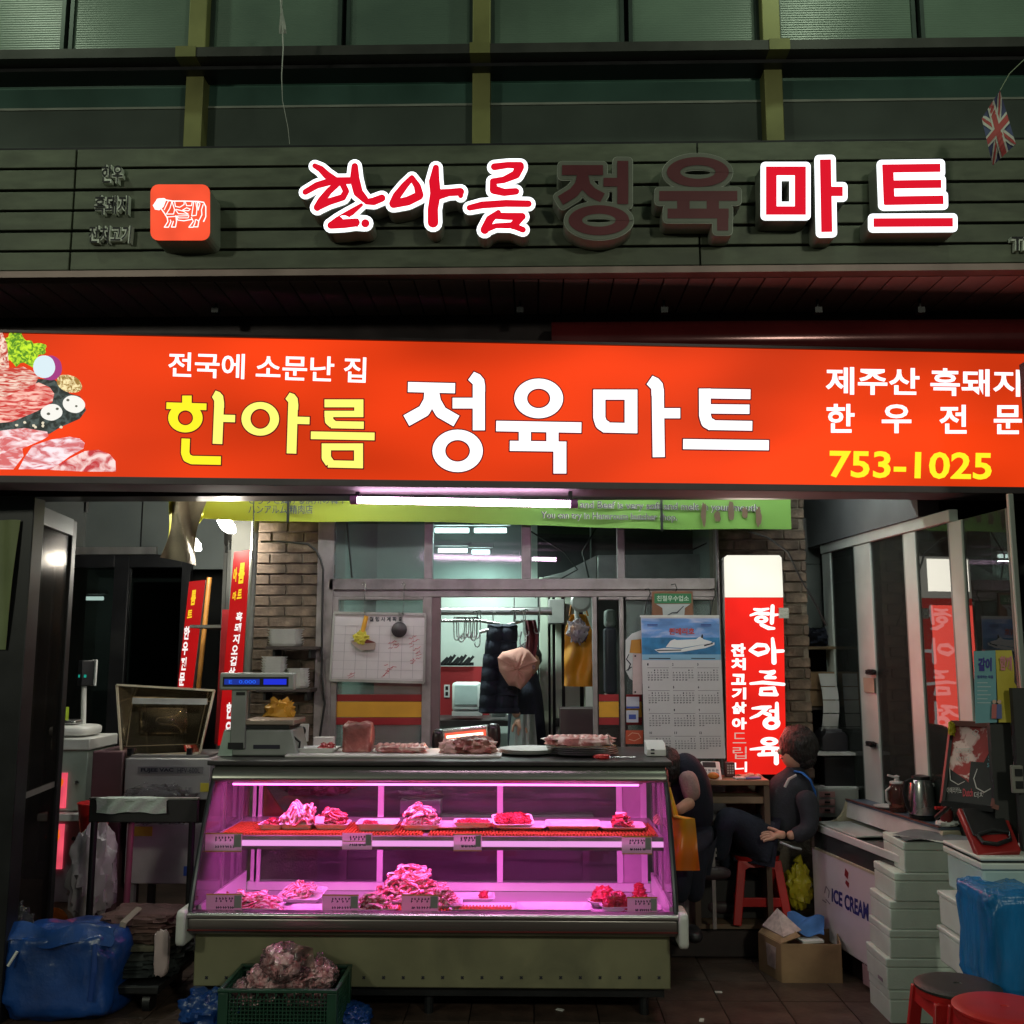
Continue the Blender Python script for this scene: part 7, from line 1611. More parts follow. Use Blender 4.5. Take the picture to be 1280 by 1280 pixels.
for q_ in ((898,1090,-.16),(915,1132,.06)):
    p = g(*q_); b = MB(); b.blob((p.x-.045, p.y-.02, p.z), (.11,.045,.038), .8, .06, 3, 2, 24, 12); b.build('shoe', mat('dark_shoe', (.05,.03,.035), .5, 0, .2), pw_, smooth=True)
def stool(label, cx, cy, z, w, h, seat, group='red plastic stools', wt=None):
    wt = wt or w*.78; t_ = T('plastic_stool', label, 'stool', (cx, cy, z), 0, group)
    MB().lathe([(.001,h-.03),(wt/2,h-.03),(wt/2+.004,h-.008),(wt/2-.012,h),(.001,h-.003)], (cx, cy, z), 32).build('seat_ring', m_red, t_, smooth=True)
    MB().lathe([(.001,h+.001),(wt/2-.012,h+.001),(wt/2+.007,h-.004),(wt/2+.007,h+.004),(wt/2-.006,h+.010),(wt/2-.03,h+.014),(.015,h+.012),(.012,h+.008),(.001,h+.008)], (cx, cy, z), 32).build('seat', seat, t_, smooth=True)
    a_ = w/2; b_ = wt/2*.74
    for sx4 in (-1, 1):
        for sy4 in (-1, 1):
            MB().bar((cx+sx4*b_, cy+sy4*b_, z+h-.028), (cx+sx4*(a_-.025), cy+sy4*(a_-.025), z+.0), .048, .020).build('leg', m_red, t_, bevel=.005)
    for s_ in (-1, 1):
        def rng(f0): return b_+(a_-.025-b_)*f0
        y0_ = rng(.08); MB().prism([(cx-y0_, cy+s_*y0_, z+h-.03), (cx+y0_, cy+s_*y0_, z+h-.03), (cx+rng(.2), cy+s_*rng(.2), z+h-.085), (cx+rng(.2)*.55, cy+s_*rng(.2), z+h-.062), (cx-rng(.2)*.55, cy+s_*rng(.2), z+h-.062), (cx-rng(.2), cy+s_*rng(.2), z+h-.085)], (0,.008*s_,0)).build('apron', m_red, t_)
        MB().prism([(cx+s_*y0_, cy-y0_, z+h-.03), (cx+s_*y0_, cy+y0_, z+h-.03), (cx+s_*rng(.2), cy+rng(.2), z+h-.085), (cx+s_*rng(.2), cy-rng(.2), z+h-.085)], (.008*s_,0,0)).build('apron', m_red, t_)
        rr5 = rng(.68); MB().bar((cx-rr5, cy+s_*rr5, z+h*.33), (cx+rr5, cy+s_*rr5, z+h*.33), .008, .05).build('stretcher', m_red, t_, bevel=.003); MB().bar((cx+s_*rr5, cy-rr5, z+h*.33), (cx+s_*rr5, cy+rr5, z+h*.33), .008, .05).build('stretcher', m_red, t_, bevel=.003)
    return t_
m_blackseat = mat('black_seat_cap', (.008,.012,.010), .5, 0, .1)
p = P(945, 1066, Y=6.0); hs = p.z-.19
stool('red plastic stool with a black seat under the seated person', p.x, 6.02, .19, .34, hs, m_blackseat)
q_ = P(1197, 1233, Y=4.0); stool('red plastic stool with a round black top at the lower right', q_.x, 4.0, 0, .37, q_.z, m_blackseat, wt=.295)
q_ = P(1256, 1262, Y=3.72); stool('plain red plastic stool cut off at the lower right corner', q_.x, 3.72, 0, .38, q_.z, m_red, wt=.33)
b = MB().blob(P(998,1108,Y=5.98), (.075,.06,.115), .9, .30, 3.0, 4, 44, 30, ridge=.12); b.tube([P(999,1088,Y=5.98), P(1001,1078,Y=5.98), P(996,1072,Y=5.98)], [.03,.012,.03], 8, flat=.5)
tag(b.build('yellow_bag', glassm('yellow_bag_film', (.8,.65,.15), .2, 1.4, .7, (.50,.42,.03), .6), None, smooth=True), 'crumpled yellow plastic bag on the platform beside the stool', 'bag')
# cardboard box on the floor
cbx = P(1015, 1231, Z=0); t = T('cardboard_box', 'open cardboard box with a printed flap on the floor right of the counter', 'box', (cbx.x, cbx.y+.15, 0))
zc = P(1015, 1180, Y=cbx.y).z; xa, xb = P(978,1230,Y=cbx.y).x, P(1053,1230,Y=cbx.y).x
xc, xd = P(950,1225,Y=cbx.y+.22).x, P(1035,1200,Y=cbx.y+.26).x
A_, B_, C_, D_ = Vector((xa, cbx.y, 0)), Vector((xb, cbx.y, 0)), Vector((xd+.06, cbx.y+.30, 0)), Vector((xc, cbx.y+.22, 0))
for a, b_ in ((A_,B_),(B_,C_),(C_,D_),(D_,A_)): MB().bar(a+Vector((0,0,zc/2)), b_+Vector((0,0,zc/2)), .006, zc).build('side_panel', m_card, t)
MB().prism([A_+Vector((0,0,.002)), B_+Vector((0,0,.002)), C_+Vector((0,0,.002)), D_+Vector((0,0,.002))], (0,0,.004)).build('bottom', m_card, t)
up_ = Vector((0,0,zc)); fl_ = [D_+up_, A_+up_, A_+up_+Vector((.10,-.0,.035)), D_+up_+Vector((.10,.02,.10))]; MB().prism(fl_, (.002,0,.004)).build('flap', m_card, t)
fq = [D_+up_+Vector((.02,-.0,.03)), A_+up_+Vector((.02,.03,.022)), A_+up_+Vector((.12,.05,.052)), D_+up_+Vector((.11,.02,.115))]; MB().prism(fq, (0,-.003,.006)).build('printed_sheet', mat('pinkish_print', (.50,.38,.36), .7, 0, .2, 30), t)
MB().prism([A_.lerp(D_, .25)+Vector((-.003,-.003,zc*.3)), A_.lerp(D_, .6)+Vector((-.003,-.003,zc*.3)), A_.lerp(D_, .65)+Vector((-.003,-.003,zc*.85)), A_.lerp(D_, .2)+Vector((-.003,-.003,zc*.85))], (-.001,-.001,0)).build('label', MT['pinkish_print'], t)
tag(MB().sheet(lambda u, v: P(984+u*46, 1141+v*24+u*6, Y=cbx.y+.24-.12*v)+Vector((0, 0, .012*math.sin(u*9+v*6))), 18, 10, .003).build('blue_cloth', mat('sky_blue_cloth', (.06,.17,.45), .8, 0, .2, 10), None, smooth=True), 'crumpled light blue cloth lying on the cardboard box', 'cloth')
tag(MB().cbox(P(1012,1176,Y=cbx.y+.12)+Vector((0,0,.005)), (.12,.09,.012), Matrix.Rotation(.2, 4, 'Z')).build('white_pad', m_paper, None), 'white folded paper in the open cardboard box', 'paper')

# ---- sliding glass wall on the right
WX = 2.07
gw = T('sliding_glass_wall', 'white framed sliding glass doors along the right side of the shop', 'glass wall', (WX, 5.8, 0))
m_wf = mat('white_door_frame', (.58,.62,.58), .45, .05, .1, 4)
WPL = Plane((2.56, 0, 0), (-1, -.1, 0)); wxf = lambda y: 2.56-.1*y
def ypx(px): return WPL.at(px, 760).y
def wbox(d0, d1, y0, y1, z0, z1): return MB().add([(wxf(y_)+d_, y_, z_) for d_ in (d0, d1) for y_ in (y0, y1) for z_ in (z0, z1)], [(0,1,3,2),(4,6,7,5),(0,4,5,1),(2,3,7,6),(0,2,6,4),(1,5,7,3)])
ztop = 2.40
posts = [(1031,1041),(1072,1092),(1135,1150),(1193,1209)]
yp_ = []
for a, b_ in posts:
    y1_, y0_ = ypx(a), ypx(b_); yp_.append((y0_, y1_)); wbox(-.006, .02, y0_, y1_, .02, ztop-.062).build('post', m_wf, gw, bevel=.004)
yn = ypx(1268); wbox(-.004, .02, yn-.02, yn, .02, ztop).build('post', m_wf, gw, bevel=.004)
wbox(-.015, .03, 4.93, yp_[0][1], ztop-.06, ztop).build('head_rail', m_wf, gw, bevel=.004); wbox(-.015, .03, yn-.02, yp_[0][1], 0, .018).build('floor_rail', m_wf, gw)
ed = [yp_[0][0]]+[v for pr2 in yp_[1:] for v in (pr2[1], pr2[0])]+[yn]
for i in range(0, len(ed)-1, 2):
    y0_, y1_ = ed[i+1], ed[i]; wbox(.004, .008, y0_+.001, y1_-.001, .02, ztop-.062).build('glass_pane', glassm('mirror_glass', (.30,.33,.32), .01, 1.5, .12, (.20,.24,.22)), gw)
    wbox(-.004, .003, y0_+.001, y0_+.014, .02, ztop-.062).build('gasket', mat('grey_gasket', (.18,.22,.20), .5), gw)
wbox(-.03, .08, 5.21, 6.9, ztop+.001, 2.94).build('fascia', mat('grey_fascia', (.13,.14,.145), .7, 0, .15, 3), gw)
for py_ in (840, 930): p = WPL.at(1095, py_); MB().blob((p.x-.03, p.y, p.z), (.02,.05,.015), .6, .3, 4, p.z).build('door_handle', m_black, gw)
tag(wbox(-.02, -.015, ypx(1092), ypx(1079), WPL.at(1085,865).z, WPL.at(1085,847).z).build('note', mat('beige_note', (.42,.36,.27), .7), None), 'beige notes taped to the second post of the glass wall', 'note')
struct(MB().box(2.075+.06, 2.9, 4.2, 4.3, 0, 2.95), 'wall_right_front', mat('dark_front_wall', (.02,.02,.022), .5))
# utility corner behind the person
X0, X1, Z0, Z1 = W_(1000, 1029, 600, 785, 6.8)
uc = T('wall_panel', 'grey-green metal wall panels beside the right brick pillar', 'panel', ((X0+X1)/2, 6.82, Z0))
zs_ = [P(1010, y_, Y=6.8).z for y_ in (640, 695, 705, 785)]
MB().box(X0, X1, 6.8, 6.84, zs_[3], zs_[2]-.004).build('panel', mat('greygreen_panel', (.21,.24,.22), .6, 0, .1), uc, bevel=.003); MB().box(X0, X1, 6.8, 6.84, zs_[2], 2.94).build('panel', MT['greygreen_panel'], uc, bevel=.003)
MB().box(P(992,650,Y=6.78).x, P(1007,650,Y=6.78).x, 6.76, 6.8, P(1000,695,Y=6.78).z, P(1000,648,Y=6.78).z).build('duct_box', m_concrete, uc)
tag(MB().tube([P(x_, y_, Y=6.02) for x_, y_ in ((935,664),(960,672),(985,690),(1000,722),(1018,752),(1033,782))], .006, 6).build('cable', m_cable, None, smooth=True), 'dark cable sagging from the right pillar down to the shelf', 'cable')
sh = T('shelf_rack', 'dark shelf rack holding boxes and a printer at the right rear', 'shelf', (P(1030,900,Y=6.5).x, 6.6, .19))
X0, X1, _, _ = W_(1000, 1062, 800, 900, 6.45); m_shd = mat('dark_rack', (.05,.035,.03), .6, 0, .2)
for py in (808, 884, 940): z_ = P(1020, py, Y=6.45).z; MB().box(X0, X1, 6.45, 6.75, z_-.018, z_).build('board', mat('rack_board', (.20,.13,.07), .6) if py == 808 else m_shd, sh)
for x_ in (X0, X1-.02): MB().box(x_, x_+.02, 6.70, 6.75, .19, P(1020,800,Y=6.45).z).build('upright', m_shd, sh)
MB().box(X0, X1, 6.76, 6.78, .19, P(1020,800,Y=6.45).z).build('back_panel', mat('rack_back', (.025,.015,.015), .8), sh)
bxx = lambda a, b_, y0_, y1_, Y, d_: (*W_(a, b_, y0_, y1_, Y)[:2], Y, Y+d_, W_(a, b_, y0_, y1_, Y)[2], W_(a, b_, y0_, y1_, Y)[3])
tag(MB().box(*bxx(1011,1056,840,862,6.46,.2)).build('cardboard_box', m_card, None, bevel=.003), 'upper brown carton on the right rear shelf rack', 'box'); tag(MB().box(*bxx(1009,1055,863,883,6.47,.2)).build('cardboard_box', m_card, None, bevel=.003), 'lower brown carton on the right rear shelf rack', 'box')
tag(MB().blob(P(1018,798,Y=6.6), (.10,.08,.06), .8, .4, 4, 3).build('dark_bundle', m_navy, None, smooth=True), 'dark bundle on top of the right rear shelf rack', 'bundle')
t = T('label_roll', 'long strip of white labels hanging in a curve over the cartons', 'labels', tuple(P(1030,925,Y=6.4)))
for k2 in range(5):
    def lr(u, v, k2=k2): f_ = (k2+v*.93)/5; x_ = 1023+u*20+6*math.sin(f_*3); return P(x_, 842+f_*84, Y=6.42-.03*math.sin(f_*3.1))
    MB().sheet(lr, 4, 4, .001).build('label_sheet', m_paper, t, smooth=True)
t = T('black_printer', 'black label printer on the board beside the seated person', 'printer', tuple(P(1043,940,Y=6.3))); a = bxx(1027,1061,915,939,6.3,.25)
MB().prism([(a[0],6.3,a[4]),(a[1],6.3,a[4]),(a[1],6.3,a[5]-.03),(a[1]-.02,6.3,a[5]),(a[0]+.03,6.3,a[5]),(a[0],6.3,a[5]-.04)], (0,.22,0)).build('body', mat('printer_black', (.03,.03,.035), .35), t, bevel=.006)
MB().box(a[0]+.035, a[1]-.03, 6.32, 6.5, a[5]+.001, a[5]+.014).build('lid', mat('printer_lid', (.10,.10,.11), .4), t)
tag(MB().box(*bxx(1022,1070,941,944.5,6.22,.3)).build('pale_board', m_white, None), 'thin pale board under the black printer', 'board')
tag(MB().box(*bxx(1030,1086,946,984,6.25,.3)).build('black_cabinet', m_black, None, bevel=.005), 'black cabinet under the pale printer board', 'cabinet')
tag(MB().box(*bxx(1056,1088,835,942,6.66,.03)).build('red_sheet', mat('red_metal_panel', (.42,.012,.015), .4), None, bevel=.004), 'bright red metal panel right of the shelf rack', 'panel')
tag(MB().sheet(lambda u, v: P(1062+u*30, 944-u*u*22*(1-.1*v)-v*14*u, Y=6.25+v*.2), 12, 4, .003).build('bent_sheet', mat('pale_plastic_sheet', (.40,.38,.38), .5), None, smooth=True), 'pale bent plastic sheet beside the black printer', 'sheet')
t = T('drawer_box', 'grey and pink desktop drawer unit behind the freezer', 'drawers', tuple(P(1050,1020,Y=6.15))); MB().box(*bxx(1022,1075,986,1022,6.15,.25)).build('body', mat('drawer_grey', (.34,.35,.33), .5), t, bevel=.005)
for py in (993,1003,1013): MB().box(*bxx(1024,1044,py-3.6,py+3.6,6.142,.006)).build('drawer', mat('drawer_pink', (.42,.22,.22), .5), t); MB().box(*bxx(1031,1038,py-1.3,py+1,6.136,.004)).build('slot', m_black, t)
for i, (x_, lab) in enumerate(((1042,'loose white papers on the left of the drawer unit'),(1065,'loose white papers on the right of the drawer unit'))): tag(MB().cbox(P(x_,984,Y=6.25), (.13,.12,.012), Matrix.Rotation(.2+i*.5, 4, 'Z')).build('paper_pile', m_paper, None), lab, 'papers')
tag(MB().box(*bxx(1016,1030,1000,1090,6.2,.2)).build('red_bin', m_red, None, bevel=.01), 'red plastic bin behind the seated person', 'bin')

# ---- ice cream freezer
FA = Vector((1.587, 5.96, 0)); fd = (Vector((1.723, 5.14, 0))-FA).normalized(); fn = Vector((-fd.y, fd.x, 0)); fz = .74
FLn = 1.02; FWd = .44
def fp(s_, w_, z): return FA+fd*s_+fn*w_*.76+Vector((0,0,z))
fr = T('ice_cream_freezer', 'white chest freezer with glass lids lettered ICE CREAM on its side', 'freezer', tuple(fp(FLn/2, FWd/2, 0)))
def fbx(s0_, s1_, w0_, w1_, z0_, z1_): return MB().add([fp(s_, w_, z) for s_ in (s0_, s1_) for w_ in (w0_, w1_) for z in (z0_, z1_)], [(0,1,3,2),(4,6,7,5),(0,4,5,1),(2,3,7,6),(0,2,6,4),(1,5,7,3)])
m_frz = mat('freezer_white', (.66,.60,.62), .35, 0, .05, 3); m_cream = mat('cream_plastic', (.52,.47,.33), .45)
fbx(0, FLn, .0, FWd, .13, .60).build('body', m_frz, fr, bevel=.008)
fbx(.05, FLn-.05, .04, FWd-.04, .02, .129).build('base', m_dark, fr)
fbx(.55, FLn-.1, .0, FWd, .03, .128).build('motor_cover', mat('pinkish_cover', (.35,.22,.24), .5), fr)
fbx(.01, FLn-.01, .012, FWd-.012, .601, .70).build('glass_band', mat('dark_glass_band', (.05,.055,.055), .12, 0, .1), fr)
for w_ in (-.004, FWd-.016): fbx(-.005, FLn+.005, w_, w_+.02, .701, fz).build('top_rim', m_white, fr, bevel=.004)
for w_ in (0,): fbx(-.003, FLn+.003, -.003, .01, .596, .608).build('trim', m_cream, fr)
for s_ in (-.005, FLn-.025): fbx(s_, s_+.03, .017, FWd-.017, .701, fz).build('top_rim', m_white, fr)
for s_ in (0, FLn-.02): fbx(s_, s_+.02, -.002, .012, .609, .70).build('corner', m_cream, fr)
fbx(.04, .50, .03, .28, .735, .745).build('sliding_lid', mat('lid_white', (.50,.53,.50), .3), fr, bevel=.003); fbx(.44, FLn-.03, .03, .28, .722, .730).build('glass_lid', g_dark, fr)
fbx(.04, FLn-.03, .02, FWd-.02, .35, .36).build('inner_floor', mat('freezer_goods', (.35,.25,.24), .7, 0, .6, 20), fr)
for s_ in (0.0, .98): # curved brackets carrying the rear shelf
    pts = [(.16,.742),(.20,.75),(.24,.775),(.27,.815),(.285,.85),(.40,.85),(.44,.742)]
    MB().prism([fp(s_, w_, z) for w_, z in pts], fd*.022).build('shelf_bracket', m_cream, fr)
MB().prism([fp(.022, .275, .765), fp(.022, .285, .835), fp(.022, .29, .852), fp(.022, .285, .765)], fd*.955).build('shelf_front', mat('shelf_white', (.60,.57,.55), .4), fr)
fbx(.022, .978, .276, .44, .851, .862).build('rear_shelf', mat('shelf_blueish', (.10,.13,.18), .4, 0, .3, 8), fr)
fbx(.022, .978, .270, .288, .8625, .868).build('shelf_trim', mat('brown_trim', (.15,.05,.04), .5), fr)
fside = Plane(FA, (-fn.x, -fn.y, 0))
b = MB(); text(b, 'ICE CREAM', ((1040,1110),(1086,1129.5),(1086,1152),(1040,1127)), fside, .002, .035); b.build('lettering', mat('navy_print', (.03,.035,.20), .5, var=0), fr)
b = MB(); draw(b, [[(1057,1085),(1061,1091),(1060,1099),(1056,1094)], [(1058,1100),(1062,1104),(1061,1110),(1057,1104)]], fside, .002); b.build('red_mark', mat('red_print', (.25,.02,.03), .5, var=0), fr)
b = MB(); draw(b, glyph_polys([('v', [(1031,1116,1),(1033,1108,1.2),(1037,1114,1),(1036,1122,1)]), ('v', [(1029,1125,1.4),(1033,1128,1.4)]), ('v', [(1033,1124,1),(1038,1130,1.2)])]), fside, .002); b.build('grey_mark', mat('grey_print', (.25,.2,.25), .5, var=0), fr)
# kettle, percolator, plate on the freezer shelf
def onshelf(px, py):
    best = min((abs(P(px, 900, Y=q.y).x-q.x), k3) for k3 in range(101) for q in [fp(k3/100*.9+.05, .355, .8625)])
    return fp(best[1]/100*.9+.05, .355, .8635)
kp = onshelf(1147, 1001); t = T('electric_kettle', 'brushed steel electric kettle with a black handle on the freezer shelf', 'kettle', tuple(kp))
MB().lathe([(.001,.003),(.062,.003),(.066,.02),(.055,.025)], kp, 28).build('base', m_black, t, smooth=True)
kh = .205; MB().lathe([(.001,.026),(.066,.026),(.068,.04),(.062,.13),(.055,kh-.02),(.050,kh-.008)], kp, 32).build('body', m_steel, t, smooth=True, angle=60)
MB().lathe([(.001,kh-.007),(.046,kh-.007),(.044,kh+.008),(.02,kh+.014),(.001,kh+.015)], kp, 28).build('lid', m_black, t, smooth=True)
MB().tube([kp+Vector(v) for v in ((-.045,-.01,kh-.01),(-.085,-.02,kh-.02),(-.092,-.02,kh-.08),(-.075,-.02,.05),(-.058,-.01,.04))], .011, 8).build('handle', m_black, t, smooth=True)
MB().tube([kp+Vector(v) for v in ((.045,.0,.14),(.062,0,.165),(.075,0,.175))], [.016,.012,.009], 8).build('spout', m_steel, t, smooth=True)
kp = onshelf(1119, 992)+Vector((0,.02,0)); t = T('glass_jug', 'glass jug with a white pump lid beside the steel kettle', 'jug', tuple(kp))
MB().lathe([(.001,.002),(.042,.002),(.046,.03),(.044,.13),(.036,.145)], kp, 24).build('jug', glassm('brown_glass', (.5,.25,.2), .05, 1.5, .25, (.25,.10,.08)), t, smooth=True)
MB().lathe([(.001,.146),(.037,.146),(.037,.155),(.014,.160),(.012,.18),(.018,.183),(.001,.19)], kp, 20).build('lid', m_white, t, smooth=True)
MB().tube([kp+Vector(v) for v in ((-.036,-.01,.13),(-.062,-.01,.11),(-.062,-.01,.06),(-.044,-.01,.04))], .006, 8).build('handle', m_white, t, smooth=True); MB().tube([kp+Vector((0,0,.175)), kp+Vector((-.05,-.01,.19))], .006, 8).build('spout', m_white, t)
kp = onshelf(1105, 997); tag(MB().lathe([(.001,.003),(.05,.003),(.075,.014),(.077,.017),(.05,.008),(.001,.008)], kp, 28).build('plate', m_white, None, smooth=True), 'white plate at the left end of the freezer shelf', 'plate')
kp = onshelf(1178, 1003); t = T('red_jar', 'red lidded jar with a spoon right of the steel kettle', 'jar', tuple(kp)); MB().lathe([(.001,.002),(.028,.002),(.030,.07),(.02,.08),(.022,.10),(.001,.10)], kp, 18).build('jar', mat('dark_red_jar', (.14,.015,.015), .3), t, smooth=True)
MB().tube([kp+Vector((0,0,.085)), kp+Vector((-.06,-.02,.09))], .008, 8).build('spoon_handle', m_red, t); 
tag(MB().blob(onshelf(1196, 1009)+Vector((0,0,.015)), (.05,.035,.014), .7, .3, 3, 3).build('white_wrap', m_white, None, smooth=True), 'small white wrapper at the right end of the freezer shelf', 'wrapper')

# ---- stack of styrofoam boxes
Ysb = 4.92
boxes = [(1130,1213,1053,1091.5,'topmost white styrofoam box of the tall stack by the freezer'),(1118,1202,1092.5,1127.5,'second styrofoam box from the top of the tall stack'),(1113,1195,1128.5,1163,'third styrofoam box from the top of the tall stack'),
  (1112,1196,1164,1199,'fourth styrofoam box from the top of the tall stack'),(1108,1198,1200,1239,'fifth styrofoam box from the top, faintly printed'),(1112,1199,1240,1279,'lowest styrofoam box of the tall stack')]
zprev = None
for i, (a, b_, y0_, y1_, lab) in enumerate(boxes):
    X0, X1, Z0, Z1 = W_(a, b_, y0_, y1_, Ysb)
    if i == 5: Z0 = 0.001
    if zprev is not None: Z1 = zprev-.001
    if i < 5: zprev = Z0
    t = T('styrofoam_box', lab, 'foam box', ((X0+X1)/2, Ysb+.14, Z0), 0, 'stacked styrofoam boxes'); yo = random.uniform(0,.012)
    hL = (Z1-Z0)*.28
    MB().box(X0, X1, Ysb+yo, Ysb+.29, Z0, Z1-hL-.0008).build('box', m_styro, t, bevel=.006); MB().box(X0-.0015, X1+.0015, Ysb+yo-.0015, Ysb+.2915, Z1-hL, Z1).build('lid', m_styro, t, bevel=.006)
    if i == 4: MB().box(X0-.004, X0-.0022, Ysb+.06, Ysb+.12, Z0+.02, Z0+.035).build('print', MT['grey_print'], t)
X0 = P(1160,1045,Y=4.95).x
tag(MB().sheet(lambda u, v: Vector((X0-.12+u*.34, 4.92+v*.22, P(1160,1053,Y=4.92).z+.006+.02*u*v+.010*math.sin(u*8+v*5))), 20, 10, .003).build('grey_plastic', mat('grey_bag_plastic', (.14,.15,.16), .45, 0, .2, 8), None, smooth=True), 'dark grey plastic bag lying on the tall foam stack', 'plastic bag')
# second column of cooler boxes, white chest, case and blue parcel
Yk2 = 4.32
for i, (a, b_, y0_, y1_, lab) in enumerate(((1212,1262,1135,1181,'upper white cooler box between the foam stack and blue parcel'),(1212,1262,1182,1232,'lower white cooler box between the foam stack and blue parcel'))):
    X0, X1, Z0, Z1 = W_(a, b_, y0_, y1_, Yk2); t = T('cooler_box', lab, 'cooler box', ((X0+X1)/2, Yk2+.2, Z0), 0, 'cooler boxes behind the blue parcel')
    MB().box(X0, X1, Yk2, Yk2+.32, Z0+.002, Z1-.022).build('box', mat('cooler_white', (.60,.64,.60), .5, 0, .06), t, bevel=.008); MB().box(X0-.006, X1+.006, Yk2-.006, Yk2+.326, Z1-.021, Z1-.001).build('lid', MT['cooler_white'], t, bevel=.005)
X0, X1, Z0, Z1 = W_(1212, 1262, 1232, 1262, Yk2); tag(MB().box(X0+.01, X1, Yk2+.01, Yk2+.3, 0, Z0).build('foam_block', m_styro, None, bevel=.006), 'white foam block under the two cooler boxes', 'foam block')
Yk3 = 4.25; X0, X1, Z0, Z1 = W_(1228, 1330, 1078, 1134, Yk3)
t = T('white_chest', 'big pale cooler chest with a hinged lid at the right edge', 'cooler chest', ((X0+X1)/2, Yk3+.2, Z0))
MB().box(X0, X1, Yk3, Yk3+.36, Z0, Z1-.03).build('body', mat('chest_bluewhite', (.42,.56,.55), .5, 0, .08), t, bevel=.010); MB().box(X0-.012, X1+.012, Yk3-.012, Yk3+.37, Z1-.028, Z1-.001).build('rim', MT['cooler_white'], t, bevel=.006)
MB().box(X0-.008, X1+.008, Yk3-.005, Yk3+.37, Z1+.001, Z1+.006).build('gasket', m_black, t); MB().box(X0-.012, X1+.012, Yk3-.012, Yk3+.37, Z1+.007, Z1+.022).build('lid', MT['cooler_white'], t, bevel=.006)
zl2 = Z1+.023
t = T('grill_case', 'open black and red case standing tilted on the pale cooler chest', 'case', tuple(P(1240,1066,Y=4.3)))
cq = [P(1197,1010,Y=4.50), P(1256,1012,Y=4.50), P(1277,1063,Y=4.28), P(1222,1069,Y=4.28)]
nn = (cq[1]-cq[0]).cross(cq[3]-cq[0]).normalized(); nn = nn if nn.y > 0 else -nn
MB().prism(cq, nn*.03).build('shell', mat('case_red', (.26,.012,.012), .35), t, bevel=.006)
def cqp(u, v, d): return (cq[0]*(1-u)+cq[1]*u)*(1-v)+(cq[3]*(1-u)+cq[2]*u)*v-nn*d
MB().prism([cqp(.07,.03,.002), cqp(.90,.03,.002), cqp(.90,.62,.002), cqp(.07,.62,.002)], -nn*.006).build('black_inner', m_black, t, bevel=.003)
MB().tube([cqp(.15,.64,.01), cqp(.2,.80,.012), cqp(.5,.86,.012), cqp(.82,.78,.012), cqp(.86,.62,.01), cqp(.5,.56,.014), cqp(.15,.64,.01)], .009, 8).build('black_loop', m_black, t, smooth=True)
bp2 = P(1238,1122,Y=3.98); bq = P(1335,1255,Y=3.98)
t = T('wrapped_parcel', 'large parcel wrapped in glossy blue plastic at the right edge', 'parcel', ((bp2.x+bq.x)/2, 4.95, bq.z)); b = MB()
cxx, cyy, czz = (bp2.x+bq.x)/2, 4.16, (bp2.z+bq.z)/2
b.blob((cxx, cyy, czz), ((bq.x-bp2.x)/2, .17, (bp2.z-bq.z)/2+.01), .22, .06, 4, 5, 72, 40, ridge=.05); b.build('wrap', mat('glossy_blue_wrap', (.01,.16,.42), .22, 0, .3, 5, .6, 18, stretch=(1.5,1.5,.35)), t, smooth=True)
tag(MB().box(bp2.x+.05, bq.x, 4.03, 4.3, 0, bq.z-.012).build('black_crate', m_black, None), 'black crate under the blue wrapped parcel', 'crate')

# ---- poster, menu board, socket at the right wall
Ypo = 4.42; po = YP(Ypo); pt_ = T('poster', 'two-tone cyan and yellow poster curling at its right edge', 'poster', tuple(po.at(1244, 905)))
b = MB(); b.sheet(lambda u, v: po.at(1217+u*27+v*2, 814+v*90-u*1.0, .0), 6, 10, .002); b.build('cyan_half', mat('poster_cyan', (.16,.36,.42), .6, 0, .06), pt_)
b = MB(); b.sheet(lambda u, v: po.at(1244.2+u*20+v*(4+8*u*v)-3*(v > .45)*u*math.sin(v*9), 813+v*90, .012*u*math.sin(v*7)), 8, 16, .002); b.build('yellow_half', mat('poster_yellow', (.52,.42,.05), .6, 0, .08), pt_)
b = MB(); text(b, '같이', (1222,822,1239,839), po, .005, .05); text(b, '함께하는 마을', (1221,844,1241,848), po, .005, .02); b.build('lettering', mat('poster_navy', (.04,.03,.25), .6, var=0), pt_)
b = MB(); text(b, '함께', (1248,820,1263,838), po, .014, .04); b.build('lettering', mat('poster_pink', (.60,.22,.25), .6, var=0), pt_)
b = MB()
for k2 in range(6): b.add([po.at(1221, 853+k2*5, .004), po.at(1234+4*(k2 % 2), 853+k2*5, .004), po.at(1234+4*(k2 % 2), 854+k2*5, .004), po.at(1221, 854+k2*5, .004)], [(0,1,2,3)])
b.build('small_print', mat('poster_pale', (.45,.55,.58), .6, var=0), pt_)
for k2, (cx2, cl2) in enumerate(((1241,(.45,.12,.12)),(1247,(.10,.12,.30)))):
    b = MB(); draw(b, [circ((cx2, 877), 2.6, 12)], po, .0145+.001*k2); b.build('figure_print', mat('poster_face', (.55,.35,.28), .6, var=0), pt_)
    b = MB(); draw(b, [[(cx2-3.5,898),(cx2+3.5,898),(cx2+3,880),(cx2-3,880)]], po, .0145+.001*k2); b.build('figure_print', mat('poster_body%d' % k2, cl2, .6, var=0), pt_)
tag(MB().box(po.at(1240,908).x, po.at(1266,908).x, Ypo+.02, Ypo+.05, .9, po.at(1244,812).z).build('backing_post', mat('post_dark', (.03,.03,.03), .6), None), 'dark upright post behind the cyan and yellow poster', 'post')
mq = [P(1190,904,Y=4.68), P(1262,907,Y=4.52), P(1243,1012,Y=4.45), P(1178,1004,Y=4.6)]
mn = (mq[1]-mq[0]).cross(mq[3]-mq[0]).normalized(); mn = mn if mn.y < 0 else -mn; mpl = Plane(mq[0], mn)
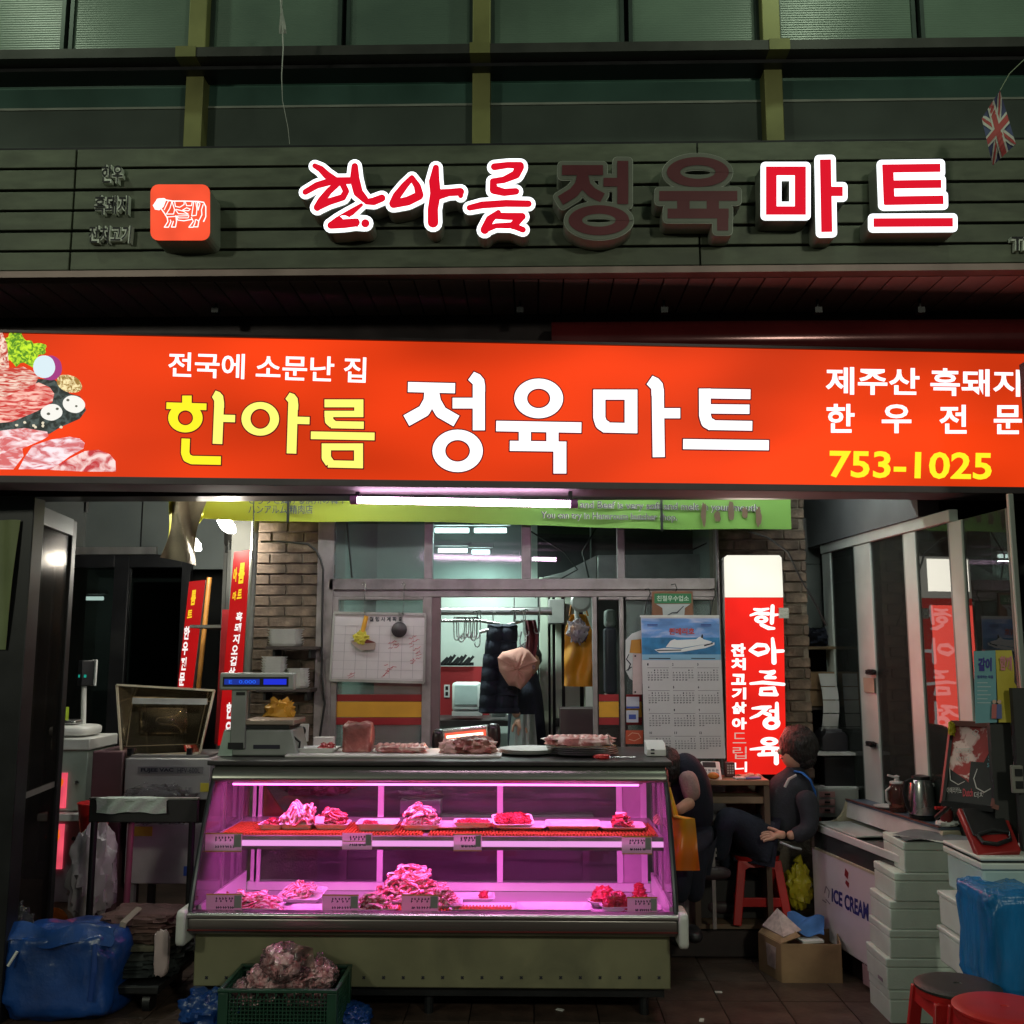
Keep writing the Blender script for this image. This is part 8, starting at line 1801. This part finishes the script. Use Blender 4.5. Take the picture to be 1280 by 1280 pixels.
me_ = T('menu_board', 'brown framed chalk menu board with red and white checks leaning at the right', 'menu board', tuple((mq[2]+mq[3])/2))
MB().prism([p-mn*.002 for p in mq], -mn*.018).build('board', mat('chalk_black', (.012,.012,.013), .5), me_)
for a, b_, w_, m_ in ((mq[0],mq[1],.034,mat('frame_brown', (.16,.05,.04), .5)),(mq[1],mq[2],.026,MT['frame_brown']),(mq[2],mq[3],.02,m_black),(mq[3],mq[0],.014,m_black)): MB().bar(a+mn*.004, b_+mn*.004, w_, .022).build('board_frame', m_, me_)
chk = mat('red_check_print', (.36,.03,.03), .5, 0, .3, 6, col2=(.70,.50,.48), c2scale=16, thr=(.48,.55))
mk = lambda x_, y_, d=.001: mpl.at(1130+x_*150/768, 780+y_*250/1280, d)
b = MB(); b.poly([mk(*p) for p in ((318,650),(610,655),(600,720),(430,1035),(400,1000),(275,915),(300,780))]); b.build('check_print', chk, me_)
m_ch = mat('chalk_white', (.50,.48,.46), .8, var=0); m_cc = mat('chalk_cyan', (.12,.32,.38), .8, var=0); m_cr2 = mat('chalk_red', (.50,.06,.08), .8, var=0)
def mt(s_, x0, y0, x1, y1, m_, bold=.01): b = MB(); text(b, s_, tuple((1130+x_*150/768, 780+y_*250/1280) for x_, y_ in ((x0,y0),(x1,y0),(x1,y1),(x0,y1))), mpl, .003, bold); b.build('lettering', m_, me_)
mt('$3,000', 552,785,612,822,m_cc,.02); mt('$1,000', 540,840,608,880,m_cc,.02); mt('5,000', 533,890,605,922,m_cc,.02); mt('COFFEE', 330,795,430,825,m_ch); mt('HOT ICE', 335,850,420,880,m_ch)
mt('아메리카노', 275,1045,370,1085,m_ch); mt('Dutch', 378,1055,442,1105,m_cr2,.02); mt('더치', 450,1075,512,1115,m_ch)
b = MB(); draw(b, glyph_polys([('v', [(600,700,6),(612,800,6),(605,960,7),(565,1050,7),(515,1078,7),(465,1050,7),(448,990,6),(470,930,5)]), ('v', [(600,700,6),(615,680,6),(640,690,6),(625,730,6),(605,760,5)]), ('v', [(295,930,5),(300,1000,5),(350,1030,5),(390,1010,4)]), ('v', [(440,700,5),(460,680,5),(480,690,5),(462,720,5),(440,705,4)])]), mpl, .003, (150/768,250/1280,1130,780)); b.build('chalk_line', m_ch, me_)
for q_, s_ in (((1191,912),1),((1260,908),-1)): MB().blob(mpl.at(q_[0], q_[1], .015), (.014,.012,.03), .8, .5, 5, s_).build('yellow_tape', mat('tape_yellow', (.6,.5,.03), .5), me_, smooth=True)
MB().tube([mpl.at(1190,1000,-.03), mpl.at(1188,1000,-.03)+Vector((0,.2,-.1))], .01, 6).build('stand_leg', m_black, me_)
X0, X1, Z0, Z1 = W_(1265, 1282, 957, 992, 4.33); t = T('wall_socket', 'grey double socket at the far right edge', 'outlet', (X0, 4.62, Z0)); MB().box(X0, X1, 4.335, 4.355, Z0, Z1).build('plate', mat('socket_grey', (.20,.19,.17), .5), t, bevel=.004)
for k2 in (0, 1): MB().box(X0+.012, X1-.006, 4.330, 4.3345, Z0+.02+k2*.05, Z0+.05+k2*.05).build('socket', m_black, t)
tag(MB().box(P(1268,900,Y=4.36).x, 2.6, 4.36, 4.39, 0, 1.55).build('dark_wall_post', mat('dark_post', (.025,.025,.026), .6), None), 'dark wall strip at the right edge of the shopfront', 'wall')
tag(MB().tube([P(x_, y_, Y=4.55) for x_, y_ in ((1276,780),(1270,840),(1278,900),(1274,960))], .004, 6).build('cable', m_cable, None, smooth=True), 'thin cable at the far right edge above the socket', 'cable')
